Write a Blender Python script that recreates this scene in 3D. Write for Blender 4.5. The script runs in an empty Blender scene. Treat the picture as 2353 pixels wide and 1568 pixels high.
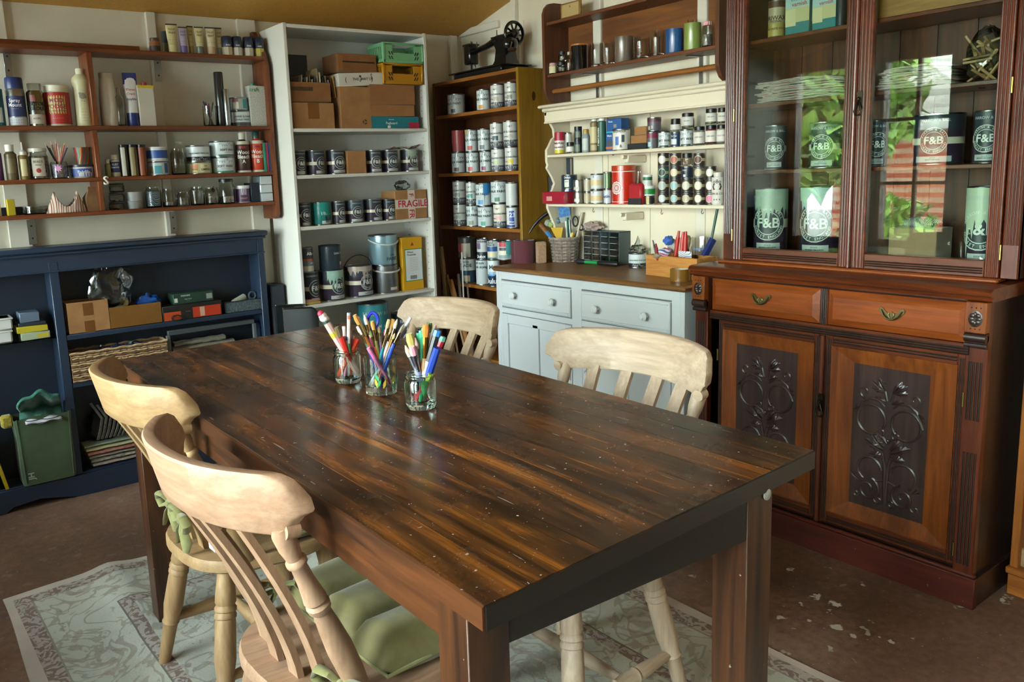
import bpy, bmesh, math, random
from mathutils import Vector, Matrix
random.seed(7)
SC = bpy.context.scene
COL = SC.collection
PI = math.pi
# ------------------------------------------------------------------ camera
F, YAW, PITCH, ROLL, CX, CY, CH = 1873.976, .6192, .1658, .0405, 1045.856, 711.955, 1.235
_fw = Vector((math.cos(PITCH)*math.sin(YAW), math.cos(PITCH)*math.cos(YAW), -math.sin(PITCH)))
_r = Vector((math.cos(YAW), -math.sin(YAW), 0)); _d = _fw.cross(_r)
_c, _s = math.cos(ROLL), math.sin(ROLL)
RT = _c*_r+_s*_d; DN = -_s*_r+_c*_d; FW = _fw
cam_data = bpy.data.cameras.new('camera'); cam = bpy.data.objects.new('camera', cam_data); COL.objects.link(cam)
m = Matrix((( RT.x, -DN.x, -FW.x, 0), (RT.y, -DN.y, -FW.y, 0), (RT.z, -DN.z, -FW.z, CH), (0, 0, 0, 1)))
cam.matrix_world = m
cam_data.sensor_width = 36; cam_data.lens = F*36/2353
cam_data.shift_x = (1176.5-CX)/2353; cam_data.shift_y = (CY-784)/2353
cam_data.clip_start = .02
SC.camera = cam
# ------------------------------------------------------------------ light: daylight through the window wall on the left
world = bpy.data.worlds.new('sky'); SC.world = world; world.use_nodes = True
wn = world.node_tree.nodes; wl = world.node_tree.links
tc = wn.new('ShaderNodeTexCoord'); sxyz = wn.new('ShaderNodeSeparateXYZ'); wl.new(tc.outputs['Generated'], sxyz.inputs[0])
rmp = wn.new('ShaderNodeValToRGB'); wl.new(sxyz.outputs[2], rmp.inputs[0])      # bright hazy overcast sky
rmp.color_ramp.elements[0].position = .0; rmp.color_ramp.elements[0].color = (.96, .97, 1, 1)
rmp.color_ramp.elements[1].position = .8; rmp.color_ramp.elements[1].color = (.82, .9, 1, 1)
wl.new(rmp.outputs[0], wn['Background'].inputs[0]); wn['Background'].inputs[1].default_value = 9
SUN = bpy.data.lights.new('sun', 'SUN'); SUN.energy = 5; SUN.angle = .02; SUN.color = (1, .95, .86)
so = bpy.data.objects.new('sun', SUN); COL.objects.link(so)
so.rotation_euler = (math.radians(48), 0, math.radians(30))
WINS = [(-1.05, -.15), (.05, .95), (1.15, 2.05), (2.45, 2.95), (3.1, 3.6)]      # window openings along the left wall (y0, y1)
WZ0, WZ1 = .62, 1.9
XL = -.85
for i, (a, b) in enumerate(WINS):
    L = bpy.data.lights.new('daylight_portal', 'AREA'); L.shape = 'RECTANGLE'; L.size = WZ1-WZ0; L.size_y = b-a
    L.cycles.is_portal = True
    o = bpy.data.objects.new('daylight_portal', L); COL.objects.link(o)
    o.location = (XL-.09, (a+b)/2, (WZ0+WZ1)/2); o.rotation_euler = (0, -PI/2, 0)
vs = SC.view_settings
vs.view_transform = 'Standard'; vs.look = 'None'; vs.gamma = 1; vs.use_curve_mapping = False
vs.exposure = 2.5
cy = SC.cycles
cy.max_bounces = 10; cy.diffuse_bounces = 5; cy.glossy_bounces = 4; cy.transmission_bounces = 8; cy.transparent_max_bounces = 16

# ------------------------------------------------------------------ pixel -> point on a known plane of the room
def ray(px, py): return RT*((px-CX)/F)+DN*((py-CY)/F)+FW
CO = Vector((0, 0, CH))
def PX(px, py, x): d = ray(px, py); return CO+d*(x/d.x)
def PY(px, py, y): d = ray(px, py); return CO+d*(y/d.y)
def PZ(px, py, z): d = ray(px, py); return CO+d*((z-CH)/d.z)

# ------------------------------------------------------------------ colours and materials
def S(h):
    if isinstance(h, str):
        h = h.lstrip('#'); h = h if len(h) == 6 else ''.join(q*2 for q in h); v = [int(h[i:i+2], 16)/255 for i in (0, 2, 4)]
        return tuple((x/12.92 if x <= .04045 else ((x+.055)/1.055)**2.4) for x in v)
    return tuple(h)
MATS = {}
def new_mat(name):
    mt = bpy.data.materials.new(name); mt.use_nodes = True
    nt = mt.node_tree; return mt, nt, nt.nodes['Principled BSDF']
def nd(nt, typ, **k):
    n = nt.nodes.new(typ)
    for a, v in k.items():
        if a in n.inputs: n.inputs[a].default_value = v
        else: setattr(n, a, v)
    return n
def mix(nt, a, b, fac, typ='MIX'):
    n = nt.nodes.new('ShaderNodeMix'); n.data_type = 'RGBA'; n.blend_type = typ
    for s, v in ((6, a), (7, b), (0, fac)):
        if hasattr(v, 'is_linked') or isinstance(v, bpy.types.NodeSocket): nt.links.new(v, n.inputs[s])
        elif s == 0: n.inputs[0].default_value = v
        else: n.inputs[s].default_value = (*v, 1)
    return n.outputs[2]
def ramp(nt, fac, stops):
    n = nt.nodes.new('ShaderNodeValToRGB'); e = n.color_ramp.elements
    while len(e) < len(stops): e.new(.5)
    for el, (p, c) in zip(e, stops):
        el.position = p; el.color = (*((c, c, c) if isinstance(c, (int, float)) else c), 1)
    nt.links.new(fac, n.inputs[0]); return n.outputs[0]
def coords(nt, scale=(1, 1, 1), loc=(0, 0, 0), rot=(0, 0, 0)):
    t = nt.nodes.new('ShaderNodeTexCoord'); mp = nt.nodes.new('ShaderNodeMapping')
    mp.inputs['Scale'].default_value = scale; mp.inputs['Location'].default_value = loc; mp.inputs['Rotation'].default_value = rot
    nt.links.new(t.outputs['Object'], mp.inputs[0]); return mp.outputs[0]
def noise(nt, vec, scale, detail=4, rough=.55, dist=0):
    n = nt.nodes.new('ShaderNodeTexNoise'); n.inputs['Scale'].default_value = scale; n.inputs['Detail'].default_value = detail
    n.inputs['Roughness'].default_value = rough; n.inputs['Distortion'].default_value = dist
    nt.links.new(vec, n.inputs['Vector']); return n.outputs[0]
def bump(nt, bs, h, strength=.2, dist=.002):
    b = nt.nodes.new('ShaderNodeBump'); b.inputs['Strength'].default_value = strength; b.inputs['Distance'].default_value = dist
    nt.links.new(h, b.inputs['Height']); nt.links.new(b.outputs[0], bs.inputs['Normal'])
def plain(col, rough=.5, metal=0, spec=.5, var=.06, coat=0, sub=0):
    key = ('plain', col, rough, metal, var, coat)
    if key in MATS: return MATS[key]
    mt, nt, bs = new_mat('paint_%s' % (col if isinstance(col, str) else 'c%d' % len(MATS)))
    c = S(col); v = noise(nt, coords(nt), 14, 3)
    out = mix(nt, tuple(x*(1-var) for x in c), tuple(min(1, x*(1+var)) for x in c), v)
    nt.links.new(out, bs.inputs['Base Color'])
    bs.inputs['Roughness'].default_value = rough; bs.inputs['Metallic'].default_value = metal
    if coat: bs.inputs['Coat Weight'].default_value = coat; bs.inputs['Coat Roughness'].default_value = .1
    MATS[key] = mt; return mt
def metal(col='#9a9c9e', rough=.3): return plain(col, rough, 1, var=.12)
def wood(name, dark, light, axis='x', scale=1., rough=.45, contrast=(.3, .75), coat=0, bumpy=.15, fleck=None):
    key = ('wood', name, axis)
    if key in MATS: return MATS[key]
    mt, nt, bs = new_mat(name)
    k = {'x': (1.2, 16, 16), 'y': (16, 1.2, 16), 'z': (16, 16, 1.2)}[axis]
    vec = coords(nt, tuple(a*scale for a in k))
    a = noise(nt, vec, 1.6, 6, .6, 1.2); b = noise(nt, vec, 9, 3, .6)
    base = ramp(nt, a, [(contrast[0], S(dark)), (contrast[1], S(light))])
    fine = ramp(nt, b, [(.3, .62), (.62, 1.0)])
    col = mix(nt, base, fine, .55, 'MULTIPLY')
    if fleck:
        fl = noise(nt, coords(nt, (1, 1, 1)), 95, 2); fm = ramp(nt, fl, [(.735, 0.), (.75, 1.)])
        col = mix(nt, col, S(fleck), fm)
    nt.links.new(col, bs.inputs['Base Color'])
    bs.inputs['Roughness'].default_value = rough
    if coat: bs.inputs['Coat Weight'].default_value = coat; bs.inputs['Coat Roughness'].default_value = .18
    bump(nt, bs, b, bumpy, .001)
    MATS[key] = mt; return mt
def painted(name, col, chip, amount=.66, rough=.45, scale=6):
    key = ('painted', name)
    if key in MATS: return MATS[key]
    mt, nt, bs = new_mat(name); vec = coords(nt)
    a = noise(nt, vec, scale, 8, .7); b = noise(nt, vec, 2.2, 2)
    f = ramp(nt, a, [(amount, 0.), (amount+.012, 1.)])
    c = S(col); base = mix(nt, tuple(x*.9 for x in c), c, b)
    nt.links.new(mix(nt, base, S(chip), f), bs.inputs['Base Color'])
    bs.inputs['Roughness'].default_value = rough; bump(nt, bs, noise(nt, vec, 60, 3), .06, .001)
    MATS[key] = mt; return mt
def glass(col='#ffffff', rough=.0, ior=1.45, name='glass'):
    key = ('glass', col, rough)
    if key in MATS: return MATS[key]
    mt, nt, bs = new_mat(name)
    bs.inputs['Base Color'].default_value = (*S(col), 1); bs.inputs['Transmission Weight'].default_value = 1
    bs.inputs['Roughness'].default_value = rough; bs.inputs['IOR'].default_value = ior
    MATS[key] = mt; return mt
def thin_glass(col='#ffffff', tint=.0, rough=.02, name='thin_glass', refl=1.0):
    """thin clear film or sheet: fresnel reflection over straight-through transmission"""
    key = ('thin', name)
    if key in MATS: return MATS[key]
    mt = bpy.data.materials.new(name); mt.use_nodes = True; nt = mt.node_tree; nt.nodes.clear()
    out = nt.nodes.new('ShaderNodeOutputMaterial'); tr = nd(nt, 'ShaderNodeBsdfTransparent'); gl = nd(nt, 'ShaderNodeBsdfGlossy')
    tr.inputs[0].default_value = (*S(col), 1); gl.inputs['Roughness'].default_value = rough
    fr = nd(nt, 'ShaderNodeFresnel'); fr.inputs[0].default_value = 1.5
    mx = nd(nt, 'ShaderNodeMixShader'); mu = nd(nt, 'ShaderNodeMath', operation='MULTIPLY_ADD')
    mu.inputs[1].default_value = refl; mu.inputs[2].default_value = tint
    nt.links.new(fr.outputs[0], mu.inputs[0]); nt.links.new(mu.outputs[0], mx.inputs[0])
    nt.links.new(tr.outputs[0], mx.inputs[1]); nt.links.new(gl.outputs[0], mx.inputs[2]); nt.links.new(mx.outputs[0], out.inputs[0])
    MATS[key] = mt; return mt
def fabric(name, c1, c2, scale=40, rough=.9, weave=300):
    key = ('fabric', name)
    if key in MATS: return MATS[key]
    mt, nt, bs = new_mat(name); vec = coords(nt)
    a = noise(nt, vec, scale, 5); nt.links.new(ramp(nt, a, [(.3, S(c1)), (.7, S(c2))]), bs.inputs['Base Color'])
    bs.inputs['Roughness'].default_value = rough; bs.inputs['Sheen Weight'].default_value = .25
    bump(nt, bs, noise(nt, vec, weave, 2), .25, .001); MATS[key] = mt; return mt
def banded(name, cols, axis=2, freq=20, rough=.6, dist=0.):
    """stripes of given colours across one axis"""
    key = ('band', name)
    if key in MATS: return MATS[key]
    mt, nt, bs = new_mat(name); vec = coords(nt)
    sp = nd(nt, 'ShaderNodeSeparateXYZ'); nt.links.new(vec, sp.inputs[0])
    n = noise(nt, vec, 8, 2); ad = nd(nt, 'ShaderNodeMath', operation='MULTIPLY_ADD'); ad.inputs[1].default_value = dist; nt.links.new(n, ad.inputs[0]); nt.links.new(sp.outputs[axis], ad.inputs[2])
    mu = nd(nt, 'ShaderNodeMath', operation='MULTIPLY'); mu.inputs[1].default_value = freq; nt.links.new(ad.outputs[0], mu.inputs[0])
    fr = nd(nt, 'ShaderNodeMath', operation='FRACT'); nt.links.new(mu.outputs[0], fr.inputs[0])
    st = [(i/len(cols), S(c)) for i, c in enumerate(cols)]
    r = ramp(nt, fr.outputs[0], st); r.node.color_ramp.interpolation = 'CONSTANT'
    nt.links.new(r, bs.inputs['Base Color']); bs.inputs['Roughness'].default_value = rough
    MATS[key] = mt; return mt

# ------------------------------------------------------------------ mesh builder
class MB:
    def __init__(self): self.v = []; self.f = []
    def add(self, vs, fs, M=None):
        n = len(self.v)
        self.v += [tuple(M @ Vector(p)) if M is not None else tuple(p) for p in vs]
        self.f += [tuple(i+n for i in f) for f in fs]; return self
    def box(self, x0, x1, y0, y1, z0, z1, c=0., M=None):
        if x0 > x1: x0, x1 = x1, x0
        if y0 > y1: y0, y1 = y1, y0
        if z0 > z1: z0, z1 = z1, z0
        c = min(c, (x1-x0)*.45, (y1-y0)*.45, (z1-z0)*.45)
        if c <= 0:
            vs = [(x, y, z) for z in (z0, z1) for y in (y0, y1) for x in (x0, x1)]
            return self.add(vs, [(0, 2, 3, 1), (4, 5, 7, 6), (0, 1, 5, 4), (2, 6, 7, 3), (0, 4, 6, 2), (1, 3, 7, 5)], M)
        vs = []; ix = {}
        for a, X in enumerate((x0, x1)):
            for b, Y in enumerate((y0, y1)):
                for d, Z in enumerate((z0, z1)):
                    sx, sy, sz = (1, -1)[a], (1, -1)[b], (1, -1)[d]
                    for k, off in enumerate(((0, c*sy, c*sz), (c*sx, 0, c*sz), (c*sx, c*sy, 0))):
                        ix[a, b, d, k] = len(vs); vs.append((X+off[0], Y+off[1], Z+off[2]))
        fs = []
        q = ((0, 0), (1, 0), (1, 1), (0, 1))
        for a in (0, 1):
            l = [ix[a, b, d, 0] for b, d in q]; fs.append(l if a else l[::-1])
            l = [ix[b, a, d, 1] for b, d in q]; fs.append(l[::-1] if a else l)
            l = [ix[b, d, a, 2] for b, d in q]; fs.append(l if a else l[::-1])
        for a in (0, 1):
            for b in (0, 1):
                fs.append([ix[a, b, 0, 0], ix[a, b, 1, 0], ix[a, b, 1, 1], ix[a, b, 0, 1]])
                fs.append([ix[a, 0, b, 0], ix[a, 1, b, 0], ix[a, 1, b, 2], ix[a, 0, b, 2]])
                fs.append([ix[0, a, b, 1], ix[1, a, b, 1], ix[1, a, b, 2], ix[0, a, b, 2]])
                for d in (0, 1): fs.append([ix[a, b, d, k] for k in range(3)])
        return self.add(vs, fs, M)
    def lathe(self, prof, seg=24, M=None, cap=True, sx=1., sy=1.):
        """prof: (r, z) list, axis z"""
        vs = []; fs = []; n = len(prof)
        for r, z in prof:
            for i in range(seg):
                a = 2*PI*i/seg; vs.append((r*math.cos(a)*sx, r*math.sin(a)*sy, z))
        for j in range(n-1):
            for i in range(seg):
                k = (i+1) % seg; fs.append((j*seg+i, j*seg+k, (j+1)*seg+k, (j+1)*seg+i))
        if cap:
            fs.append(tuple(range(seg))[::-1]); fs.append(tuple((n-1)*seg+i for i in range(seg)))
        return self.add(vs, fs, M)
    def turned(self, p0, p1, prof, seg=14):
        """lathe between two points; prof: (t, r)"""
        p0, p1 = Vector(p0), Vector(p1); d = p1-p0
        M = Matrix.Translation(p0) @ d.to_track_quat('Z', 'Y').to_matrix().to_4x4()
        return self.lathe([(r, t*d.length) for t, r in prof], seg, M)
    def tube(self, pts, r, seg=8, closed=False, cap=True, flat=1.):
        pts = [Vector(p) for p in pts]; n = len(pts); vs = []; fs = []
        up = Vector((0, 0, 1))
        prev = None
        for i, p in enumerate(pts):
            if closed: t = pts[(i+1) % n]-pts[i-1]
            else: t = pts[min(i+1, n-1)]-pts[max(i-1, 0)]
            t.normalize()
            if prev is None:
                a = t.cross(up) if abs(t.dot(up)) < .95 else t.cross(Vector((1, 0, 0)))
            else: a = prev-t*prev.dot(t)
            a.normalize(); prev = a; b = t.cross(a)
            rr = r[i] if isinstance(r, (list, tuple)) else r
            for k in range(seg):
                w = 2*PI*k/seg; vs.append(p+a*math.cos(w)*rr+b*math.sin(w)*rr*flat)
        for i in range(n if closed else n-1):
            j = (i+1) % n
            for k in range(seg):
                l = (k+1) % seg; fs.append((i*seg+k, i*seg+l, j*seg+l, j*seg+k))
        if cap and not closed: fs.append(tuple(range(seg))[::-1]); fs.append(tuple((n-1)*seg+k for k in range(seg)))
        return self.add(vs, fs)
    def prism(self, poly, t0, t1, M=None):
        """poly in xy, extruded z t0..t1"""
        n = len(poly)
        vs = [(x, y, t0) for x, y in poly]+[(x, y, t1) for x, y in poly]
        fs = [tuple(range(n))[::-1], tuple(range(n, 2*n))]+[(i, (i+1) % n, n+(i+1) % n, n+i) for i in range(n)]
        return self.add(vs, fs, M)
    def loft(self, secs, cap=True, closed=True):
        n = len(secs[0]); vs = [p for s in secs for p in s]; fs = []
        for j in range(len(secs)-1):
            for i in range(n if closed else n-1):
                k = (i+1) % n; fs.append((j*n+i, j*n+k, (j+1)*n+k, (j+1)*n+i))
        if cap and closed: fs.append(tuple(range(n))[::-1]); fs.append(tuple((len(secs)-1)*n+i for i in range(n)))
        return self.add(vs, fs)
    def grid(self, fn, nu, nv):
        vs = [fn(i/(nu-1), j/(nv-1)) for j in range(nv) for i in range(nu)]
        fs = [(j*nu+i, j*nu+i+1, (j+1)*nu+i+1, (j+1)*nu+i) for j in range(nv-1) for i in range(nu-1)]
        return self.add(vs, fs)
    def ball(self, c, r, seg=10, rings=7, s=(1, 1, 1)):
        prof = [(max(1e-4, math.sin(PI*i/rings))*r, -math.cos(PI*i/rings)*r) for i in range(rings+1)]
        return self.lathe(prof, seg, Matrix.Translation(c) @ Matrix.Diagonal((*s, 1)))
    def mesh(self, name, ang=38):
        me = bpy.data.meshes.new(name); me.from_pydata(self.v, [], self.f); me.update()
        bm = bmesh.new(); bm.from_mesh(me); bmesh.ops.recalc_face_normals(bm, faces=bm.faces); bm.to_mesh(me); bm.free()
        me.polygons.foreach_set('use_smooth', [True]*len(me.polygons)); me.set_sharp_from_angle(angle=math.radians(ang))
        return me
def link(name, data, parent=None, M=None):
    o = bpy.data.objects.new(name, data); COL.objects.link(o)
    if parent is not None: o.parent = parent
    if M is not None: o.matrix_basis = M
    return o
def part(name, mb, mat, parent=None, label=None, ang=38, solid=0):
    me = mb.mesh(name, ang) if isinstance(mb, MB) else mb
    if mat is not None and not me.materials: me.materials.append(mat)
    o = link(name, me, parent)
    if label: o['label'] = label
    if solid:
        md = o.modifiers.new('thick', 'SOLIDIFY'); md.thickness = solid; md.offset = 0
    return o
USED = {}
def tag(o, label, cat, group=None):
    o['label'] = label; o['category'] = cat
    if group: o['group'] = group
    USED[label] = USED.get(label, 0)+1
    return o
def thing(name, label, cat, loc=(0, 0, 0), rz=0, group=None):
    o = link(name, None); o.empty_display_size = .02; o.location = loc; o.rotation_euler = (0, 0, rz)
    return tag(o, label, cat, group)
def struct(name, mb, mat, parent=None, ang=38):
    o = part(name, mb, mat, parent, ang=ang)
    if parent is None: o['kind'] = 'structure'
    return o
def share(name, src, parent, loc=(0, 0, 0), rz=0, mat=None):
    """another object on the same mesh"""
    o = link(name, src.data, parent); o.location = loc; o.rotation_euler = (0, 0, rz)
    return o
def copy_tree(o, parent=None):
    c = o.copy(); COL.objects.link(c)
    if parent is not None: c.parent = parent
    for ch in o.children: copy_tree(ch, c)
    return c
# ------------------------------------------------------------------ lettering
TXT = {}
def text2d(s, size=1., bold=0., spacing=1.):
    key = (s, bold, spacing)
    if key not in TXT:
        cu = bpy.data.curves.new('t', 'FONT'); cu.body = s; cu.size = 1; cu.align_x = 'CENTER'; cu.align_y = 'CENTER'
        cu.resolution_u = 2; cu.offset = bold; cu.space_character = spacing
        o = bpy.data.objects.new('t', cu); COL.objects.link(o)
        me = bpy.data.meshes.new_from_object(o)
        vs = [(v.co.x, v.co.y) for v in me.vertices]; fs = [tuple(p.vertices) for p in me.polygons]
        bpy.data.objects.remove(o); bpy.data.curves.remove(cu); bpy.data.meshes.remove(me)
        TXT[key] = (vs, fs)
    vs, fs = TXT[key]
    return [(x*size, y*size) for x, y in vs], fs
def put_flat(mb, s, size, M, bold=.01, width=None, spacing=1.):
    """flat lettering: text plane x right, y up, placed by M"""
    vs, fs = text2d(s, size, bold, spacing)
    if width and vs:
        w = max(v[0] for v in vs)-min(v[0] for v in vs); k = width/w if w > 0 else 1
        vs = [(x*k, y) for x, y in vs]
    mb.add([(x, y, 0) for x, y in vs], fs, M); return mb
def wrapper(r, z, ang=0.):
    """2D label coordinates -> round a cylinder of radius r; front is -y"""
    def fn(x, y): a = x/r+ang; return (r*math.sin(a), -r*math.cos(a), z+y)
    return fn
def put_round(mb, s, size, r, z, ang=0., bold=.012, width=None, spacing=1., rot=0.):
    vs, fs = text2d(s, size, bold, spacing)
    if width and vs:
        w = max(v[0] for v in vs)-min(v[0] for v in vs); vs = [(x*width/w, y) for x, y in vs]
    if rot: cc, ss = math.cos(rot), math.sin(rot); vs = [(x*cc-y*ss, x*ss+y*cc) for x, y in vs]
    fn = wrapper(r, z, ang); mb.add([fn(*v) for v in vs], fs); return mb
def patch_round(mb, w, h, r, z, ang=0., seg=None):
    """rectangular patch bent round a cylinder"""
    fn = wrapper(r, z, ang); n = seg or max(2, int(w/r/.22)+1)
    vs = [fn(-w/2+w*i/n, s*h/2) for s in (-1, 1) for i in range(n+1)]
    mb.add(vs, [(i, i+1, n+2+i, n+1+i) for i in range(n)]); return mb
def disc_round(mb, rad, r, z, ang=0., seg=20, r_in=0.):
    fn = wrapper(r, z, ang)
    o = [fn(rad*math.cos(2*PI*i/seg), rad*math.sin(2*PI*i/seg)) for i in range(seg)]
    if r_in:
        q = [fn(r_in*math.cos(2*PI*i/seg), r_in*math.sin(2*PI*i/seg)) for i in range(seg)]
        mb.add(o+q, [(i, (i+1) % seg, seg+(i+1) % seg, seg+i) for i in range(seg)])
    else:
        vs = [fn(rad*k/5*math.cos(2*PI*i/seg), rad*k/5*math.sin(2*PI*i/seg)) for k in (5, 4, 3, 2, 1) for i in range(seg)]+[fn(0, 0)]
        mb.add(vs, [(k*seg+i, k*seg+(i+1) % seg, (k+1)*seg+(i+1) % seg, (k+1)*seg+i) for k in range(4) for i in range(seg)]+[(4*seg+i, 4*seg+(i+1) % seg, 5*seg) for i in range(seg)])
    return mb
# ================================================================== the room
XR, YB, YF = 2.70, 3.632, -1.35
EAVE, SLOPE, RIDGE = 1.949, .255, 1.05
def ceil_z(y): return EAVE+SLOPE*(YB-y) if y > RIDGE else EAVE+SLOPE*(YB-RIDGE)-SLOPE*(RIDGE-y)
def mul_(nt, a, k):
    n = nd(nt, 'ShaderNodeMath', operation='MULTIPLY'); nt.links.new(a, n.inputs[0]); n.inputs[1].default_value = k; return n.outputs[0]
# floor: old brown concrete with splashes of paint
mt, nt, bs = new_mat('stained_concrete_floor'); vec = coords(nt)
n1 = noise(nt, vec, 1.3, 6, .65); n2 = noise(nt, vec, 40, 4, .7); n3 = noise(nt, vec, 5, 4)
c = ramp(nt, n1, [(.3, S('#523e32')), (.5, S('#715545')), (.72, S('#8a7260'))])
c = mix(nt, c, ramp(nt, n2, [(.35, .45), (.65, 1.15)]), .55, 'MULTIPLY')
vo = nd(nt, 'ShaderNodeTexVoronoi'); vo.inputs['Scale'].default_value = 17; vo.inputs['Randomness'].default_value = 1
wob = nt.nodes.new('ShaderNodeVectorMath'); wob.operation = 'MULTIPLY_ADD'; nz = nd(nt, 'ShaderNodeTexNoise'); nz.inputs['Scale'].default_value = 30
nt.links.new(vec, nz.inputs[0]); nt.links.new(nz.outputs[1], wob.inputs[0]); wob.inputs[1].default_value = (.07, .07, .07); nt.links.new(vec, wob.inputs[2]); nt.links.new(wob.outputs[0], vo.inputs[0])
sp1 = ramp(nt, vo.outputs['Distance'], [(.17, 1.), (.24, 0.)])
reg = ramp(nt, noise(nt, coords(nt, loc=(3.1, .4, 0)), 2.6, 2), [(.34, 0.), (.45, 1.)])
rsel = ramp(nt, vo.outputs['Color'], [(.5, 0.), (.54, 1.)])
msk = mix(nt, mix(nt, sp1, reg, 1., 'MULTIPLY'), rsel, 1., 'MULTIPLY')
sx_ = nd(nt, 'ShaderNodeSeparateXYZ'); nt.links.new(vec, sx_.inputs[0]); msk = mix(nt, msk, ramp(nt, mul_(nt, sx_.outputs[0], .4), [(.3, .12), (.55, 1.)]), 1., 'MULTIPLY')
c = mix(nt, c, S('#b9b5aa'), msk)
fine = ramp(nt, noise(nt, vec, 110, 2), [(.71, 0.), (.73, 1.)]); c = mix(nt, c, S('#a9a496'), fine)
nt.links.new(c, bs.inputs['Base Color']); bs.inputs['Roughness'].default_value = .5; bump(nt, bs, n2, .25, .003)
FLOOR = mt
struct('floor', MB().box(XL-.1, XR+.1, YF-.1, YB+.1, -.06, 0), FLOOR)
# walls: cream painted boards
mt, nt, bs = new_mat('cream_wall_paint'); vec = coords(nt)
nt.links.new(ramp(nt, noise(nt, vec, 2.2, 5), [(.3, S('#c9c2ac')), (.7, S('#ded8c6'))]), bs.inputs['Base Color'])
bs.inputs['Roughness'].default_value = .7; bump(nt, bs, noise(nt, vec, 50, 3), .08, .002); WALL = mt
TRIM = painted('white_timber_paint', '#dad5c6', '#a59a80', .74)
wb = MB()
wb.prism([(XL-.1, 0), (XR+.1, 0), (XR+.1, EAVE+.1), (XL-.1, EAVE+.1)], 0, .08, Matrix(((1, 0, 0, 0), (0, 0, 1, YB), (0, 1, 0, 0), (0, 0, 0, 1))))
struct('wall_back', wb, WALL)
def gable(x0, x1, name, holes=()):
    mb = MB()
    prof = [(YF, 0), (YB, 0), (YB, ceil_z(YB)+.03), (RIDGE, ceil_z(RIDGE)+.03), (YF, ceil_z(YF)+.03)]
    M = Matrix(((0, 0, 1, 0), (1, 0, 0, 0), (0, 1, 0, 0), (0, 0, 0, 1)))
    if not holes: mb.prism(prof, x0, x1, M)
    else:
        mb.prism([(YF, 0), (YB, 0), (YB, WZ0), (YF, WZ0)], x0, x1, M)
        ys = [YF]+[v for h in holes for v in h]+[YB]
        for a, b in zip(ys[0::2], ys[1::2]):
            if b-a > .001: mb.prism([(a, WZ0), (b, WZ0), (b, WZ1), (a, WZ1)], x0, x1, M)
        mb.prism([(YF, WZ1), (YB, WZ1)]+prof[2:], x0, x1, M)
    return struct(name, mb, WALL)
gable(XR, XR+.08, 'wall_right'); gable(XL-.08, XL, 'wall_left', WINS).data.materials[0] = wood('brown_timber_wall', '#4a3826', '#6e573e', 'z', .5, .7)
struct('wall_front', MB().box(XL-.1, XR+.1, YF-.08, YF, 0, ceil_z(YF)+.05), WALL)
# ceiling: brown hardboard on the roof slope
mt, nt, bs = new_mat('brown_hardboard'); vec = coords(nt)
c = ramp(nt, noise(nt, vec, 1.1, 5, .6), [(.3, S('#c08a36')), (.7, S('#d8a852'))])
c = mix(nt, c, ramp(nt, noise(nt, vec, 90, 3), [(.3, .8), (.7, 1.05)]), .6, 'MULTIPLY')
nt.links.new(c, bs.inputs['Base Color']); bs.inputs['Roughness'].default_value = .65; HARD = mt
ce = MB()
def slope_strip(y0, y1):
    for t in (0, .03): pass
    sec = [[(XL-.1, y, ceil_z(y)), (XR+.1, y, ceil_z(y)), (XR+.1, y, ceil_z(y)+.03), (XL-.1, y, ceil_z(y)+.03)] for y in (y0, y1)]
    ce.loft(sec)
slope_strip(YB, RIDGE); slope_strip(RIDGE, YF)
struct('ceiling', ce, HARD)
# battens (studs) on the two visible walls
k = 0
def trim(x0, x1, y0, y1, z0, z1):
    global k; k += 1; struct('trim_%d' % k, MB().box(x0, x1, y0, y1, z0, z1, .003), TRIM)
SB = .022
for px in (2, 349, 22): pass
def batten_back(pxl, pxr, py):
    a = PY(pxl, py, YB-SB).x; b = PY(pxr, py, YB-SB).x; trim(a, b, YB-SB, YB, 0, EAVE)
batten_back(-42, 14, 60); batten_back(337, 359, 60); batten_back(1036, 1052, 120)
trim(1.45, 1.535, YB-SB, YB, 0, EAVE)
def batten_right(pxl, pxr, py):
    a = PX(pxl, py, XR-SB).y; b = PX(pxr, py, XR-SB).y; trim(XR-SB, XR, min(a, b), max(a, b), 0, ceil_z(max(a, b))-.004)
batten_right(1172, 1183, 20); batten_right(1363, 1381, 195); batten_right(1600, 1622, 190)
trim(XR-.02, XR, 3.3, YB, EAVE-.005, EAVE+.03)
for yy in (3.12, 2.62, 2.1): trim(XR-.003, XR, yy, yy+.004, 0, 1.95)
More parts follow.
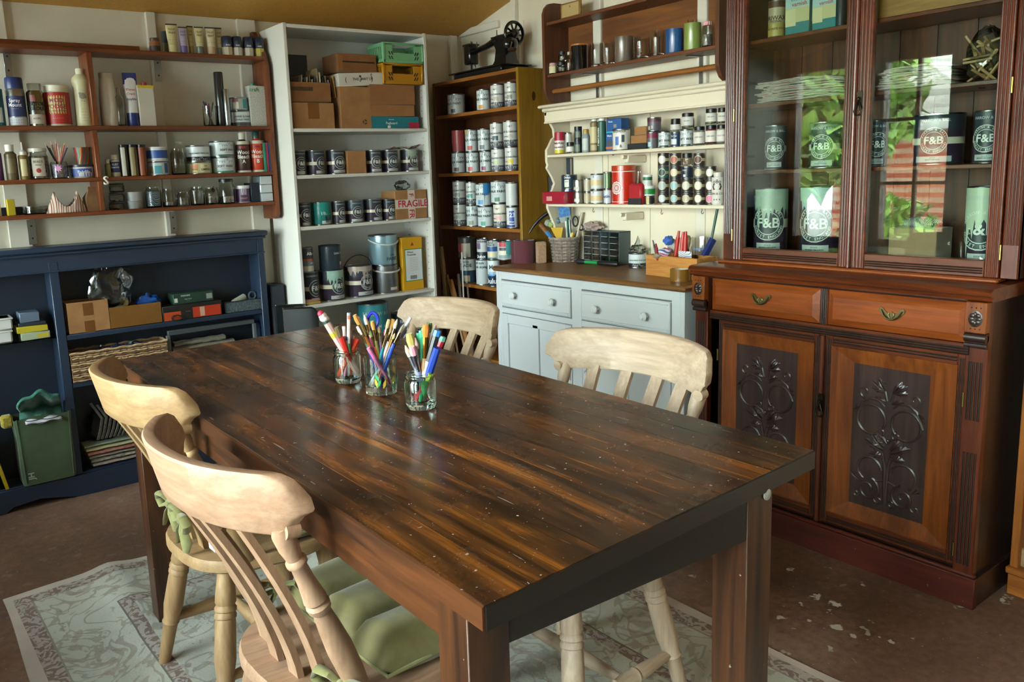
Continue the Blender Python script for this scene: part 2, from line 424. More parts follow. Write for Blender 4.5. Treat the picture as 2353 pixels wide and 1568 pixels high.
# windows in the left wall: white frame, glazing bars, panes
PANE = thin_glass('#f4fbf8', .0, .0, 'window_pane')
FR = painted('brown_window_paint', '#4a3c30', '#7b6a56', .75)
def window(i, y0, y1, cols=2, rows=3):
    w = struct('window_%d' % i, (lambda mb: [mb.box(XL-.08, XL+.01, y0, y0+.04, WZ0, WZ1, .004), mb.box(XL-.08, XL+.01, y1-.04, y1, WZ0, WZ1, .004), mb.box(XL-.08, XL+.01, y0, y1, WZ0, WZ0+.04, .004), mb.box(XL-.08, XL+.01, y0, y1, WZ1-.04, WZ1, .004)] and mb)(MB()), FR)
    part('window_sill', MB().box(XL-.02, XL+.07, y0-.03, y1+.03, WZ0-.03, WZ0, .004), FR, w)
    for c in range(1, cols):
        yy = y0+(y1-y0)*c/cols; part('glazing_bar', MB().box(XL-.055, XL-.02, yy-.011, yy+.011, WZ0+.04, WZ1-.04, .003), FR, w)
    for r in range(1, rows):
        zz = WZ0+(WZ1-WZ0)*r/rows; part('glazing_bar', MB().box(XL-.055, XL-.02, y0+.04, y1-.04, zz-.011, zz+.011, .003), FR, w)
    for c in range(cols):
        for r in range(rows):
            a, b = y0+.04+(y1-y0-.08)*c/cols, y0+.04+(y1-y0-.08)*(c+1)/cols; d, e = WZ0+.04+(WZ1-WZ0-.08)*r/rows, WZ0+.04+(WZ1-WZ0-.08)*(r+1)/rows
            part('pane', MB().box(XL-.040, XL-.036, a, b, d, e), PANE, w)
for i, (a, b) in enumerate(WINS): window(i+1, a, b, 2 if i != 4 else 1, 3 if i != 4 else 1)
# ------------------------------------------------------------------ garden outside the windows
GR = fabric('gravel_drive', '#6b6258', '#8f8578', 30, .95)
struct('ground', MB().box(-16, XL-.1, -12, 18, -.3, -.12), GR)
LEAF = [fabric('leaf_green_%d' % i, a, b, 3, .6) for i, (a, b) in enumerate((('#4f7a1e', '#9cc04a'), ('#3a6a24', '#7fae3c'), ('#5d7d2a', '#b7c860')))]
BARK = wood('bark', '#3a2c1f', '#6b5640', 'z', 1, .9)
def tree(loc, h, r, n, li, label, trunk=.09, zc=.62, leaf=.11):
    t = thing('tree', label, 'tree', loc, 0)
    part('trunk', MB().tube([(0, 0, 0), (.03, 0, h*.3), (-.04, .05, h*.6)], [trunk, trunk*.8, trunk*.5], 8), BARK, t)
    mb = MB(); rd = random.Random(int(h*100+r*7+n))
    for i in range(n):
        u = Vector((rd.gauss(0, 1), rd.gauss(0, 1), rd.gauss(0, 1))).normalized()*r*(rd.random()**.4)
        c = Vector((0, 0, h*zc))+Vector((u.x, u.y, u.z*.95))
        M = Matrix.Translation(c) @ Matrix.Rotation(rd.random()*6.28, 4, 'Z') @ Matrix.Rotation(rd.uniform(-1.2, 1.2), 4, 'X')
        s = leaf*rd.uniform(.6, 1.3)
        mb.add([(0, -s, 0), (s*.5, 0, s*.12), (0, s, 0), (-s*.5, 0, s*.12)], [(0, 1, 2), (0, 2, 3)], M)
    f = part('foliage', mb, LEAF[li], t); f['kind'] = 'stuff'
tree((-2.9, 4.75, -.12), 3.2, 1.05, 2600, 0, 'broad pale green leafy tree reflected in the left cabinet door', leaf=.16)
tree((-11.5, 7.6, -.12), 5.6, 2.6, 2600, 1, 'tall mid green garden tree reflected in the right cabinet door', leaf=.22)
tree((-6.0, 8.2, -.12), 4.4, 1.6, 2200, 2, 'yellow green garden tree standing in front of the outbuilding', leaf=.22)
tree((-2.5, 3.65, -.12), 1.0, .42, 700, 0, 'low bright green shrub outside the end window', .03, leaf=.08)
tree((-6.0, -3.5, -.12), 4.0, 1.9, 1000, 1, 'dark green garden tree beyond the wall behind the camera', leaf=.22)
tree((-7.6, 12.4, -.12), 4.8, 2.0, 2000, 1, 'bushy mid green tree furthest along the garden', leaf=.2)
tree((-13, 1.2, -.12), 5.6, 2.2, 1800, 2, 'tall olive green tree behind the outbuilding', leaf=.14)
# brick outbuilding with a pale tiled roof
ob = thing('outbuilding', 'red brick outbuilding with a pale tiled roof seen in the cabinet glass', 'building', (-7.6, 4.9, -.12), .25)
mt, nt, bs = new_mat('far_brickwork'); br = nd(nt, 'ShaderNodeTexBrick'); br.inputs['Scale'].default_value = 4
br.inputs['Color1'].default_value = (*S('#a4492f'), 1); br.inputs['Color2'].default_value = (*S('#b8603f'), 1); br.inputs['Mortar'].default_value = (*S('#b58a70'), 1); br.inputs['Mortar Size'].default_value = .008
nt.links.new(coords(nt, rot=(PI/2, 0, 0)), br.inputs[0]); nt.links.new(br.outputs[0], bs.inputs['Base Color']); bs.inputs['Roughness'].default_value = .9
part('wall', MB().box(-1.5, 1.5, -1.2, 1.2, 0, 1.7), mt, ob)
rf = MB(); rf.loft([[(-1.65, -1.4, 1.65), (-1.65, 0, 2.75), (-1.65, 1.4, 1.65)], [(1.65, -1.4, 1.65), (1.65, 0, 2.75), (1.65, 1.4, 1.65)]])
part('roof', rf, banded('pale_roof_tiles', ['#c9c4bb', '#a9a49b', '#b9b4aa'], 2, 7, .8), ob)
# ================================================================== table
WT = None
def table_mats():
    mt, nt, bs = new_mat('worn_dark_stained_tabletop'); v2 = coords(nt)
    oi = nt.nodes.new('ShaderNodeObjectInfo'); off = nt.nodes.new('ShaderNodeVectorMath'); off.operation = 'ADD'
    sc_ = nt.nodes.new('ShaderNodeVectorMath'); sc_.operation = 'SCALE'; sc_.inputs['Scale'].default_value = 7; cmb = nt.nodes.new('ShaderNodeCombineXYZ')
    nt.links.new(oi.outputs['Random'], cmb.inputs[1]); nt.links.new(oi.outputs['Random'], cmb.inputs[0]); nt.links.new(cmb.outputs[0], sc_.inputs[0]); nt.links.new(v2, off.inputs[0]); nt.links.new(sc_.outputs[0], off.inputs[1])
    def str_(s): m = nt.nodes.new('ShaderNodeMapping'); m.inputs['Scale'].default_value = s; nt.links.new(off.outputs[0], m.inputs[0]); return m.outputs[0]
    a = noise(nt, str_((10, 1.0, 10)), 1.5, 6, .6, 1.6); b = noise(nt, str_((55, 1.6, 55)), 2., 4, .6, 1.); big = noise(nt, v2, 2.6, 4)
    c = ramp(nt, a, [(.32, S('#20130c')), (.47, S('#3c2313')), (.58, S('#633818')), (.72, S('#94571f'))])
    c = mix(nt, c, ramp(nt, b, [(.34, .3), (.6, 1.25)]), .75, 'MULTIPLY')
    c = mix(nt, c, ramp(nt, big, [(.36, .38), (.58, 1.15)]), .85, 'MULTIPLY')
    vo = nd(nt, 'ShaderNodeTexVoronoi'); vo.inputs['Scale'].default_value = 46; nt.links.new(noise_vec(nt, v2, .012, 60), vo.inputs[0])
    sel = ramp(nt, vo.outputs['Color'], [(.72, 0.), (.75, 1.)]); dot = ramp(nt, vo.outputs['Distance'], [(.07, 1.), (.11, 0.)])
    c = mix(nt, c, S('#b5aca2'), mix(nt, sel, dot, 1., 'MULTIPLY'))
    sp = ramp(nt, noise(nt, v2, 170, 2), [(.72, 0.), (.74, 1.)]); c = mix(nt, c, S('#a0948a'), sp)
    for rt_, lc in ((.5, (0, 0, 0)), (-.9, (3, 1, 0))):
        q = ramp(nt, noise(nt, coords(nt, (95, 5, 1), lc, (0, 0, rt_)), 2.2, 1), [(.765, 0.), (.785, .8)]); c = mix(nt, c, S('#8d8074'), q)
    nt.links.new(c, bs.inputs['Base Color'])
    rr = ramp(nt, noise(nt, v2, 6, 6, .7), [(.3, .14), (.7, .34)]); nt.links.new(rr, bs.inputs['Roughness'])
    bump(nt, bs, b, .12, .001); return mt
def noise_vec(nt, vec, amp, scale):
    w = nt.nodes.new('ShaderNodeVectorMath'); w.operation = 'MULTIPLY_ADD'; z = nd(nt, 'ShaderNodeTexNoise'); z.inputs['Scale'].default_value = scale
    nt.links.new(vec, z.inputs[0]); nt.links.new(z.outputs[1], w.inputs[0]); w.inputs[1].default_value = (amp,)*3; nt.links.new(vec, w.inputs[2]); return w.outputs[0]
TOP = table_mats()
DKW = wood('dark_stained_pine', '#26150c', '#5e361a', 'z', 1.1, .38, (.3, .8), fleck='#8d8274')
DKX = wood('dark_stained_pine_rail', '#26150c', '#66391a', 'y', 1.1, .38, (.3, .8))
EDGE = plain('#1a1512', .35, var=.3)
tz = .757
A, B_, D_ = PZ(1114, 1392, tz), PZ(1870, 1035, tz), PZ(269, 829, tz)
C_ = B_+(D_-A)*1.0+Vector((.02, 0, 0))
tbl = thing('dining_table', 'long dark stained wooden workshop table spattered with paint', 'table', ((A.x+B_.x+C_.x+D_.x)/4, (A.y+B_.y+C_.y+D_.y)/4, 0))
o = Vector(tbl.location)
def tl(s, t, z): # s across (0 left..1 right), t along (0 near..1 far)
    p = A.lerp(B_, s).lerp(D_.lerp(C_, s), t)-o; return (p.x, p.y, z)
NP = 11; TH = .03
for i in range(NP):
    s0, s1 = i/NP+(.0004 if i else 0), (i+1)/NP-(.0004 if i < NP-1 else 0); cc_ = .0008; mb = MB(); secs = []
    for t in (0, 1):
        secs.append([tl(s0, t, tz-TH), tl(s1, t, tz-TH), tl(s1, t, tz-.0006), tl(s1-cc_, t, tz), tl(s0+cc_, t, tz), tl(s0, t, tz-.0006)])
    mb.loft(secs); part('plank', mb, TOP, tbl, ang=12)
eg = MB(); eg.loft([[tl(s, -.0016, tz-TH-.001), tl(s, -.0016, tz-.002), tl(s, .0005, tz-.0005), tl(s, .002, tz-TH-.001)] for s in (-.0, 1.)])
part('end_edge', eg, EDGE, tbl, 'black painted end edge of the table top')
eg = MB(); eg.loft([[tl(-.006, t, tz-TH), tl(-.006, t, tz-.002), tl(-.001, t, tz), tl(.001, t, tz-TH)] for t in (0, 1.)])
part('side_edge', eg, DKX, tbl)
LW = .064
n1, n2 = PZ(1072, 1402, tz-.031)-o, PZ(1719.6, 1146, tz-.031)-o
def leg(x, y): part('leg', MB().box(x, x+LW, y, y+LW, 0, tz-TH, .0015), DKW, tbl)
f1, f2 = Vector(tl(0, 1, 0)), Vector(tl(1, 1, 0)); gx, gy = n1.x-tl(0, 0, 0)[0], n1.y-tl(0, 0, 0)[1]
leg(n1.x, n1.y); leg(n2.x, n2.y); leg(f1.x+gx, f1.y-gy-LW); leg(n2.x+.03, f2.y-gy-LW)
def apron(p, q, th, z0, z1, mat):
    p, q = Vector((p[0], p[1], 0)), Vector((q[0], q[1], 0)); d = (q-p); n = Vector((-d.y, d.x, 0)).normalized()*th/2
    mb = MB(); mb.loft([[tuple(e-n+Vector((0, 0, z0))), tuple(e+n+Vector((0, 0, z0))), tuple(e+n+Vector((0, 0, z1))), tuple(e-n+Vector((0, 0, z1)))] for e in (p, q)])
    part('apron', mb, mat, tbl)
zb = tz-TH
apron((n1.x+.014, n1.y+LW), (f1.x+gx+.014, f1.y-gy-LW), .022, tz-.095, zb, DKX); apron((n2.x+LW-.014, n2.y+LW), (n2.x+LW+.016, f2.y-gy-LW), .022, tz-.09, zb, DKX)
apron((n1.x+LW, n1.y+.012), (n2.x, n2.y+.012), .02, tz-.1, zb, EDGE); apron((f1.x+gx+LW, f1.y-gy-.014), (n2.x+.03, f2.y-gy-.014), .022, tz-.09, zb, DKX)
CLEAR = thin_glass('#e8ecec', .12, .15, 'clear_plastic')
for c in (n1, n2):
    c = Vector((c.x+(.02 if c is n1 else .045), c.y-.002, tz-TH-.006)); mb = MB(); mb.lathe([(.003, 0), (.009, .001), (.009, .003), (.003, .004)], 18, Matrix.Translation(c+Vector((0, .001, 0))) @ Matrix.Rotation(PI/2, 4, 'X'))
    part('corner_disc', mb, plain('#8f8d88', .3), tbl, 'clear plastic disc under the table corner')

# ================================================================== farmhouse chairs
PALE = {}
def pale(kind, ax):
    cfg = {'a': ('#8c6a45', '#b08f66'), 'b': ('#8e6a50', '#b38f74'), 'c': ('#9a806a', '#bda890'), 'd': ('#9b8067', '#bea890')}[kind]
    return wood('bare_pine_'+kind, cfg[0], cfg[1], ax, .9, .55, (.25, .7), bumpy=.08)
def make_chair(kind, label, loc, rz, lean=.06):
    t = thing('dining_chair', label, 'chair', loc, rz, 'farmhouse chairs round the table')
    sx, sz, sy = pale(kind, 'y'), pale(kind, 'z'), pale(kind, 'x')
    SH = .398
    # seat: rounded D, saddled rim
    def outline(k, z):
        pts = []
        for i in range(40):
            a = 2*PI*i/40; ca, sa = math.cos(a), math.sin(a); e = .72
            x = .205*math.copysign(abs(ca)**e, ca); y = .2*math.copysign(abs(sa)**e, sa)
            if y < 0: x *= .93
            pts.append((x*k, y*k, z))
        return pts
    mb = MB().loft([outline(.93, SH-.036), outline(1, SH-.026), outline(1, SH-.008), outline(.98, SH), outline(.6, SH-.008)]); part('seat', mb, sx, t)
    # turned legs
    lp = [(0, .017), (.05, .019), (.16, .0225), (.22, .024), (.235, .021), (.25, .025), (.268, .025), (.275, .0215), (.29, .025), (.308, .025), (.315, .022), (.34, .0235), (.55, .0245), (.66, .019), (.675, .022), (.69, .0185), (.85, .0165), (1, .0145)]
    feet = []
    for ix in (-1, 1):
        for iy in (-1, 1):
            top = (ix*.125, iy*.12-.01, SH-.02); bot = (ix*.195, iy*.175-(.02 if iy < 0 else 0), 0.004); feet.append((top, bot))
            part('leg', MB().turned(top, bot, lp, 16), sz, t)
    def at(i, q): a, b = feet[i]; return Vector(a).lerp(Vector(b), q)
    sp = [(0, .009), (.15, .013), (.3, .016), (.36, .017), (.38, .015), (.4, .018), (.42, .015), (.5, .0185), (.58, .015), (.6, .018), (.62, .015), (.64, .017), (.7, .016), (.85, .013), (1, .009)]
    for a, b in ((0, 1), (2, 3)): part('stretcher', MB().turned(at(a, .66), at(b, .66), sp, 12), sx, t)
    m0, m1 = (at(0, .66)+at(1, .66))/2, (at(2, .66)+at(3, .66))/2
    part('stretcher', MB().turned(m0, m1, sp, 12), sy, t)
    # crest rail, bowed in plan
    HW, Z0, Z1, TK = .236, .732, .836, .024
    def yb(u): return -.296+.098*(abs(u)/HW)**2.3
    def tp(u):
        q = abs(u)/HW; h = Z1-.006*q*q
        if q > .86: h -= .036*(1-math.sqrt(max(0, 1-((q-.86)/.14)**2)))
        return h
    def bt(u):
        q = abs(u)/HW; z = Z0+.004*(1-q)
        if q > .9: z += .036*((q-.9)/.1)**.4
        return z
    secs = []
    us = [-HW+2*HW*i/44 for i in range(45)]
    for u in us:
        z0, z1 = bt(u), tp(u); dy = -(z0-Z0)*.22; ln = .24
        y0 = yb(u)
        f = lambda z, s: (u, y0-(z-Z0)*ln+s*TK/2, z)
        e = .0035
        secs.append([f(z0, -.7), f(z0+e, -1), f((z0+z1)/2, -1), f(z1-e, -1), f(z1, -.7), f(z1, .7), f(z1-e, 1), f((z0+z1)/2, 1), f(z0+e, 1), f(z0, .7)])
    cr_ = MB().loft(secs)
    for k_ in (-1, 1):
        u_ = k_*(HW-.027); cr_.tube([(u_, yb(u_)-TK*.46, Z0+.008), (u_, yb(u_)+TK*.46, Z0+.006)], .0125, 14)
    part('crest_rail', cr_, sy, t, ang=50)
    # turned side posts
    pp = [(0, .013), (.04, .016), (.18, .0205), (.33, .0215), (.46, .018), (.55, .0145), (.565, .0185), (.59, .0195), (.605, .0155), (.62, .019), (.64, .0175), (.72, .014), (.8, .0125), (.815, .0165), (.83, .0165), (.845, .0125), (.9, .016), (.97, .0165), (1, .012)]
    for ix in (-1, 1):
        part('back_post', MB().turned((ix*.168, -.09, SH-.01), (ix*.2, yb(.2)-.006, Z0+.012), pp, 16), sz, t)
    # four bowed laths
    for u0, u1 in ((-.1, -.132), (-.035, -.046), (.035, .046), (.1, .132)):
        secs = []
        for i in range(13):
            q = i/12; z = SH-.01+(Z0+.012-SH+.01)*q; x = u0+(u1-u0)*q
            ya = -.15+.02*abs(u0)/.1; yc = yb(u1); y = ya+(yc-ya)*q**1.4
            w, th = .0165, .006
            secs.append([(x-w, y-th, z), (x+w, y-th, z), (x+w, y+th, z), (x-w, y+th, z)])
        part('back_slat', MB().loft(secs), sz, t)
    return t
# left pair face +x (towards the table), right pair face -x
CH3 = make_chair('a', 'pale yellowish pine chair on the left, nearest the blue bookcase, back to the camera', (.69, 1.868, 0), -1.52)
CH4 = make_chair('b', 'pinkish bare pine chair in the left foreground with a green seat cushion', (.645, 1.268, 0), -1.5)
CH2 = make_chair('c', 'limewashed pine chair in front of the white dresser, nearer of the right pair', (1.19, 1.287, 0), 1.63)
CH1 = make_chair('d', 'smooth pale pine chair at the far right of the table by the white bookcase', (1.22, 2.055, 0), 1.63)
# ================================================================== generic case
def panel_case(t, x0, x1, y0, y1, z0, z1, th, shelves, mat, matz, back=True, sh_in=.0, top=True, bottom=True):
    """open bookcase; front at y0 (towards -y) in local coordinates"""
    part('side_panel', MB().box(x0, x0+th, y0, y1, z0, z1, .0015), matz, t); part('side_panel', MB().box(x1-th, x1, y0, y1, z0, z1, .0015), matz, t)
    if back: part('back_panel', MB().box(x0+th, x1-th, y1-.006, y1, z0+.01, z1), matz, t)
    if top: part('top_panel', MB().box(x0+th, x1-th, y0+.001, y1-.006, z1-th-.004, z1-.004, .0015), mat, t)
    for z in shelves: part('shelf', MB().box(x0+th, x1-th, y0+.002+sh_in, y1-.006, z-th, z, .0015), mat, t)

# ---- white bookcase on the back wall
YBC = 3.337
WHITE = painted('white_laminate', '#d3d2cb', '#b3b1a8', .8, .35)
BX0, BX1 = 1.542, 2.272
BCS = [1.454, 1.252, 1.026, .673, .28]      # shelf tops
bc = thing('bookcase', 'tall white laminate bookcase against the cream back wall', 'bookcase', ((BX0+BX1)/2, YBC, 0))
hw = (BX1-BX0)/2
panel_case(bc, -hw, hw, 0, .26, 0, 1.895, .0145, BCS, WHITE, WHITE)
part('plinth', MB().box(-hw+.0145, hw-.0145, .02, .035, 0, .06), WHITE, bc)
pin = MB()
for i in range(40):
    for yy in (.04, .2):
        pin.lathe([(.0025, 0), (.0025, .0006)], 6, Matrix.Translation((hw-.0146, yy, .45+i*.032)) @ Matrix.Rotation(-PI/2, 4, 'Y'))
ph = part('peg_holes', pin, plain('#4a4844', .8), bc); ph['kind'] = 'stuff'

# ---- brown pine bookcase in the corner on the right wall (front faces -x)
XB = 2.47
def face_x(name, label, cat, x, y, rz=-PI/2, z=0): return thing(name, label, cat, (x, y, z), rz)
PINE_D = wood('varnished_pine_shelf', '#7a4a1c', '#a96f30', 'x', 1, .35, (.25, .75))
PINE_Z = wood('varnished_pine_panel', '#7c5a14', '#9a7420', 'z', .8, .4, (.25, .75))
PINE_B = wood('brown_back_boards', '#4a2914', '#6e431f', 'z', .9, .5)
by1, by0 = PX(993, 197.3, XB).y, PX(1190, 153.8, XB).y
btop = PX(1190, 153.8, XB).z
bb = face_x('bookcase', 'brown pine bookcase in the corner below the black sewing machine', 'bookcase', XB, (by0+by1)/2)
hb = (by1-by0)/2; TB = .017
BBS = [PX(1187.6, 241.2, XB).z, PX(1193, 392, XB).z, PX(1194, 527, XB).z, PX(1110, 658, XB).z, .3, .08]
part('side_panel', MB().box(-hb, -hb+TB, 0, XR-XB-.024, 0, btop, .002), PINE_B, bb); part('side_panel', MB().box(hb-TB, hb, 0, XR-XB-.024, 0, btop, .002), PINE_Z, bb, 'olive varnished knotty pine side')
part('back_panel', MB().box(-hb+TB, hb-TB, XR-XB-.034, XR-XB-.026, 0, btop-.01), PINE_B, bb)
part('top_panel', MB().box(-hb+TB, hb-TB, .001, XR-XB-.034, btop-TB, btop, .002), PINE_D, bb)
for z in BBS: part('shelf', MB().box(-hb+TB, hb-TB, .002, XR-XB-.034, z-TB, z, .002), PINE_D, bb)
kn = MB(); kn.lathe([(.0001, 0), (.011, .0006), (.0001, .0009)], 16, Matrix.Translation((hb, .09, PX(1222, 222, XB+.1).z)) @ Matrix.Rotation(PI/2, 4, 'Y') @ Matrix.Diagonal((1.9, 1, 1, 1)))
part('knot', kn, plain('#4a2a10', .5), bb)

# ---- navy painted bookcase under the left wall shelf
YBL = 3.482
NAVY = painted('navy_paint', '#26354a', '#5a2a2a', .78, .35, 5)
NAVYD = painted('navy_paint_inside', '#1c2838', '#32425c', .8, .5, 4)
nz1 = PY(612, 529, YBL).z; nx1 = PY(604, 540, YBL).x; nx0 = -.35
dv0, dv1 = PY(111.7, 616, YBL).x, PY(134, 616, YBL).x
nb = thing('bookcase', 'low navy blue painted bookcase with open shelves along the left wall', 'bookcase', ((nx0+nx1)/2, YBL, 0))
cx = (nx0+nx1)/2; NDP = YB-YBL-.026
def nbx(x0, x1, y0, y1, z0, z1, c=.002, mat=NAVY, name='panel'): part(name, MB().box(x0-cx, x1-cx, y0, y1, z0, z1, c), mat, nb)
nbx(nx0, nx0+.03, 0, NDP, 0, nz1-.03, name='side_panel'); nbx(nx1-.03, nx1, 0, NDP, 0, nz1-.03, name='side_panel')
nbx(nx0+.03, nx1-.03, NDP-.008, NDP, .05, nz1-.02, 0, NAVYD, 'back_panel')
nbx(dv0, dv1, 0.002, NDP-.008, .09, nz1-.06, name='upright')
nbx(nx0+.03, nx1-.03, 0.003, .02, nz1-.095, nz1-.025, name='top_rail')
part('top_panel', MB().box(nx0-.02-cx, nx1+.018-cx, -.02, NDP, nz1-.022, nz1, .006), NAVY, nb)
part('cornice_moulding', MB().box(nx0-.01-cx, nx1+.009-cx, -.011, .004, nz1-.034, nz1-.022, .003).box(nx0-.004-cx, nx1+.003-cx, -.004, .004, nz1-.1, nz1-.093, .002), NAVY, nb)
NS1 = PY(300, 752, YBL).z; NS2 = PY(200, 876, YBL).z; NSL = PY(60, 784, YBL).z; NS0 = .095
def nsh(x0, x1, z): nbx(x0, x1, .004, NDP-.008, z-.02, z, name='shelf')
nsh(dv1, nx1-.03, NS1); nsh(dv1, nx1-.03, NS2); nsh(nx0+.03, nx1-.03, NS0)
part('glass_shelf', MB().box(nx0+.03-cx, dv0-cx, .01, NDP-.01, NSL-.006, NSL, .001), glass('#bfe0d8', 0, 1.5, 'green_shelf_glass'), nb)
# plinth with a shallow shaped cut-out
pl = [(nx0-cx-.004, 0), (nx0-cx+.1, 0), (nx0-cx+.14, .035), (nx1-cx-.3, .04), (nx1-cx-.14, .035), (nx1-cx-.1, 0), (nx1-cx+.004, 0), (nx1-cx+.004, .085), (nx0-cx-.004, .085)]
a = PY(0, 1188, YBL).x-cx; b = PY(60, 1150, YBL).x-cx
pl = [(nx0-cx-.004, .04), (a, .003), (a+.02, .0), (a+.05, .02), (b+.05, .03), (b+.2, .0), (nx1-cx+.004, 0), (nx1-cx+.004, .088), (nx0-cx-.004, .088)]
part('plinth', MB().prism(pl, -.008, .01, Matrix(((1, 0, 0, 0), (0, 0, -1, 0), (0, 1, 0, 0), (0, 0, 0, 1)))), NAVY, nb)

# ---- wall shelf unit on the left (reddish brown planks)
YLS = 3.462
REDW = wood('reddish_brown_plank', '#4a1e0c', '#8a4a22', 'x', 1, .4, (.25, .8)); REDZ = wood('reddish_brown_upright', '#4a1e0c', '#8a4a22', 'z', 1, .4, (.25, .8))
LDP = YB-YLS-.024
lx1 = PY(611, 130, YLS).x+.012; lx0 = -.2
def zl(px, py): return PY(px, py, YLS).z
LS = [zl(500, 124.5), zl(300, 289), zl(300, 405), zl(300, 481)]
ls = thing('wall_shelf', 'long reddish brown plank wall shelf crowded with jars on the left wall', 'shelf', ((lx0+lx1)/2, YLS, LS[3]))
cl = (lx0+lx1)/2
for i, z in enumerate(LS): part('shelf', MB().box(lx0-cl, lx1-.018-cl, 0, LDP, z-LS[3]-.016, z-LS[3], .002), REDW, ls)
ez = zl(600, 63)-LS[3]; bz = zl(635, 503)-LS[3]
endp = [(0, bz+.02), (.02, bz), (LDP-.0, bz), (LDP, ez), (LDP-.03, ez), (LDP-.06, ez-.03), (.02, ez-.11), (0, ez-.16)]
part('end_panel', MB().prism(endp, lx1-.018-cl, lx1-cl, Matrix(((0, 0, 1, 0), (1, 0, 0, 0), (0, 1, 0, 0), (0, 0, 0, 1)))), REDZ, ls)
dx = PY(207, 130, YLS).x
part('divider', MB().box(dx-.013-cl, dx+.007-cl, .002, LDP, LS[1]-LS[3], LS[0]-LS[3]-.016, .002), REDZ, ls)
part('divider', MB().box(PY(233, 440, YLS).x-.009-cl, PY(233, 440, YLS).x+.009-cl, .002, LDP, 0, LS[1]-LS[3]-.016, .002), REDZ, ls)
xr_ = PY(342, 110, YLS).x
part('top_rail', MB().box(lx0-cl, xr_-cl, LDP-.02, LDP, LS[0]-LS[3], LS[0]-LS[3]+.035, .002), REDW, ls)
STEEL = metal('#8f9396', .35)
def bracket(pxl, pxr, py0, py1, yw, parent, off):
    a, b = PY(pxl, py0, yw), PY(pxr, py0, yw); z1 = a.z; z0 = PY(pxl, py1, yw).z
    p = part('bracket', MB().box(a.x-off[0], b.x-off[0], LDP-.004, LDP-.001, z0-off[2], z1-off[2], .0005), STEEL, parent)
    for zz in (.25, .75): part('screw', MB().lathe([(.004, 0), (.004, .001), (.001, .002)], 8, Matrix.Translation(((a.x+b.x)/2-off[0], LDP-.0045, z0+(z1-z0)*zz-off[2])) @ Matrix.Rotation(PI/2, 4, 'X')), plain('#4a4a4a', .4, 1), p)
yw = YB-.024; of = (cl, YLS, LS[3])
bracket(5, 22, 113, 178, yw, ls, of); bracket(352, 368, 130, 188, yw, ls, of); bracket(60, 79, 506, 563, yw, ls, of); bracket(388, 403, 488, 538, yw, ls, of)
sl = MB(); put_flat(sl, 'S', .085*.55, Matrix.Translation((0, 0, 0)) @ Matrix.Rotation(PI/2, 4, 'X'), .02)
p = PY(244, 416, YLS-.006)
S_ = part('letter', sl, plain('#d8cfc0', .6), None, solid=.005); S_.location = p; S_.location.x = p.x; tag(S_, 'small cream wooden letter hanging on the edge of the left wall shelf', 'letter')
# ================================================================== carved mahogany cabinet (front faces -x)
SCL = .9148
MX = 2.3255; MYC = 1.343
MAH = wood('mahogany_h', '#2e120a', '#7a3817', 'x', 1., .3, (.28, .78), coat=.25)
MAHZ = wood('mahogany_v', '#2e120a', '#74341a', 'z', 1., .3, (.28, .78), coat=.25)
MAHL = wood('mahogany_bright', '#5a250c', '#9a4d1c', 'x', 1., .28, (.25, .75), coat=.3)
MAHLZ = wood('mahogany_bright_v', '#54230c', '#94501e', 'z', 1., .28, (.25, .75), coat=.3)
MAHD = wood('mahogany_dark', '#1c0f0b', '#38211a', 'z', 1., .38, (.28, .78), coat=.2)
BRASS = metal('#6f6242', .42)
mh = face_x('display_cabinet', 'tall carved mahogany cabinet with glazed upper doors and panelled lower doors', 'cabinet', MX, MYC)
def ly(y): return MYC-y*SCL       # measured y -> local x
def mz(z): return z*SCL
DEP = XR-MX-.004
hl = .4605
def mp(name, x0, x1, y0, y1, z0, z1, mat=MAH, c=.002, parent=None): return part(name, MB().box(x0, x1, y0, y1, z0, z1, c), mat, parent or mh)
# lower carcass
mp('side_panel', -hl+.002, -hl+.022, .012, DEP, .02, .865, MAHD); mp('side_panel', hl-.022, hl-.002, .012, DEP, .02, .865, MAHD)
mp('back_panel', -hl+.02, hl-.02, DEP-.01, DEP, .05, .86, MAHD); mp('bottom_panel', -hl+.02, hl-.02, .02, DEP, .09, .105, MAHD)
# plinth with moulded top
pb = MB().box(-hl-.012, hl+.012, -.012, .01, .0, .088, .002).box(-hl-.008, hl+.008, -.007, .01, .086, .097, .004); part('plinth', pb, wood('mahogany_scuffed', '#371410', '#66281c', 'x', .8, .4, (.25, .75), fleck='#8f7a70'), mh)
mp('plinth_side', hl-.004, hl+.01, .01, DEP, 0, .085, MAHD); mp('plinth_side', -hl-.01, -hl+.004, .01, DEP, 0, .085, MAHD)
# waist slab with moulded edge
ws = MB(); wy0 = -.03
prof = [(wy0+.012, .853), (wy0+.004, .858), (wy0+.012, .866), (wy0+.0, .870), (wy0-.003, .877), (wy0+.002, .884), (wy0+.014, .888)]
secs = []
for sx in (-1, 1):
    X = sx*(hl+.012); secs.append([(X, y, z) for y, z in prof]+[(X, DEP, .888), (X, DEP, .853)])
ws.loft(secs); part('waist_top', ws, MAH, mh)
mp('upper_base_moulding', -hl+.02, hl-.02, .085, .14, .888, .9, MAHL, .004)
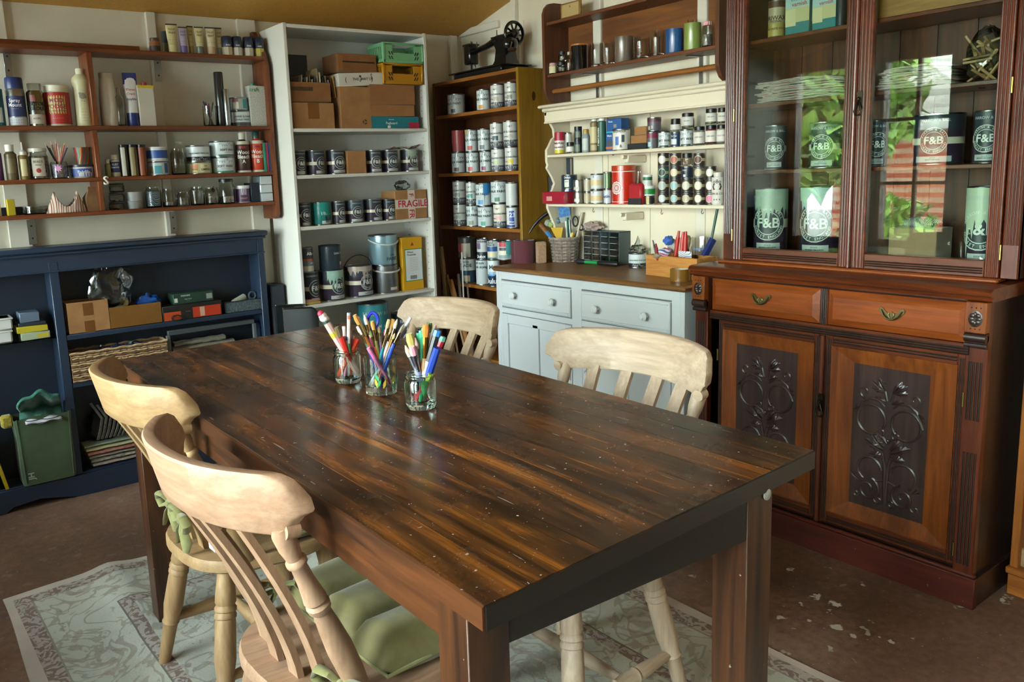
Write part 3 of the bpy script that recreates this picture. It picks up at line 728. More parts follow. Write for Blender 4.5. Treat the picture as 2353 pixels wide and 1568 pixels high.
# reeded frieze rails
def reeds(name, x0, x1, y, zs, r=.0042, mat=MAHD, vertical=False):
    mb = MB()
    for z in zs:
        if vertical: mb.tube([(z, y, x0), (z, y, x1)], r, 6)
        else: mb.tube([(x0, y, z), (x1, y, z)], r, 6)
    return part(name, mb, mat, mh)
dl, dr = ly(1.901), ly(1.015)
mp('frieze_rail', dl-.006, dr+.006, -.004, .015, .846, .855, MAHZ)
for z in (.8505, .8575): reeds('reed', dl-.004, dr+.004, -.006, (z,))
mp('mid_rail', dl-.006, dr+.006, -.004, .015, mz(.772), mz(.804), MAH)
for z in (mz(.776), mz(.7835), mz(.791)): reeds('reed', dl-.004, dr+.004, -.006, (z,))
xc = (ly(1.469)+ly(1.445))/2
mp('drawer_stile', xc-.013, xc+.013, -.004, .015, mz(.804), .848, MAHZ)
for q in (-.006, 0, .006): reeds('reed', mz(.806), .846, -.005, (xc+q,), .0026, vertical=True)
# bevelled (raised field) rectangles
def bevel_panel(mb, x0, x1, z0, z1, b, y_out, y_in):
    """sloping border of width b round a flat field"""
    o = [(x0, y_out, z0), (x1, y_out, z0), (x1, y_out, z1), (x0, y_out, z1)]; i = [(x0+b, y_in, z0+b), (x1-b, y_in, z0+b), (x1-b, y_in, z1-b), (x0+b, y_in, z1-b)]
    mb.add(o+i, [(k, (k+1) % 4, 4+(k+1) % 4, 4+k) for k in range(4)]+[(4, 5, 6, 7)]); return mb
def bail_handle(parent, x, z):
    out = [(-.036, .014), (-.031, .018), (-.024, .015), (-.012, .002), (-.004, .004), (0, .008), (.004, .004), (.012, .002), (.024, .015), (.031, .018), (.036, .014), (.035, .006), (.02, -.009), (.008, -.017), (0, -.019), (-.008, -.017), (-.02, -.009), (-.035, .006)]
    M = Matrix(((1, 0, 0, x), (0, 0, -1, -.012), (0, 1, 0, z), (0, 0, 0, 1)))
    h = part('handle', MB().prism(out, 0, .003, M), BRASS, parent, 'aged brass bat-wing drawer handle')
    tb = MB().tube([(x-.029, -.016, z+.01), (x-.02, -.021, z-.005), (x-.008, -.024, z-.013), (x, -.025, z-.014), (x+.008, -.024, z-.013), (x+.02, -.021, z-.005), (x+.029, -.016, z+.01)], .0026, 6)
    for s in (-1, 1): tb.tube([(x+s*.003, -.017, z-.012), (x+s*.008, -.018, z-.002), (x+s*.006, -.017, z+.003)], .0016, 5)
    part('bail', tb, BRASS, h)
for a, b in ((1.901, 1.469), (1.445, 1.015)):
    x0, x1 = ly(a), ly(b); z0, z1 = mz(.806), .846
    d = part('drawer', bevel_panel(MB().box(x0, x1, .002, .2, z0, z1), x0, x1, z0, z1, .022, .0015, -.011), MAHL, mh, ang=15)
    bail_handle(d, (x0+x1)/2, (z0+z1)/2+.002)
# pilasters with corbel, carved roundel and flutes
for sx in (-1, 1):
    x0, x1 = (hl-.05, hl+.002) if sx > 0 else (-hl-.002, -hl+.05)
    p = mp('pilaster', x0, x1, -.004, .02, .095, .853, MAHZ)
    xm = (x0+x1)/2
    mp('corbel_block', x0, x1, -.024, .0, .77, .852, MAHLZ, .002, p)
    part('corbel', MB().tube([(x0, -.014, .757), (x1, -.014, .757)], .013, 10).tube([(x0-.001, -.012, .735), (x1+.001, -.012, .735)], .007, 8).box(x0, x1, -.012, 0, .735, .765, .002), MAHD, p)
    ro = MB(); ro.lathe([(.0001, .0), (.017, .0), (.017, .002), (.013, .003), (.0001, .003)], 20, Matrix.Translation((xm, -.0235, .808)) @ Matrix.Rotation(PI/2, 4, 'X') @ Matrix.Diagonal((1, 1.3, 1, 1)))
    for i in range(8):
        a = i*PI/4; ro.ball((xm+.009*math.cos(a), -.0265, .808+.0117*math.sin(a)), .004, 6, 4, (1+abs(math.cos(a)), .6, 1+abs(math.sin(a))))
    part('roundel', ro, MAHD, p)
    dots = MB()
    for i in (-1, 0, 1):
        for zz in (.837, .781): dots.ball((xm+i*.011, -.0238, zz), .0021, 6, 4)
    part('bead', dots, plain('#1a0d08', .5), p)
    fl = MB()
    for i in (-1.5, -.5, .5, 1.5):
        for za, zb in ((.53, .69), (.12, .44)): fl.tube([(xm+i*.009, -.0045, za), (xm+i*.009, -.0045, zb)], .0032, 6)
    f = part('flutes', fl, MAHD, p); f['kind'] = 'stuff'
    # hinges
# lower doors
CARV = wood('carved_dark_mahogany', '#2a1c1a', '#4c3834', 'z', 1., .3, (.25, .8), coat=.25)
def scroll(cx, cz, r0, r1, a0, a1, n=22): return [(cx+(r0+(r1-r0)*i/n)*math.cos(a0+(a1-a0)*i/n), cz+(r0+(r1-r0)*i/n)*math.sin(a0+(a1-a0)*i/n)) for i in range(n+1)]
def leaf(mb, x, z, ang, L, w, y, lobes=5):
    """acanthus leaf: lobed outline raised from the panel"""
    pts = []
    for s in (1, -1):
        seq = range(lobes*4+1) if s > 0 else range(lobes*4-1, 0, -1)
        for i in seq:
            t = i/(lobes*4); ww = w*math.sin(PI*min(1, t*.92+.06))**.8*(1-.32*abs(math.sin(t*lobes*PI)))
            pts.append((t*L, s*ww))
    ca, sa = math.cos(ang), math.sin(ang); n = len(pts)
    P = [(x+px*ca-pz*sa, y, z+px*sa+pz*ca) for px, pz in pts]
    mid = [(x+t*L*ca, y-.0055-.0045*math.sin(PI*t), z+t*L*sa) for t in [i/6 for i in range(7)]]
    mb.tube(mid, [.0028, .0028, .0026, .0024, .0022, .0018, .001], 5)
    c = (x+L*.5*ca, y-.0065, z+L*.5*sa)
    mb.add(P+[c]+[(p[0], y+.004, p[2]) for p in P], [(i, (i+1) % n, n) for i in range(n)]+[(i, (i+1) % n, n+1+(i+1) % n, n+1+i) for i in range(n)])
def carving(mb, xm, zc, W, H, y):
    """mirrored scrolls and acanthus leaves; coordinates in half widths of the field"""
    U = W/2
    def T(pts, s): return [(xm+s*px*U, y, zc+pz*U*H/W/1.97) for px, pz in pts]
    def tb(pts, s, r0, r1=None): n = len(pts); r1 = r0 if r1 is None else r1; mb.tube(T(pts, s), [r0+(r1-r0)*i/(n-1) for i in range(n)], 6)
    def lf(px, pz, s, an, L, w): p = T([(px, pz)], s)[0]; leaf(mb, p[0], p[2], PI/2-s*an, U*L, U*w, y)
    for s in (-1, 1):
        tb(scroll(.5, .55, .43, .4, -.62*PI, 1.25*PI, 30), s, .0046, .004)          # big ring
        tb(scroll(.24, .2, .14, .05, .5*PI, 2.7*PI, 20), s, .0036, .003)             # inner curl
        tb([(.0, -.05), (.12, .08), (.3, .16), (.42, .15)], s, .005, .0036)
        tb([(.12, .98), (.3, 1.12), (.55, 1.14), (.78, 1.0), (.86, .8), (.97, .55)], s, .0035, .0045)
        tb(scroll(.72, 1.3, .17, .05, -.5*PI, 1.2*PI, 16), s, .0042, .003)
        tb([(.06, 1.15), (.12, 1.4), (.28, 1.58)], s, .004, .003)
        for an, L, w in ((.55, .42, .13), (1.0, .46, .14), (1.5, .4, .12)): lf(.12, 1.42, s, an, L, w)
        lf(.1, 1.1, s, 1.2, .34, .1)
        tb([(.0, -1.85), (.03, -1.2), (.05, -.7), (.14, -.35)], s, .006, .005)
        for pz, an, L, w in ((-.3, 1.15, .62, .17), (-.22, .75, .5, .15), (-.45, 1.55, .42, .13)): lf(.1, pz, s, an, L, w)
        tb(scroll(.5, -.92, .36, .34, .95*PI, -.35*PI, 22), s, .0045, .0036)
        tb(scroll(.52, -1.5, .36, .07, .62*PI, 3.3*PI, 34), s, .0046, .003)
        tb([(.08, -1.15), (.3, -1.22), (.42, -1.17)], s, .0042)
        tb(scroll(.86, -1.72, .12, .03, PI, 2.9*PI, 14), s, .0032); tb(scroll(.2, -1.75, .13, .04, 0, -1.8*PI, 14), s, .0032)
        lf(.8, -1.28, s, .9, .3, .09); lf(.84, .95, s, 2.5, .3, .08)
    mb.ball((xm, y, zc+U*.02), .007, 8, 6, (1, .7, 1))
for k, (a, b, pa, pb_) in enumerate(((1.87, 1.466, 1.796, 1.552), (1.445, 1.019, 1.353, 1.117))):
    x0, x1, z0, z1 = ly(a), ly(b), mz(.118), mz(.77)
    px0, px1, pz0, pz1 = ly(pa), ly(pb_), mz(.212), mz(.689)
    d = part('door', MB().box(x0, x0+.02, 0, .018, z0, z1, .002).box(x1-.02, x1, 0, .018, z0, z1, .002).box(x0+.02, x1-.02, 0, .018, z1-.032, z1, .002).box(x0+.02, x1-.02, 0, .018, z0, z0+.04, .002), MAH, mh)
    fx0, fx1, fz0, fz1 = x0+.018, x1-.018, z0+.038, z1-.03
    bv = MB()
    o_ = [(fx0, -.003, fz0), (fx1, -.003, fz0), (fx1, -.003, fz1), (fx0, -.003, fz1)]; i_ = [(px0, .008, pz0), (px1, .008, pz0), (px1, .008, pz1), (px0, .008, pz1)]
    bv.add(o_+i_, [(q, (q+1) % 4, 4+(q+1) % 4, 4+q) for q in range(4)])
    part('sloping_border', bv, MAHLZ, d, ang=15)
    part('carved_field', MB().box(px0, px1, .008, .014, pz0, pz1), CARV, d, 'dark carved panel of scrolls and acanthus leaves')
    cv = MB(); carving(cv, (px0+px1)/2, (pz0+pz1)/2, px1-px0-.018, pz1-pz0-.02, .008); part('carving', cv, CARV, d)
    for z in (z1-.01, z1-.018, z0+.012, z0+.02): part('moulding', MB().tube([(x0+.022, -.001, z), (x1-.022, -.001, z)], .0028, 6), MAHD, d)
    part('moulding', MB().tube([(x0+.02, -.001, z0+.036), (x1-.02, -.001, z0+.036)], .004, 6), MAH, d)
    for q in (.005, .012): part('moulding', MB().tube([(x0+q, -.001, z0+.01), (x0+q, -.001, z1-.01)], .0022, 6), MAHD, d)
    for q in (.005, .012): part('moulding', MB().tube([(x1-q, -.001, z0+.01), (x1-q, -.001, z1-.01)], .0022, 6), MAHD, d)
    hx = x1 if k else x0
    for hz in (mz(.637), mz(.17)): part('hinge', MB().tube([(hx, -.004, hz-.02), (hx, -.004, hz+.02)], .0032, 8), metal('#8a7440', .35), d)
part('door_bead', MB().tube([(xc, -.004, mz(.115)), (xc, -.004, mz(.768))], .0085, 10).box(xc-.014, xc+.014, .0, .02, mz(.115), mz(.77)), MAHZ, mh)
def drop_handle(x, y, z, parent):
    p = part('escutcheon', MB().prism([(-.009, .022), (-.004, .03), (0, .027), (.004, .03), (.009, .022), (.007, .0), (.009, -.02), (0, -.028), (-.009, -.02), (-.007, 0)], 0, .003, Matrix(((1, 0, 0, x), (0, 0, -1, y), (0, 1, 0, z), (0, 0, 0, 1)))), plain('#3a342a', .4, 1), parent, 'dark metal drop handle')
    part('drop', MB().tube([(x, y-.006, z+.004), (x-.005, y-.009, z-.012), (x-.011, y-.01, z-.03), (x-.006, y-.01, z-.041), (x+.006, y-.01, z-.041), (x+.011, y-.01, z-.03), (x+.005, y-.009, z-.012)], .0026, 6, closed=True).ball((x, y-.008, z+.006), .0055, 8, 5), plain('#3a342a', .4, 1), p)
drop_handle(xc+.006, -.012, PX(1893, 925, MX).z, mh)
# ------------------------------------------------------------------ upper part
UX = 2.435; uo = UX-MX
def uy(y): return MYC-y*SCL
UL, UR = PX(1661, 590, UX).y, PX(2337, 641, UX).y
uxl, uxr = MYC-UL, MYC-UR
UZ0, UZ1 = .899, 1.93
UD = XR-UX-.004
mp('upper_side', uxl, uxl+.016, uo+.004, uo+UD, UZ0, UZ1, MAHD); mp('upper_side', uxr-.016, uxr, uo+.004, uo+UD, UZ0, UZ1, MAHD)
mp('upper_top', uxl-.02, uxr+.02, uo-.03, uo+UD, UZ1, UZ1+.05, MAH, .008)
BKB = wood('knotty_back_boards', '#2e1407', '#7a3f14', 'z', .8, .5, (.3, .8))
nbk = 8
for i in range(nbk):
    w = (uxr-uxl-.03)/nbk; part('back_board', MB().box(uxl+.015+i*w+.001, uxl+.015+(i+1)*w-.001, uo+UD-.008, uo+UD, UZ0, UZ1), BKB, mh)
US = [PX(1738, 92, UX+.03).z, PX(1726, 240, UX+.03).z, PX(1723, 392, UX+.03).z]
for z in US: mp('upper_shelf', uxl+.016, uxr-.016, uo+.03, uo+UD-.01, z-.013, z, MAH, .002)
mp('upper_shelf', uxl+.016, uxr-.016, uo+.02, uo+UD-.01, UZ0, UZ0+.02, MAH, .002)
USB = UZ0+.02
# outer reeded pilasters of the upper part
for x0, x1 in ((uxl, MYC-PX(1683, 590, UX).y), (MYC-PX(2297, 638, UX).y, uxr)):
    p = mp('upper_pilaster', x0, x1, uo, uo+.02, UZ0, UZ1, MAHZ)
    n = 5
    for i in range(n): part('reed', MB().tube([(x0+(x1-x0)*(i+.7)/(n+.4), uo-.001, UZ0+.09), (x0+(x1-x0)*(i+.7)/(n+.4), uo-.001, UZ1)], (x1-x0)*.075, 6), MAHZ, p)
CGL = thin_glass('#eef4f0', .0, .0, 'cabinet_glass', .85)
for k, (pl, pr, gl, gr) in enumerate(((1683, 1949, (1707, 569), (1927, 582)), (1955, 2297, (1987, 583), (2264, 600)))):
    y0 = MYC-PX(pl, 600, UX).y; y1 = MYC-PX(pr, 620, UX).y; g0 = MYC-PX(*gl, UX).y; g1 = MYC-PX(*gr, UX).y; gz = PX(*gl, UX).z
    d = part('glazed_door', MB().box(y0+.0008, g0, uo-.004, uo+.018, UZ0+.001, UZ1, .002).box(g1, y1-.0008, uo-.004, uo+.018, UZ0+.001, UZ1, .002).box(g0, g1, uo-.004, uo+.018, UZ0+.001, gz, .002).box(g0, g1, uo-.004, uo+.018, UZ1-.05, UZ1, .002), MAH, mh)
    part('glass', MB().box(g0-.004, g1+.004, uo+.006, uo+.009, gz-.004, UZ1-.045), CGL, d)
    for a, b in ((y0, g0), (g1, y1)):
        for i in range(3): part('reed', MB().tube([(a+(b-a)*(i+1)/4, uo-.005, UZ0+.004), (a+(b-a)*(i+1)/4, uo-.005, UZ1)], (b-a)*.1, 6), MAHZ, d)
    for i in range(3): part('reed', MB().tube([(g0+.004, uo-.005, UZ0+.012+i*.0065), (g1-.004, uo-.005, UZ0+.012+i*.0065)], .0026, 6), MAHD, d)
    hx = y1 if k else y0
    for pz in ((2330, 195) if k else (1690, 265)), ((2295, 580) if k else (1684, 540)):
        part('hinge', MB().tube([(hx, uo-.005, PX(*pz, UX).z-.02), (hx, uo-.005, PX(*pz, UX).z+.02)], .0028, 8), metal('#b39a50', .3), d)
xm = MYC-PX(1951, 600, UX).y
part('meeting_bead', MB().tube([(xm, uo-.006, UZ0+.002), (xm, uo-.006, UZ1)], .008, 10), MAHZ, mh)
drop_handle(MYC-PX(1977, 235, UX-.012).y, uo-.016, PX(1977, 232, UX-.012).z, mh)

# ------------------------------------------------------------------ orange pine shelf at the right edge of the photo
ORG = wood('orange_pine', '#7a3f12', '#b06a2a', 'z', .9, .4, (.25, .75)); ORGX = wood('orange_pine_shelf', '#7a3f12', '#b06a2a', 'x', .9, .4, (.25, .75))
P0 = PZ(2290, 1365, 0)
pn = face_x('bookcase', 'orange pine bookcase beside the carved cabinet at the right edge', 'bookcase', P0.x, P0.y-.414)
pn.rotation_euler.z = -PI/2-.06
def pz_(px, py): return PX(px, py, P0.x).z
part('side_panel', MB().box(-.4, -.378, 0.006, .21, 0.03, 1.3, .002), ORG, pn); part('side_panel', MB().box(.378, .4, .006, .21, 0.03, 1.3, .002), ORG, pn)
part('back_panel', MB().box(-.378, .378, .2, .208, .03, 1.3), ORG, pn); part('top_panel', MB().box(-.41, .41, 0, .215, 1.3, 1.32, .003), ORGX, pn)
zb_ = PX(2295, 1303, P0.x).z
part('plinth', MB().box(-.4, .4, 0, .015, 0, zb_-.02, .002), ORGX, pn)
part('shelf', MB().box(-.405, .405, -.006, .2, zb_-.02, zb_, .003), ORGX, pn)
zs_ = PX(2345, 1098, P0.x).z
for z in (zs_, zs_+.3, zs_+.6): part('shelf', MB().box(-.378, .378, .01, .2, z-.018, z, .002), ORGX, pn)
bk = thing('wood_block', 'stack of two pale timber blocks on the orange pine bookcase bottom shelf', 'blocks', (P0.x+.1, P0.y-.1, zb_), -PI/2-.06)
part('block', MB().box(-.08, .06, -.06, .06, 0, .055, .003), pale('a', 'x'), bk); part('block', MB().box(-.075, .06, -.05, .06, .0555, .15, .003), wood('grey_timber', '#4a4438', '#7d7462', 'x'), bk)

# ------------------------------------------------------------------ white dresser (front faces -x)
DX = 2.33; dzt = .812
DW = painted('white_chalk_paint', '#c6cbcf', '#2e2a24', .735, .45, 9)
CTR = wood('oak_worktop', '#5b3a1f', '#9a6d3f', 'x', .8, .35, (.25, .75))
c0 = PZ(1126, 612, dzt); c1 = PZ(1600, 662, dzt); c1.y = max(c1.y, 1.822)
ds_yaw = math.atan2(c1.x-c0.x, c0.y-c1.y)
dcx, dcy = (c0.x+c1.x)/2, (c0.y+c1.y)/2; hd = (c0-c1).length/2
ds = thing('dresser', 'low white painted dresser with chipped drawers and a brown oak worktop', 'dresser', (dcx, dcy, 0), -PI/2-ds_yaw*0)
# local x right (= -y world); front edge of the worktop at y=0
part('worktop', MB().box(-hd, hd, 0, XR-dcx-.02, dzt-.021, dzt, .007), CTR, ds)
def dpx(px, py, y=.03): return PX(px, py, dcx+y)
bx0 = dcy-dpx(1139, 625).y; bx1 = dcy-dpx(1573, 672).y
def dp(name, x0, x1, y0, y1, z0, z1, c=.002, parent=None, mat=DW): return part(name, MB().box(x0, x1, y0, y1, z0, z1, c), mat, parent or ds)
Y0 = .03; YE = XR-dcx-.025
dp('side_panel', bx0, bx0+.02, Y0, YE, 0, dzt-.021); dp('side_panel', bx1-.02, bx1, Y0, YE, 0, dzt-.021); dp('back_panel', bx0+.02, bx1-.02, YE-.01, YE, .05, dzt-.022)
def zof(px, py): return dpx(px, py).z
dxl0, dxl1 = dcy-dpx(1153, 645).y, dcy-dpx(1311, 665).y; dxr0, dxr1 = dcy-dpx(1337, 672).y, dcy-dpx(1541, 695).y
zt = (zof(1153, 644)+zof(1541, 694))/2; zbm = (zof(1153, 704)+zof(1541, 769))/2
dp('top_rail', bx0+.02, bx1-.02, Y0+.0012, Y0+.02, zt+.004, dzt-.021); dp('mid_rail', bx0+.02, bx1-.02, Y0+.0012, Y0+.02, zbm-.03, zbm-.004)
for a, b in ((bx0+.02, dxl0-.004), (dxl1+.004, dxr0-.004), (dxr1+.004, bx1-.02)): dp('stile', a, b, Y0, Y0+.02, .06, dzt-.022)
dp('bottom_rail', bx0+.02, bx1-.02, Y0+.0012, Y0+.02, .05, .1); dp('plinth', bx0+.02, bx1-.02, Y0+.02, Y0+.04, 0, .05)
KNOB = painted('white_knob_paint', '#d2d5d6', '#6b675f', .62, .4, 60)
for x0, x1, kx in ((dxl0, dxl1, ((1175, 680), (1264, 695))), (dxr0, dxr1, ((1364, 712), (1477, 728)))):
    d = dp('drawer', x0, x1, Y0-.006, Y0+.2, zbm, zt, .004)
    part('drawer_bead', MB().tube([(x0+.008, Y0-.007, zbm+.008), (x1-.008, Y0-.007, zbm+.008)], .003, 6).tube([(x0+.008, Y0-.007, zbm+.016), (x1-.008, Y0-.007, zbm+.016)], .003, 6).tube([(x0+.008, Y0-.007, zt-.012), (x1-.008, Y0-.007, zt-.012)], .0022, 6), DW, d)
    for q in kx:
        w = PX(*q, dcx+Y0-.03); x = dcy-w.y
        part('knob', MB().lathe([(.007, 0), (.0075, .012), (.013, .016), (.0165, .021), (.0165, .025), (.013, .028), (.0128, .0295), (.0085, .031), (.008, .0325), (.0001, .033)], 20, Matrix.Translation((x, Y0-.006, w.z)) @ Matrix.Rotation(PI/2, 4, 'X')), KNOB, d)
for x0, x1 in ((dxl0-.002, dxl1+.002), (dxr0-.002, dxr1+.002)):
    d = part('door', MB().box(x0, x0+.036, Y0-.002, Y0+.018, .1, zbm-.032, .002).box(x1-.036, x1, Y0-.002, Y0+.018, .1, zbm-.032, .002).box((x0+x1)/2-.018, (x0+x1)/2+.018, Y0-.002, Y0+.018, .1, zbm-.06, .002).box(x0+.036, x1-.036, Y0-.002, Y0+.018, zbm-.075, zbm-.032, .002).box(x0+.036, x1-.036, Y0-.002, Y0+.018, .1, .16, .002), DW, ds)
    part('door_panel', MB().box(x0+.03, x1-.03, Y0+.008, Y0+.014, .12, zbm-.05), DW, d)
xk = dxr0+.0; w = PX(1326, 852, dcx+Y0)
for xx in ((1308, 1345)):
    q = PX(xx, 858, dcx+Y0-.005); part('latch', MB().box(dcy-q.y-.007, dcy-q.y+.007, Y0-.008, Y0-.002, q.z-.03, q.z+.03, .002).lathe([(.006, 0), (.006, .006), (.003, .009)], 10, Matrix.Translation((dcy-q.y, Y0-.006, q.z+.012)) @ Matrix.Rotation(PI/2, 4, 'X')), KNOB, ds)

# ------------------------------------------------------------------ white plate rack (hutch) standing on the dresser
HX = 2.543; HT = .014
CREAM = painted('cream_dresser_paint', '#ddd3bd', '#4a4238', .775, .5, 8)
hy1 = PX(1255, 481, HX).y; hy0 = 1.835
HS = [PX(1450, 336+8, HX).z, PX(1450, 470, HX).z]; HTOP = PX(1247, 243, HX).z
ht = thing('plate_rack', 'cream painted plate rack with scalloped sides and little hooks above the dresser', 'shelf', (HX, (hy0+hy1)/2, dzt), -PI/2)
hh = (hy1-hy0)/2; HD = XR-HX-.006
M_ = Matrix(((0, 0, 1, 0), (1, 0, 0, 0), (0, 1, 0, 0), (0, 0, 0, 1)))
z2, z1, z0 = HTOP-dzt, HS[0]-dzt, HS[1]-dzt
def curve_side():
    pts = [(.0, z2-.03), (.0, z2-.045), (.02, z2-.07), (.045, z2-.105), (.05, z2-.14), (.035, z1+.07), (.012, z1+.035), (.0, z1+.02), (.0, z1-.03), (.006, z1-.045), (.0, z1-.06), (.03, z1-.1), (.045, z1-.13), (.03, z0+.06), (.004, z0+.03), (.0, z0+.015), (.0, z0-.02), (.01, z0-.04), (.04, z0-.1), (.06, z0-.18), (.06, .0), (HD, .0), (HD, z2-.03)]
    return pts
for s in (-1, 1): part('side_panel', MB().prism(curve_side(), s*hh-(HT if s > 0 else 0), s*hh+(0 if s > 0 else HT), M_), CREAM, ht)
for z in (z1, z0): part('shelf', MB().box(-hh+HT, hh-HT, .0, HD-.008, z-HT, z, .003), CREAM, ht)
part('cornice', MB().box(-hh-.02, hh+.02, -.025, HD, z2-.014, z2, .005).box(-hh-.006, hh+.006, -.012, HD, z2-.03, z2-.014, .005).box(-hh, hh, 0, .014, z2-.075, z2-.03, .002).box(-hh, hh, -.006, .01, z2-.082, z2-.073, .003), CREAM, ht)
nbd = 4
for i in range(nbd):
    w = (2*hh-2*HT)/nbd; part('back_board', MB().box(-hh+HT+i*w+.0012, -hh+HT+(i+1)*w-.0012, HD-.008, HD, 0.002, z2-.03, .001), CREAM, ht)
for px, py in ((1450, 358), (1445, 490)):
    q = PX(px, py, HX+.06); part('shelf_bracket', MB().box((hy0+hy1)/2-q.y-.012, (hy0+hy1)/2-q.y+.012, .03, HD-.01, q.z-dzt-.03, q.z-dzt+.002, .004).tube([((hy0+hy1)/2-q.y, .035, q.z-dzt-.006), ((hy0+hy1)/2-q.y, -.002+.01, q.z-dzt-.004)], .008, 8), CREAM, ht)
for px, py in ((1408, 353), (1363, 484), (1520, 488), (1613, 487)):
    q = PX(px, py, HX+.03); x = (hy0+hy1)/2-q.y; z = q.z-dzt
    part('hook', MB().tube([(x, .03, z+.012), (x, .03, z+.004), (x-.003, .03, z-.001), (x, .03, z-.008), (x+.005, .03, z-.007), (x+.007, .03, z-.001)], .0013, 5), plain('#2c2822', .4, 1), ht)

# ------------------------------------------------------------------ brown wall shelf with a rail, above the plate rack
WX = 2.543
BRW = wood('brown_shelf_wood', '#4a2817', '#7c4a2c', 'x', .9, .45, (.25, .75)); BRWZ = wood('brown_shelf_upright', '#45261a', '#75482c', 'z', .9, .45, (.25, .75))
wy1 = PX(1247, 160, WX).y; wy0 = PX(1640, 100, WX).y-.022
wsz = [PX(1260, 185-9, WX).z, PX(1255, 60-9, WX).z]
wsz = [PX(1262, 170, WX).z, PX(1256, 50, WX).z]
wz0, wz1 = PX(1270, 240, WX).z, PX(1258, 2, WX).z
sh = thing('wall_shelf', 'brown wall shelf with rounded ends and a wooden hanging rail above the plate rack', 'shelf', (WX, (wy0+wy1)/2, wz0), -PI/2)
hw_ = (wy1-wy0)/2; WD = XR-WX-.006
hz_ = wz1-wz0
ends = [(.0, .07), (.006, .045), (.022, .02), (.05, .004), (.08, .0), (WD, .0), (WD, hz_), (.06, hz_), (.03, hz_-.006), (.01, hz_-.025), (.0, hz_-.05)]
for s in (-1, 1): part('end_panel', MB().prism(ends, s*hw_-(.016 if s > 0 else 0), s*hw_+(0 if s > 0 else .016), M_), BRWZ, sh)
for z in wsz: part('shelf', MB().box(-hw_+.016, hw_-.016, .012, WD-.005, z-wz0-.014, z-wz0, .002), BRW, sh)
part('back_panel', MB().box(-hw_+.016, hw_-.016, WD-.005, WD, wsz[0]-wz0-.01, wsz[1]-wz0-.01), wood('shelf_backboard', '#62391a', '#925c28', 'x', .6, .5), sh)
ra, rb = PX(1284, 208, WX+.05), PX(1637, 155, WX+.05)
part('hanging_rail', MB().tube([(-hw_+.01, .05, (ra.z+rb.z)/2-wz0), (hw_-.01, .05, (ra.z+rb.z)/2-wz0)], .0105, 12), wood('rail_wood', '#7a4a20', '#9c6532', 'x', .8, .4), sh)
for px in (1371, 1609):
    q = PX(px, 170, XR-.03); y = (wy0+wy1)/2-q.y
    part('bracket', MB().box(y-.008, y+.008, WD-.022, WD-.019, wsz[0]-wz0-.13, wsz[0]-wz0-.014, .0005).box(y-.008, y+.008, WD-.1, WD-.019, wsz[0]-wz0-.0175, wsz[0]-wz0-.0145, .0005), STEEL, sh)
# ================================================================== rug
mt, nt, bs = new_mat('faded_aqua_rug'); vec = coords(nt)
RW, RL = 1.52, 2.75
sp = nd(nt, 'ShaderNodeSeparateXYZ'); nt.links.new(vec, sp.inputs[0])
def mth(op, a, b=None, c=None):
    n = nt.nodes.new('ShaderNodeMath'); n.operation = op
    for i, v in enumerate((a, b, c)):
        if v is None: continue
        if isinstance(v, (int, float)): n.inputs[i].default_value = v
        else: nt.links.new(v, n.inputs[i])
    return n.outputs[0]
ax = mth('SUBTRACT', RW/2, mth('ABSOLUTE', sp.outputs[0])); ay = mth('SUBTRACT', RL/2, mth('ABSOLUTE', sp.outputs[1])); ed = mth('MINIMUM', ax, ay)
wv = noise(nt, vec, 5.5, 2, .5, 2.2)
vine = ramp(nt, mth('ABSOLUTE', mth('SUBTRACT', wv, .5)), [(.0, 1.), (.022, 1.), (.035, 0.)])
wv2 = noise(nt, coords(nt, loc=(4, 7, 0)), 9, 2, .5, 3.); fl = ramp(nt, wv2, [(.6, 0.), (.63, 1.)])
wv3 = noise(nt, coords(nt, loc=(1, 2, 0)), 12, 1, .5, 4.); vine2 = ramp(nt, mth('ABSOLUTE', mth('SUBTRACT', wv3, .5)), [(.0, 1.), (.03, 0.)])
base = ramp(nt, noise(nt, vec, 3, 4), [(.3, S('#a6a89c')), (.7, S('#bfc1b4'))])
c = mix(nt, base, S('#968377'), mix(nt, fl, (.6, .6, .6), 1., 'MULTIPLY')); c = mix(nt, c, S('#857e70'), mix(nt, vine, (.6, .6, .6), 1., 'MULTIPLY')); c = mix(nt, c, S('#b3aaa0'), mix(nt, vine2, (.35, .35, .35), 1., 'MULTIPLY'))
bord = noise(nt, vec, 22, 2, .5, 3.); bc_ = mix(nt, S('#a89f98'), S('#7d6a60'), ramp(nt, bord, [(.48, 0.), (.54, 1.)]))
def inband(lo, hi): return mth('MULTIPLY', mth('GREATER_THAN', ed, lo), mth('LESS_THAN', ed, hi))
c = mix(nt, c, bc_, inband(.03, .075)); c = mix(nt, c, bc_, inband(.275, .31)); c = mix(nt, c, S('#6d6a60'), inband(.272, .277)); c = mix(nt, c, S('#b9aea4'), mth('LESS_THAN', ed, .03)); c = mix(nt, c, S('#8d857c'), inband(.075, .08))
dirt = ramp(nt, noise(nt, vec, 1.6, 4), [(.35, .62), (.65, 1.05)]); c = mix(nt, c, dirt, .8, 'MULTIPLY')
nt.links.new(c, bs.inputs['Base Color']); bs.inputs['Roughness'].default_value = .95; bump(nt, bs, noise(nt, vec, 160, 3), .4, .003)
R1 = PZ(0, 1380, .004); R2 = PZ(365, 1268, .004); ang = math.atan2(R2.y-R1.y, R2.x-R1.x)-.01
cen = R1+Vector((math.cos(ang)*RW/2+math.sin(ang)*RL/2, math.sin(ang)*RW/2-math.cos(ang)*RL/2, 0))
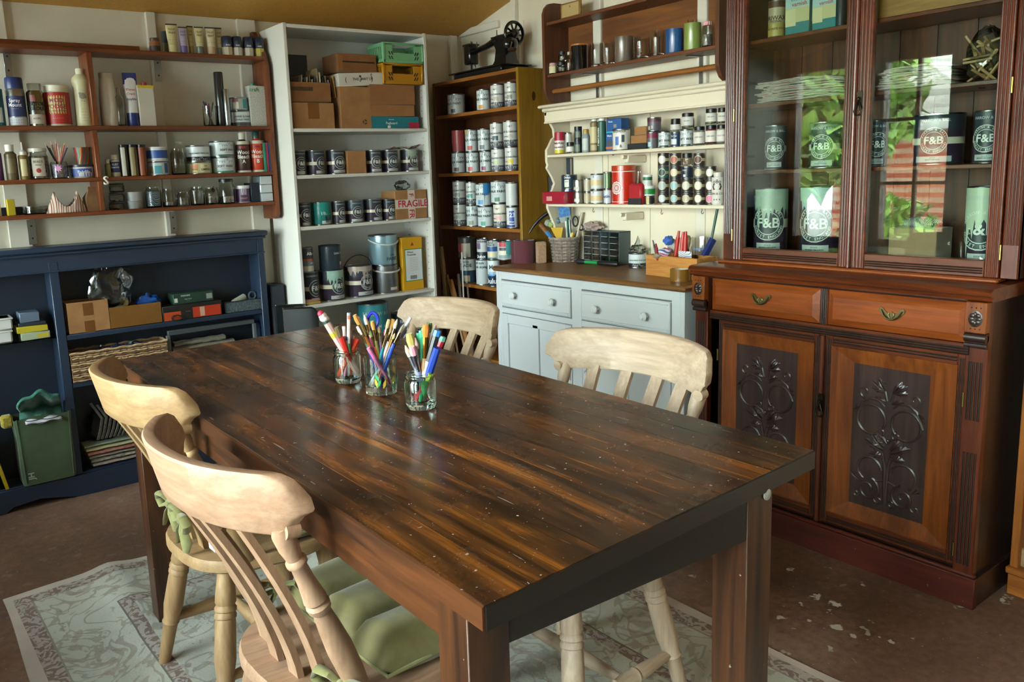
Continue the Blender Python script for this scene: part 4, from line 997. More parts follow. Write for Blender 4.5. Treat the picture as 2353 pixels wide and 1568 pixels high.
def rugpt(u, v):
    x = -RW/2+RW*u; y = -RL/2+RL*v
    e = .0035*math.exp(-((x+.45)/.05)**2)*(1 if y > .9 else .4)*4+.0016*math.sin(x*9+y*4)+.0016*math.sin(y*11-x*3)
    wob_ = .008*math.sin(y*6)*(1-u)+.006*math.sin(y*9+1)*u
    return (x+wob_, y+.008*math.sin(x*8), max(.003, .006+e))
rg = MB().grid(rugpt, 60, 90)
n0 = len(rg.v); rg.grid(lambda u, v: (lambda p: (p[0], p[1], .001))(rugpt(u, v)), 60, 90)
rug = part('rug', rg, mt, None); rug.location = (cen.x, cen.y, 0); rug.rotation_euler.z = ang
tag(rug, 'faded pale aqua rug with beige scrollwork lying under the table', 'rug')
# ================================================================== green seat cushions with ties
GV = fabric('green_velvet', '#544c26', '#827848', 9, .75, 160); GVT = fabric('green_velvet_tie', '#666438', '#8d8a54', 20, .8, 200)
def bow(mb, c, s=1., rz=0.):
    R_ = Matrix.Translation(c) @ Matrix.Rotation(rz, 4, 'Z')
    def q(p): return tuple(R_ @ Vector((p[0]*s, p[1]*s, p[2]*s)))
    for k in (-1, 1):
        mb.tube([q(p) for p in ((0, 0, 0), (k*.018, -.008, .016), (k*.04, -.01, .018), (k*.05, -.006, .002), (k*.038, -.004, -.014), (k*.016, -.002, -.006), (0, 0, 0))], [.006*s, .009*s, .01*s, .009*s, .01*s, .008*s, .006*s], 8, flat=.45)
        mb.tube([q(p) for p in ((0, 0, 0), (k*.012, -.006, -.02), (k*.026, -.004, -.045), (k*.03, -.008, -.06))], [.007*s, .009*s, .011*s, .006*s], 8, flat=.4)
    mb.ball(q((0, -.004, 0)), .011*s, 8, 6)
def cushion(ch, label, y0, y1, bows, zt=.398):
    t = thing('seat_cushion', label, 'cushion', ch.location, ch.rotation_euler.z, 'green seat cushions')
    W = .185
    def top(sg):
        def fn(u, v):
            x = -W+2*W*u; y = y0+(y1-y0)*v
            ch_ = abs(math.sin(PI*u*3))**.42; e = min(1, 7*min(v, 1-v))**.5*min(1, 12*min(u, 1-u))**.6
            h = (.02+.034*ch_)*e
            sq = 1-.04*math.sin(PI*v)*0
            return (x*(1-.03*math.cos(PI*2*v)), y, zt+.021+(h if sg > 0 else -.02*e**.5))
        return fn
    mb = MB().grid(top(1), 43, 22); mb.grid(top(-1), 43, 22); pd = part('pad', mb, GV, t, ang=80)
    ring = [(-W, y0), (-W, y1), (W, y1), (W, y0)]
    pts = []
    for i in range(4):
        a, b = ring[i], ring[(i+1) % 4]
        for k in range(8): pts.append((a[0]+(b[0]-a[0])*k/8, a[1]+(b[1]-a[1])*k/8, zt+.021))
    part('piping', MB().tube(pts, .0035, 6, closed=True), GVT, t)
    for c, s, rz in bows:
        b = MB(); bow(b, c, s, rz); part('tie', b, GVT, t)
    return t
cu4 = cushion(CH4, 'green velvet seat cushion with three stuffed rolls on the foreground chair', -.055, .2, [((.168, -.13, .43), 1.15, .25), ((-.165, -.07, .445), .9, .9)])
cu3 = cushion(CH3, 'green seat cushion tied with knotted bows to the far left chair', -.02, .19, [((-.105, -.165, .465), 1.05, .1), ((.035, -.185, .475), 1.15, -.1)])
part('care_tag', MB().box(.085, .12, -.15, -.146, .409, .452, 0), banded('white_tag', ['#e6e2ea', '#cfc6e0', '#e6e2ea', '#b7aad0'], 2, 120, .6), cu3, 'white and lilac care tag')
# ================================================================== item builders
class Shelf:
    """a real shelf: axis 'y' = on the back wall (front looks -y), 'x' = on the right wall (front looks -x)"""
    def __init__(s, axis, front, z, group=None, rz=0., inset=.02): s.a, s.f, s.z, s.g, s.rz, s.i = axis, front, z, group, rz, inset
def on_plane(sh, px, py, c): return PY(px, py, c) if sh.a == 'y' else PX(px, py, c)
def slot(sh, px0, px1, pt, zb=None, inset=None, kr=1.):
    """round thing between two image columns standing on the shelf -> location, radius, height"""
    i = sh.i if inset is None else inset; zb = sh.z if zb is None else zb
    r = .04
    for _ in range(4):
        c = sh.f+i+r; p = on_plane(sh, (px0+px1)/2, pt+30, c); v = p-CO; dep = v.dot(FW)
        r = .5*(px1-px0)/F*dep*(dep/v.length)*kr
    t = on_plane(sh, (px0+px1)/2, pt, c)
    p2 = on_plane(sh, (px0+px1)/2, pt+40, c)
    return Vector((p2.x, p2.y, zb)), r, max(.01, t.z-zb)
def bslot(sh, px0, px1, pt, zb=None, inset=None):
    """box whose front face spans two image columns -> centre of front bottom edge, width, height"""
    i = sh.i if inset is None else inset; zb = sh.z if zb is None else zb; c = sh.f+i
    a, b = on_plane(sh, px0, pt+20, c), on_plane(sh, px1, pt+20, c); t = on_plane(sh, (px0+px1)/2, pt, c)
    m_ = (a+b)/2; return Vector((m_.x, m_.y, zb)), (a-b).length, max(.005, t.z-zb)
TINM = metal('#8d9194', .28); TIND = metal('#6d7072', .35)
def lid_profile(r, h): return [(r*.995, h-.006), (r*1.02, h-.004), (r*1.02, h-.001), (r*.99, h), (r*.9, h), (r*.88, h-.004), (.0001, h-.004)]
def tin(sh, px0, px1, pt, label, body, bands=(), texts=(), discs=(), squares=(), sig=(), zb=None, inset=None, rz=None, rim=TINM, handle=None, cat='paint tin', drips=None, name='paint_tin', group=True):
    """paint tin. bands (z0,z1,col[,angle,width_angle]) as fractions of the height; texts (s,size/h,z/h,col,ang); discs (rad/h,z/h,col,ang,inner)"""
    loc, r, h = slot(sh, px0, px1, pt, zb, inset)
    t = thing(name, label, cat, loc, sh.rz if rz is None else rz, sh.g if group else None)
    n = 28
    part('body', MB().lathe([(r*.97, 0), (r*.985, .002), (r*.985, h-.006)], n), body if not isinstance(body, str) else plain(body, .35), t)
    part('lid', MB().lathe(lid_profile(r*.985, h), n, cap=False), rim, t)
    part('bottom_rim', MB().lathe([(r*.985, .0), (r*1.005, .0008), (r*1.005, .003), (r*.985, .004)], n, cap=False), rim, t)
    rr = r*.985+.0004
    for b in bands:
        z0, z1, c = b[:3]; a = b[3] if len(b) > 3 else 0; w = b[4] if len(b) > 4 else 6.2
        part('label_band', patch_round(MB(), w*rr, (z1-z0)*h, rr, (z0+z1)/2*h, a), c if not isinstance(c, str) else plain(c, .4), t)
    for q, (w, hh, z, c, a) in enumerate(squares): part('colour_patch', patch_round(MB(), w*h, hh*h, rr+.0005, z*h, a), plain(c, .4), t)
    for rad, z, c, a, ri in discs: part('badge', disc_round(MB(), rad*h, rr+.0004+(.0003 if ri else 0), z*h, a, 22, ri*h), plain(c, .4), t)
    bycol = {}
    for s, sz, z, c, a in texts:
        mb = bycol.setdefault(c, MB())
        if s.startswith('@'):      # lettering round a ring: '@radius|upper|lower'
            _, up, lo = s.split('|'); R_ = float(s[1:].split('|')[0])*h
            for st, top in ((up, 1), (lo, 0)):
                m_ = len(st)
                for i_, ch in enumerate(st):
                    if ch == ' ': continue
                    al = (PI/2-(i_-(m_-1)/2)*.2) if top else (-PI/2+(i_-(m_-1)/2)*.2)
                    vs, fs = text2d(ch, sz*h, .012); ro = al-PI/2 if top else al+PI/2; cc, ss = math.cos(ro), math.sin(ro)
                    fn = wrapper(rr+.0013, z*h, a)
                    mb.add([fn(x*cc-y*ss+R_*math.cos(al), x*ss+y*cc+R_*math.sin(al)) for x, y in vs], fs)
        else: put_round(mb, s, sz*h, rr+.0013, z*h, a, .02)
    for z, w, c, a in sig:
        mb = bycol.setdefault(c, MB()); W = w*h; fn = wrapper(rr+.0009, z*h, a); pts = []
        for i_ in range(90):
            q = i_/89; x = W*(q-.5)+.035*W*math.sin(q*46); y = .045*W*math.cos(q*46)
            y += .17*W*math.exp(-((q-.08)/.05)**2)+.26*W*math.exp(-((q-.56)/.05)**2)+.14*W*math.exp(-((q-.66)/.03)**2)-.1*W*math.exp(-((q-.52)/.03)**2)
            pts.append((x, y))
        vs = []
        for i_, (x, y) in enumerate(pts):
            x2, y2 = pts[min(i_+1, 89)]; x1, y1 = pts[max(0, i_-1)]; L = math.hypot(x2-x1, y2-y1) or 1; nx, ny = -(y2-y1)/L*.012*h*.55, (x2-x1)/L*.012*h*.55
            vs += [fn(x+nx, y+ny), fn(x-nx, y-ny)]
        mb.add(vs, [(2*k, 2*k+1, 2*k+3, 2*k+2) for k in range(89)])
    for c, mb in bycol.items():
        if mb.v: part('lettering', mb, plain(c, .5), t)
    if drips:
        c, zt_, a, wa = drips; mb = MB(); rd = random.Random(len(label)); m_ = 22; fn = wrapper(rr+.0013, 0, a)
        vs = []
        for i_ in range(m_+1):
            x = (i_/m_-.5)*wa*rr; low = h*(zt_-rd.random()**2*(.55 if i_ % 3 == 0 else .18)); vs += [fn(x, h*.985), fn(x, max(.004, low))]
        mb.add(vs, [(2*k, 2*k+1, 2*k+3, 2*k+2) for k in range(m_)]); part('paint_drips', mb, plain(c, .35), t)
    if handle:
        c, tilt, thick = handle; pts = []
        for i_ in range(17):
            a = PI*i_/16; x = r*1.06*math.cos(a); z = h*.9 if False else h-.02; L = r*(1.05 if tilt < 1 else 1.16)*math.sin(a); pts.append((x, -L*math.sin(tilt), z+L*math.cos(tilt)))
        part('handle', MB().tube(pts, thick, 6), plain(c, .4, 0), t)
        for s in (-1, 1): part('handle_lug', MB().lathe([(.006, 0), (.006, .003), (.002, .005)], 8, Matrix.Translation((s*r*.985, 0, h-.02)) @ Matrix.Rotation(s*PI/2, 4, 'Y')), rim, t)
    t['h'] = h
    return t, loc, r, h, loc.z+h
# --- label styles
AUB = plain('#35293a', .28, coat=.3); NVT = plain('#232b36', .28, coat=.3)
def fb(sh, a, b, pt, label, ang=0., top='#2a323c', big=False, drips=None, **k):
    tx = [('F&B', .21, .47, '#d9dcd6', ang), ('FARROW & BALL', .07, .86, '#aeb4b8', ang*.6)]
    if big: tx.append(('@.215|FARROW & BALL|DORSET ENGLAND', .058, .47, '#d9dcd6', ang))
    tx.append(('MODERN EMULSION', .028, .1, '#2a2a2a', ang)); tx.append(('ESTATE', .03, .135, '#4a4a4a', ang))
    return tin(sh, a, b, pt, label, AUB, bands=[(.66, .97, top), (.4, .53, '#cfc9b4'), (.055, .17, '#aab0b0', ang, 1.5)], discs=[(.262, .47, '#28343c', ang, 0), (.262, .47, '#c9cdc8', ang, .247), (.178, .47, '#c9cdc8', ang, .166)], texts=tx, drips=drips, **k)
PALEB = plain('#c3ced0', .3, coat=.2); PALEG = plain('#c8cbc8', .3, coat=.2)
def ck(sh, a, b, pt, label, sq, ang=0., word='CHALK PAINT', drips=None, body=None, **k):
    return tin(sh, a, b, pt, label, body or PALEB, texts=[(word, .15, .52, '#26282a', ang), ('decorative paint', .035, .4, '#6a6e70', ang), ('by the tin', .03, .34, '#6a6e70', ang)], squares=[(.24, .19, .17, sq, ang+.12)] if sq else [], sig=[(.72, .95, '#2b2e30', ang)], drips=drips, **k)
def ck2(sh, a, b, pt, label, sq, ang=0., body=None, **k):
    return tin(sh, a, b, pt, label, body or PALEG, bands=[(.03, .26, '#565a60')], texts=[('ANNIE SLOAN PAINT', .1, .57, '#2d3032', ang), ('SATIN', .07, .38, '#2d3032', ang-.55), ('\u00b7\u25e6\u00b7', .2, .78, '#44484a', ang)] , squares=[(.24, .18, .39, sq, ang+.2)], sig=[(.14, .8, '#d8dcdc', ang)], **k)
def wax(sh, a, b, pt, label, ang=0., word='SOFT WAX', band='#3c4a44', **k):
    return tin(sh, a, b, pt, label, PALEB, bands=[(.06, .14, band, ang, 1.6)], texts=[(word, .2, .42, '#26282a', ang), ('clear wax for chalk paint', .05, .26, '#6a6e70', ang)], sig=[(.7, 1.1, '#2b2e30', ang)], **k)
# --- glass jars, bottles, boxes
JG = glass('#eef3f1', 0, 1.45, 'jar_glass')
def hollow(r, h, neck=.82, wall=.0022, zt=.0, facets=28, mat=None, shoulder=.8):
    k = r-wall
    return MB().lathe([(.0001, 0), (r*.9, 0), (r, .004), (r, h*shoulder), (r*neck, h*(shoulder+.1)), (r*neck, h), (r*neck-wall, h), (r*neck-wall, h*(shoulder+.09)), (k, h*shoulder-.002), (k, .006), (.0001, .005)], facets, cap=False)
def jar(sh, a, b, pt, label, lid=None, fill=None, fz=.5, paper=None, neck=.84, shoulder=.8, zb=None, inset=None, facets=24, name='glass_jar', lidh=.014, txt=None, mat=None, cat='jar', rz=None):
    loc, r, h = slot(sh, a, b, pt, zb, inset); t = thing(name, label, cat, loc, sh.rz if rz is None else rz, sh.g)
    hb = h-(lidh*.8 if lid else 0)
    part('glass', hollow(r, hb, neck, facets=facets, shoulder=shoulder), mat or JG, t)
    if lid: part('lid', MB().lathe([(r*neck*1.06, h-lidh), (r*neck*1.08, h-lidh*.5), (r*neck*1.06, h-.001), (r*neck*.98, h), (.0001, h)], 24, cap=False).lathe([(r*neck*1.06, h-lidh), (r*neck*.9, h-lidh+.0005)], 24, cap=False), lid if not isinstance(lid, str) else plain(lid, .35), t)
    if fill:
        part('contents', MB().lathe([(.0001, .0065), (r*.9-.002, .0065), (r-.0035, .01), (r-.0035, h*fz*.97), (r*.8, h*fz), (.0001, h*fz*.98)], 20, cap=False), fill if not isinstance(fill, str) else fabric('jar_fill_'+fill[1:], fill, '#b9ada0', 120, .8), t)
    if paper:
        c, z0, z1 = paper[:3]; wa = paper[3] if len(paper) > 3 else 2.2
        part('paper_label', patch_round(MB(), wa*r, (z1-z0)*h, r+.0005, (z0+z1)/2*h), plain(c, .6) if isinstance(c, str) else c, t)
    if txt:
        mb = MB()
        for s, sz, z in txt: put_round(mb, s, sz*h, r+.0009, z*h, 0, .015)
        part('lettering', mb, plain('#2a2522', .6), t)
    return t, loc, r, h, loc.z+h
def solid(sh, a, b, pt, label, prof, body, parts=(), texts=(), bands=(), name='bottle', cat='bottle', zb=None, inset=None, seg=24, sx=1., sy=1., rz=None, squares=()):
    """closed lathe thing; prof in (r fraction, z fraction); parts: (name, prof, mat)"""
    loc, r, h = slot(sh, a, b, pt, zb, inset); t = thing(name, label, cat, loc, sh.rz if rz is None else rz, sh.g)
    part('body', MB().lathe([(max(1e-4, q*r), z*h) for q, z in prof], seg, sx=sx, sy=sy), body if not isinstance(body, str) else plain(body, .4), t)
    for nm, pf, mt_ in parts: part(nm, MB().lathe([(max(1e-4, q*r), z*h) for q, z in pf], seg, sx=sx, sy=sy), mt_ if not isinstance(mt_, str) else plain(mt_, .35), t)
    rr = r*max(q for q, _ in prof)+.0006
    for z0, z1, c, aa, wa in bands: part('label_band', patch_round(MB(), wa*rr, (z1-z0)*h, rr, (z0+z1)/2*h, aa), plain(c, .45) if isinstance(c, str) else c, t)
    for w, hh, z, c, aa in squares: part('label_patch', patch_round(MB(), w*h, hh*h, rr+.0004, z*h, aa), plain(c, .45), t)
    bc2 = {}
    for s, sz, z, c, aa in texts: put_round(bc2.setdefault(c, MB()), s, sz*h, rr+.0009, z*h, aa, .015)
    for c, mb in bc2.items(): part('lettering', mb, plain(c, .5), t)
    return t, loc, r, h, loc.z+h
def box(sh, a, b, pt, depth, label, col, texts=(), bands=(), name='box', cat='box', zb=None, inset=None, turn=0., ch=.002, flaps=None, tape=None):
    """box with its front face at the given inset; texts (s,size/h,x/w,z/h,col); bands (x0,x1,z0,z1,col) as fractions of the front"""
    loc, w, h = bslot(sh, a, b, pt, zb, inset); t = thing(name, label, cat, loc, (0 if sh.a == 'y' else -PI/2)+turn, sh.g)
    body = col if not isinstance(col, str) else plain(col, .55)
    part('body', MB().box(-w/2, w/2, 0, depth, 0, h, ch), body, t)
    for i_, (x0, x1, z0, z1, c) in enumerate(bands): part('printed_panel', MB().box(-w/2+x0*w, -w/2+x1*w, -.0005-.0003*i_, .0004, z0*h, z1*h), plain(c, .45) if isinstance(c, str) else c, t)
    if tape: part('tape', MB().box(-w*tape[0], w*tape[0], -.0008, .0003, h*(1-tape[1]), h*.999).box(-w*tape[0], w*tape[0], -.0005, depth, h-.0003, h+.0006), plain(tape[2], .25), t)
    bc2 = {}
    for s, sz, x, z, c in texts: put_flat(bc2.setdefault(c, MB()), s, sz*h, Matrix.Translation((-w/2+x*w, -.0011-.0003*len(bands), z*h)) @ Matrix.Rotation(PI/2, 4, 'X'), .012)
    for c, mb in bc2.items(): part('lettering', mb, plain(c, .5), t)
    return t, loc, w, h, loc.z+h
CARD = fabric('cardboard', '#8a5f33', '#a27544', 12, .8, 90); CARDD = fabric('cardboard_dark', '#75491f', '#8d5c2c', 12, .8, 90)
TAPE = '#7d4d22'
# ================================================================== white bookcase contents
def zat(sh, px, py, inset=.03): return on_plane(sh, px, py, sh.f+inset).z
FILM = thin_glass('#e6ecec', .05, .12, 'clear_film', 1.5)
def crumple(c, r, s=(1, 1, 1), seed=1, amp=.25, seg=18, rings=12):
    rd = random.Random(seed); mb = MB(); vs = []
    ph = [(rd.uniform(2, 5), rd.uniform(2, 5), rd.uniform(0, 6), rd.uniform(0, 6)) for _ in range(5)]
    for j in range(rings+1):
        t = PI*j/rings
        for i in range(seg):
            a = 2*PI*i/seg; k = 1+sum(amp*.35*math.sin(u*a*round(u) if False else round(u)*a+x)*math.sin(round(v)*t+y) for u, v, x, y in ph)+rd.uniform(-amp, amp)*.3
            q = r*k; vs.append((c[0]+q*math.sin(t)*math.cos(a)*s[0], c[1]+q*math.sin(t)*math.sin(a)*s[1], c[2]-q*math.cos(t)*s[2]))
    fs = [(j*seg+i, j*seg+(i+1) % seg, (j+1)*seg+(i+1) % seg, (j+1)*seg+i) for j in range(rings) for i in range(seg)]
    return mb.add(vs, fs)
C1 = Shelf('y', YBC, BCS[0], 'things on the top shelf of the white bookcase')
box(C1, 672, 768, 236, .17, 'lower cardboard box with a tape strip at the left of the white bookcase top shelf', CARD, tape=(.13, .62, TAPE))
zb = zat(C1, 720, 235)+.001
ob_ = box(C1, 668, 760, 189, .17, 'open cardboard box full of magazines on the white bookcase top shelf', CARDD, zb=zb, bands=[(.0, .55, .55, .75, '#4a3521')])
cols = ['#5a5348', '#8d8676', '#3e4248', '#a39b86', '#6e5b48', '#b3ab97', '#4f4a52', '#9c8a6a', '#cfc9b4', '#3c3a3a', '#7b6a52', '#aaa38f', '#5e2f2a', '#b98f4f']
for i in range(14):
    px = 672+i*6.6; p = PY(px, 150, YBC+.08); lean = (-.12 if i < 7 else .12)*(abs(i-7)/7)
    g = thing('magazine', 'slim %s magazine in the open box, number %d from the left' % (['grey', 'beige', 'slate', 'sand', 'brown', 'cream', 'plum', 'tan', 'ivory', 'black', 'olive', 'putty', 'maroon', 'ochre'][i], i+1), 'magazine', (p.x, YBC+.04, ob_[4]-.06), 0, 'magazines in the open box')
    hh = (.115 if i in (7, 8) else .085)+.01*math.sin(i*2.1); part('pages', MB().box(-.002, .002, 0, .11, 0, hh, .0005, Matrix.Rotation(-lean, 4, 'Y')), plain(cols[i], .6, var=.3), g)
p = PY(684, 170, YBC+.15); dk = thing('folder', 'dark slate box file leaning at the back of the open magazine box', 'folder', (p.x, YBC+.17, ob_[4]-.05), 0); part('cover', MB().box(-.045, .06, 0, .008, 0, PY(684, 126, YBC+.17).z-ob_[4]+.05, .001), plain('#1f2a33', .5), dk); part('edge', MB().box(.06, .063, 0, .008, 0, PY(684, 126, YBC+.17).z-ob_[4]+.05), plain('#c9c9c0', .5), dk)
cb = box(C1, 781, 851, 199, .18, 'tall cardboard box with a black recycling mark in the middle of the top shelf', CARD)
rc = MB()
for k in range(3):
    a = k*2*PI/3+.3; pts = [(.009*math.cos(a+t), .009*math.sin(a+t)) for t in (0, .5, 1, 1.5)]
    vs = []
    for (x, y) in pts: vs += [(cb[2]*.27+x*1.25, -.0012, .03+y*1.25), (cb[2]*.27+x*.7, -.0012, .03+y*.7)]
    rc.add(vs, [(0, 1, 3, 2), (2, 3, 5, 4), (4, 5, 7, 6)])
part('printed_mark', rc, plain('#1c1612', .5), cb[0])
z_ = cb[4]+.001
wb_ = box(C1, 779, 884, 167, .16, 'white box printed with arrows lying on the tall cardboard box', '#c9c5bb', zb=z_+.004, texts=[('THIS WAY UP', .3, .52, .5, '#2a2a2a'), (')', .5, .72, .5, '#2a2a2a'), ('(', .5, .15, .5, '#2a2a2a'), ('\u2191', .4, .72, .75, '#2a2a2a')], inset=.02)
wb_[0].rotation_euler.y = -.06
lg = MB().tube([(-.012, -.001, wb_[3]*.3), (-.004, -.001, wb_[3]*.6), (-.012, -.001, wb_[3]*.8)], .0012, 4).ball((-.004-.004, -.001, wb_[3]*.72), .006, 6, 4, (1, .15, .8)); part('printed_mark', lg, plain('#3a3a3a', .5), wb_[0])
zb = wb_[4]+.004
box(C1, 776, 865, 124, .15, 'brown carton with a dark slot on top of the white arrow box', CARDD, zb=zb, inset=.05, bands=[(.05, .95, .52, .6, '#2a1a0e'), (.0, .12, .1, .9, '#8a5a2c')])
pg = box(C1, 852, 963, 268, .16, 'flat teal box with a red corner under the cartons at the right', '#1d7482', texts=[('Pegboard', .3, .42, .45, '#dfe9e8'), ('Essentials', .14, .42, .75, '#dfe9e8')], bands=[(.78, 1., 0, .5, '#a3203a'), (.34, .4, .05, .25, '#e6e0d0')])
b2 = box(C1, 849, 953, 241, .17, 'brown cardboard carton resting on the flat teal box', fabric('carton_a', '#8a5a2c', '#9c6a36', 10, .8, 90), zb=pg[4]+.001, tape=None)
b3 = box(C1, 849, 953, 194, .17, 'upper brown cardboard carton under the yellow plastic crate', fabric('carton_b', '#86562a', '#976232', 10, .8, 90), zb=b2[4]+.001)
def crate(sh, a, b, pt, zb, label, col, depth=.15, inset=.005):
    loc, w, h = bslot(sh, a, b, pt, zb, inset); t = thing('plastic_crate', label, 'crate', loc, 0, 'folding plastic crates'); mt_ = plain(col, .4)
    T = .005
    part('floor', MB().box(-w/2, w/2, 0, depth, 0, T), mt_, t)
    fr = MB().box(-w/2, w/2, 0, T, 0, h*.5, .001).box(-w/2, -w/2+w*.22, 0, T, h*.5, h, .001).box(w/2-w*.22, w/2, 0, T, h*.5, h, .001).box(-w/2, w/2, 0, T, h*.88, h, .001)
    part('front_panel', fr, mt_, t); part('back_panel', MB().box(-w/2, w/2, depth-T, depth, 0, h, .001), mt_, t)
    for s in (-1, 1):
        x0 = -w/2 if s < 0 else w/2-T; sd = MB().box(x0, x0+T, 0, depth, 0, h*.25).box(x0, x0+T, 0, depth, h*.82, h)
        for i in range(9): sd.box(x0, x0+T, depth*i/9, depth*i/9+depth*.045, h*.2, h*.85)
        part('side_panel', sd, mt_, t)
    part('rim', MB().box(-w/2-.003, w/2+.003, -.003, .003, h*.93, h, .001).box(-w/2-.003, -w/2+.004, 0, depth, h*.93, h, .001).box(w/2-.004, w/2+.003, 0, depth, h*.93, h, .001).box(-w/2-.003, w/2+.003, -.003, .004, 0, h*.14, .001), mt_, t)
    for s in (-1, 1): part('corner_post', MB().box(s*w/2-.006, s*w/2+.006, -.003, .008, 0, h, .002), mt_, t)
    sl_ = MB()
    for s in (-1, 1):
        for r_ in range(2):
            for q in range(2): sl_.box(-.0022, .0022, -.001, .0006, -h*.09, h*.09, 0, Matrix.Translation((s*(w*.3+q*w*.06), -.0004, h*(.26+.22*r_))) @ Matrix.Rotation(s*.5, 4, 'Y'))
    q = part('slots', sl_, plain('#1c1a14', .8), t); q['kind'] = 'stuff'
    return t, loc, w, h, loc.z+h
y_ = crate(C1, 882, 970, 146, b3[4]+.001, 'mustard yellow folding plastic crate under the green one', '#b07a12')
g_ = crate(C1, 882, 971, 99, y_[4]+.001, 'mint green folding plastic crate at the top right of the white bookcase', '#74ad80')
C2 = Shelf('y', YBC, BCS[1], 'dark paint tins on the second shelf of the white bookcase', -.1)
lab = 'on the white bookcase second shelf'
fb(C2, 672, 703, 346, 'dark paint tin at the far left '+lab, .1)
fb(C2, 703, 747, 346, 'cream-striped dark paint tin, second from the left '+lab, .45)
fb(C2, 750, 795, 345, 'dark paint tin just left of the small cardboard box '+lab, .1)
box(C2, 798, 841, 347, .1, 'small plain cardboard box between the dark tins '+lab, fabric('carton_c', '#8f6238', '#a47446', 10, .8, 90))
fb(C2, 842, 878, 345, 'dark paint tin just right of the small cardboard box '+lab, .0)
fb(C2, 877, 916, 345, 'dark paint tin second from the right '+lab, .05)
l_ = fb(C2, 920, 962, 344, 'dark paint tin with a grey-green smear at the right '+lab, .2, drips=('#8d9c8a', .72, -.1, 1.1))
pp_ = thing('folded_paper', 'crumpled paper lying on top of the right-hand tins '+lab, 'paper', (l_[1].x-.06, l_[1].y, l_[4]+.001), 0)
part('sheet', MB().grid(lambda u, v: (-.08+.19*u, -.04+.08*v, .006+.006*math.sin(u*9)*math.cos(v*5)+.012*u*u*(1-v)), 16, 8), banded('magazine_print', ['#b9b3aa', '#d6d2c8', '#a3606a', '#c9c4ba', '#77706c'], 0, 14, .6, .02), pp_, solid=.002)
C3 = Shelf('y', YBC, BCS[2], 'paint tins on the third shelf of the white bookcase', -.1)
lab = 'on the white bookcase third shelf'
fb(C3, 681, 714, 466, 'dark paint tin at the far left '+lab, .25)
tin(C3, 715, 762, 464, 'teal paint-smeared tin second from the left '+lab, '#16736f', bands=[(.45, .57, '#cfc9b4', .35, .9), (.1, .42, '#33283a', .3, .5), (.06, .19, '#b9c2bf', .3, 1.2)], texts=[('FB', .2, .5, '#e6e6e0', -.1)], drips=('#12827b', .5, .1, 1.6))
fb(C3, 763, 794, 462, 'dark paint tin between the teal and the slate tins '+lab, .45)
fb(C3, 793, 836, 460, 'slate blue smeared paint tin fourth from the left '+lab, .05, top='#2f4650', drips=('#5d7c8a', .55, .9, .9))
fb(C3, 836, 879, 457, 'dark paint tin second from the cardboard box '+lab, .4)
fb(C3, 877, 910, 457, 'dark paint tin beside the taped cardboard box '+lab, .3)
fr_ = box(C3, 908, 980, 437, .13, 'brown carton sealed with red lettered white tape', CARD, bands=[(.0, 1, .36, .68, '#cbbfb4'), (.4, .62, 0, 1, '#cbbfb4')], texts=[('FRAGILE', .34, .55, .52, '#b3203a')])
ft = MB(); put_flat(ft, 'FR', fr_[3]*.3, Matrix.Translation((0, -.0012, fr_[3]*.17)) @ Matrix.Rotation(PI/2, 4, 'X') @ Matrix.Rotation(-PI/2, 4, 'Z'), .015); put_flat(ft, 'F', fr_[3]*.26, Matrix.Translation((0, -.0012, fr_[3]*.83)) @ Matrix.Rotation(PI/2, 4, 'X') @ Matrix.Rotation(-PI/2, 4, 'Z'), .015); part('lettering', ft, plain('#b3203a', .5), fr_[0])
bg = thing('plastic_bag', 'crumpled clear plastic bag on top of the taped carton', 'bag', (fr_[1].x-.01, fr_[1].y+.06, fr_[4]+.001), 0); part('film', crumple((0, 0, .022), .03, (1.4, 1, .75), 5), FILM, bg)
C4 = Shelf('y', YBC, BCS[3], 'paint tins on the fourth shelf of the white bookcase', -.1, .03)
lab = 'on the white bookcase fourth shelf'
a1 = fb(C4, 694, 732, 623, 'dark paint tin under the orange-striped tin '+lab, .5)
tin(C4, 690, 721, 568, 'dark tin with an orange stripe and white base '+lab, '#3a3f48', zb=a1[4]+.001, bands=[(.0, .24, '#c9c3b8'), (.24, .45, '#6c7680'), (.45, .53, '#b35a1e'), (.97, 1, '#333')], texts=[('Albany', .17, .74, '#dfe0dc', .55), ('Eggshell', .07, .36, '#dfe0dc', .6)], inset=.025)
a2 = fb(C4, 733, 791, 619, 'pale green dripped paint tin under the plain dark tin '+lab, .3, drips=('#8fb5a6', .75, .25, 1.9))
tin(C4, 733, 784, 563, 'plain dark blue-grey tin stacked on the pale green one '+lab, '#25333c', zb=a2[4]+.001, rim=plain('#1d272e', .4), texts=[('Little Greene', .12, .68, '#dfe0dc', .75)], squares=[(.2, .13, .26, '#d9d6de', .9), (.2, .12, .14, '#7a5aa0', .9)])
fb(C4, 791, 857, 609, 'dark paint tin with wire handle and dried pink paint '+lab, .3, big=True, handle=('#1d1c1c', .25, .0022), drips=('#a8968c', .86, -.1, 2.2))
SILV = metal('#84868a', .42)
a3 = tin(C4, 855, 917, 607, 'large dull silver paint pail with a white plastic handle '+lab, SILV, handle=('#c3c3c0', 1.75, .0045), squares=[(.3, .1, .16, '#c9b9b4', .25)])
tin(C4, 847, 913, 539, 'large pale blue smeared pail stacked on the silver one '+lab, plain('#8fb0bc', .3, .6), zb=a3[4]+.001, handle=('#bcc2c2', 1.9, .0045), texts=[('PAINT', .16, .2, '#2f4a56', .25), ('CHALK', .06, .33, '#2f4a56', .25)], drips=('#8fb3c0', .7, .6, 1.6))
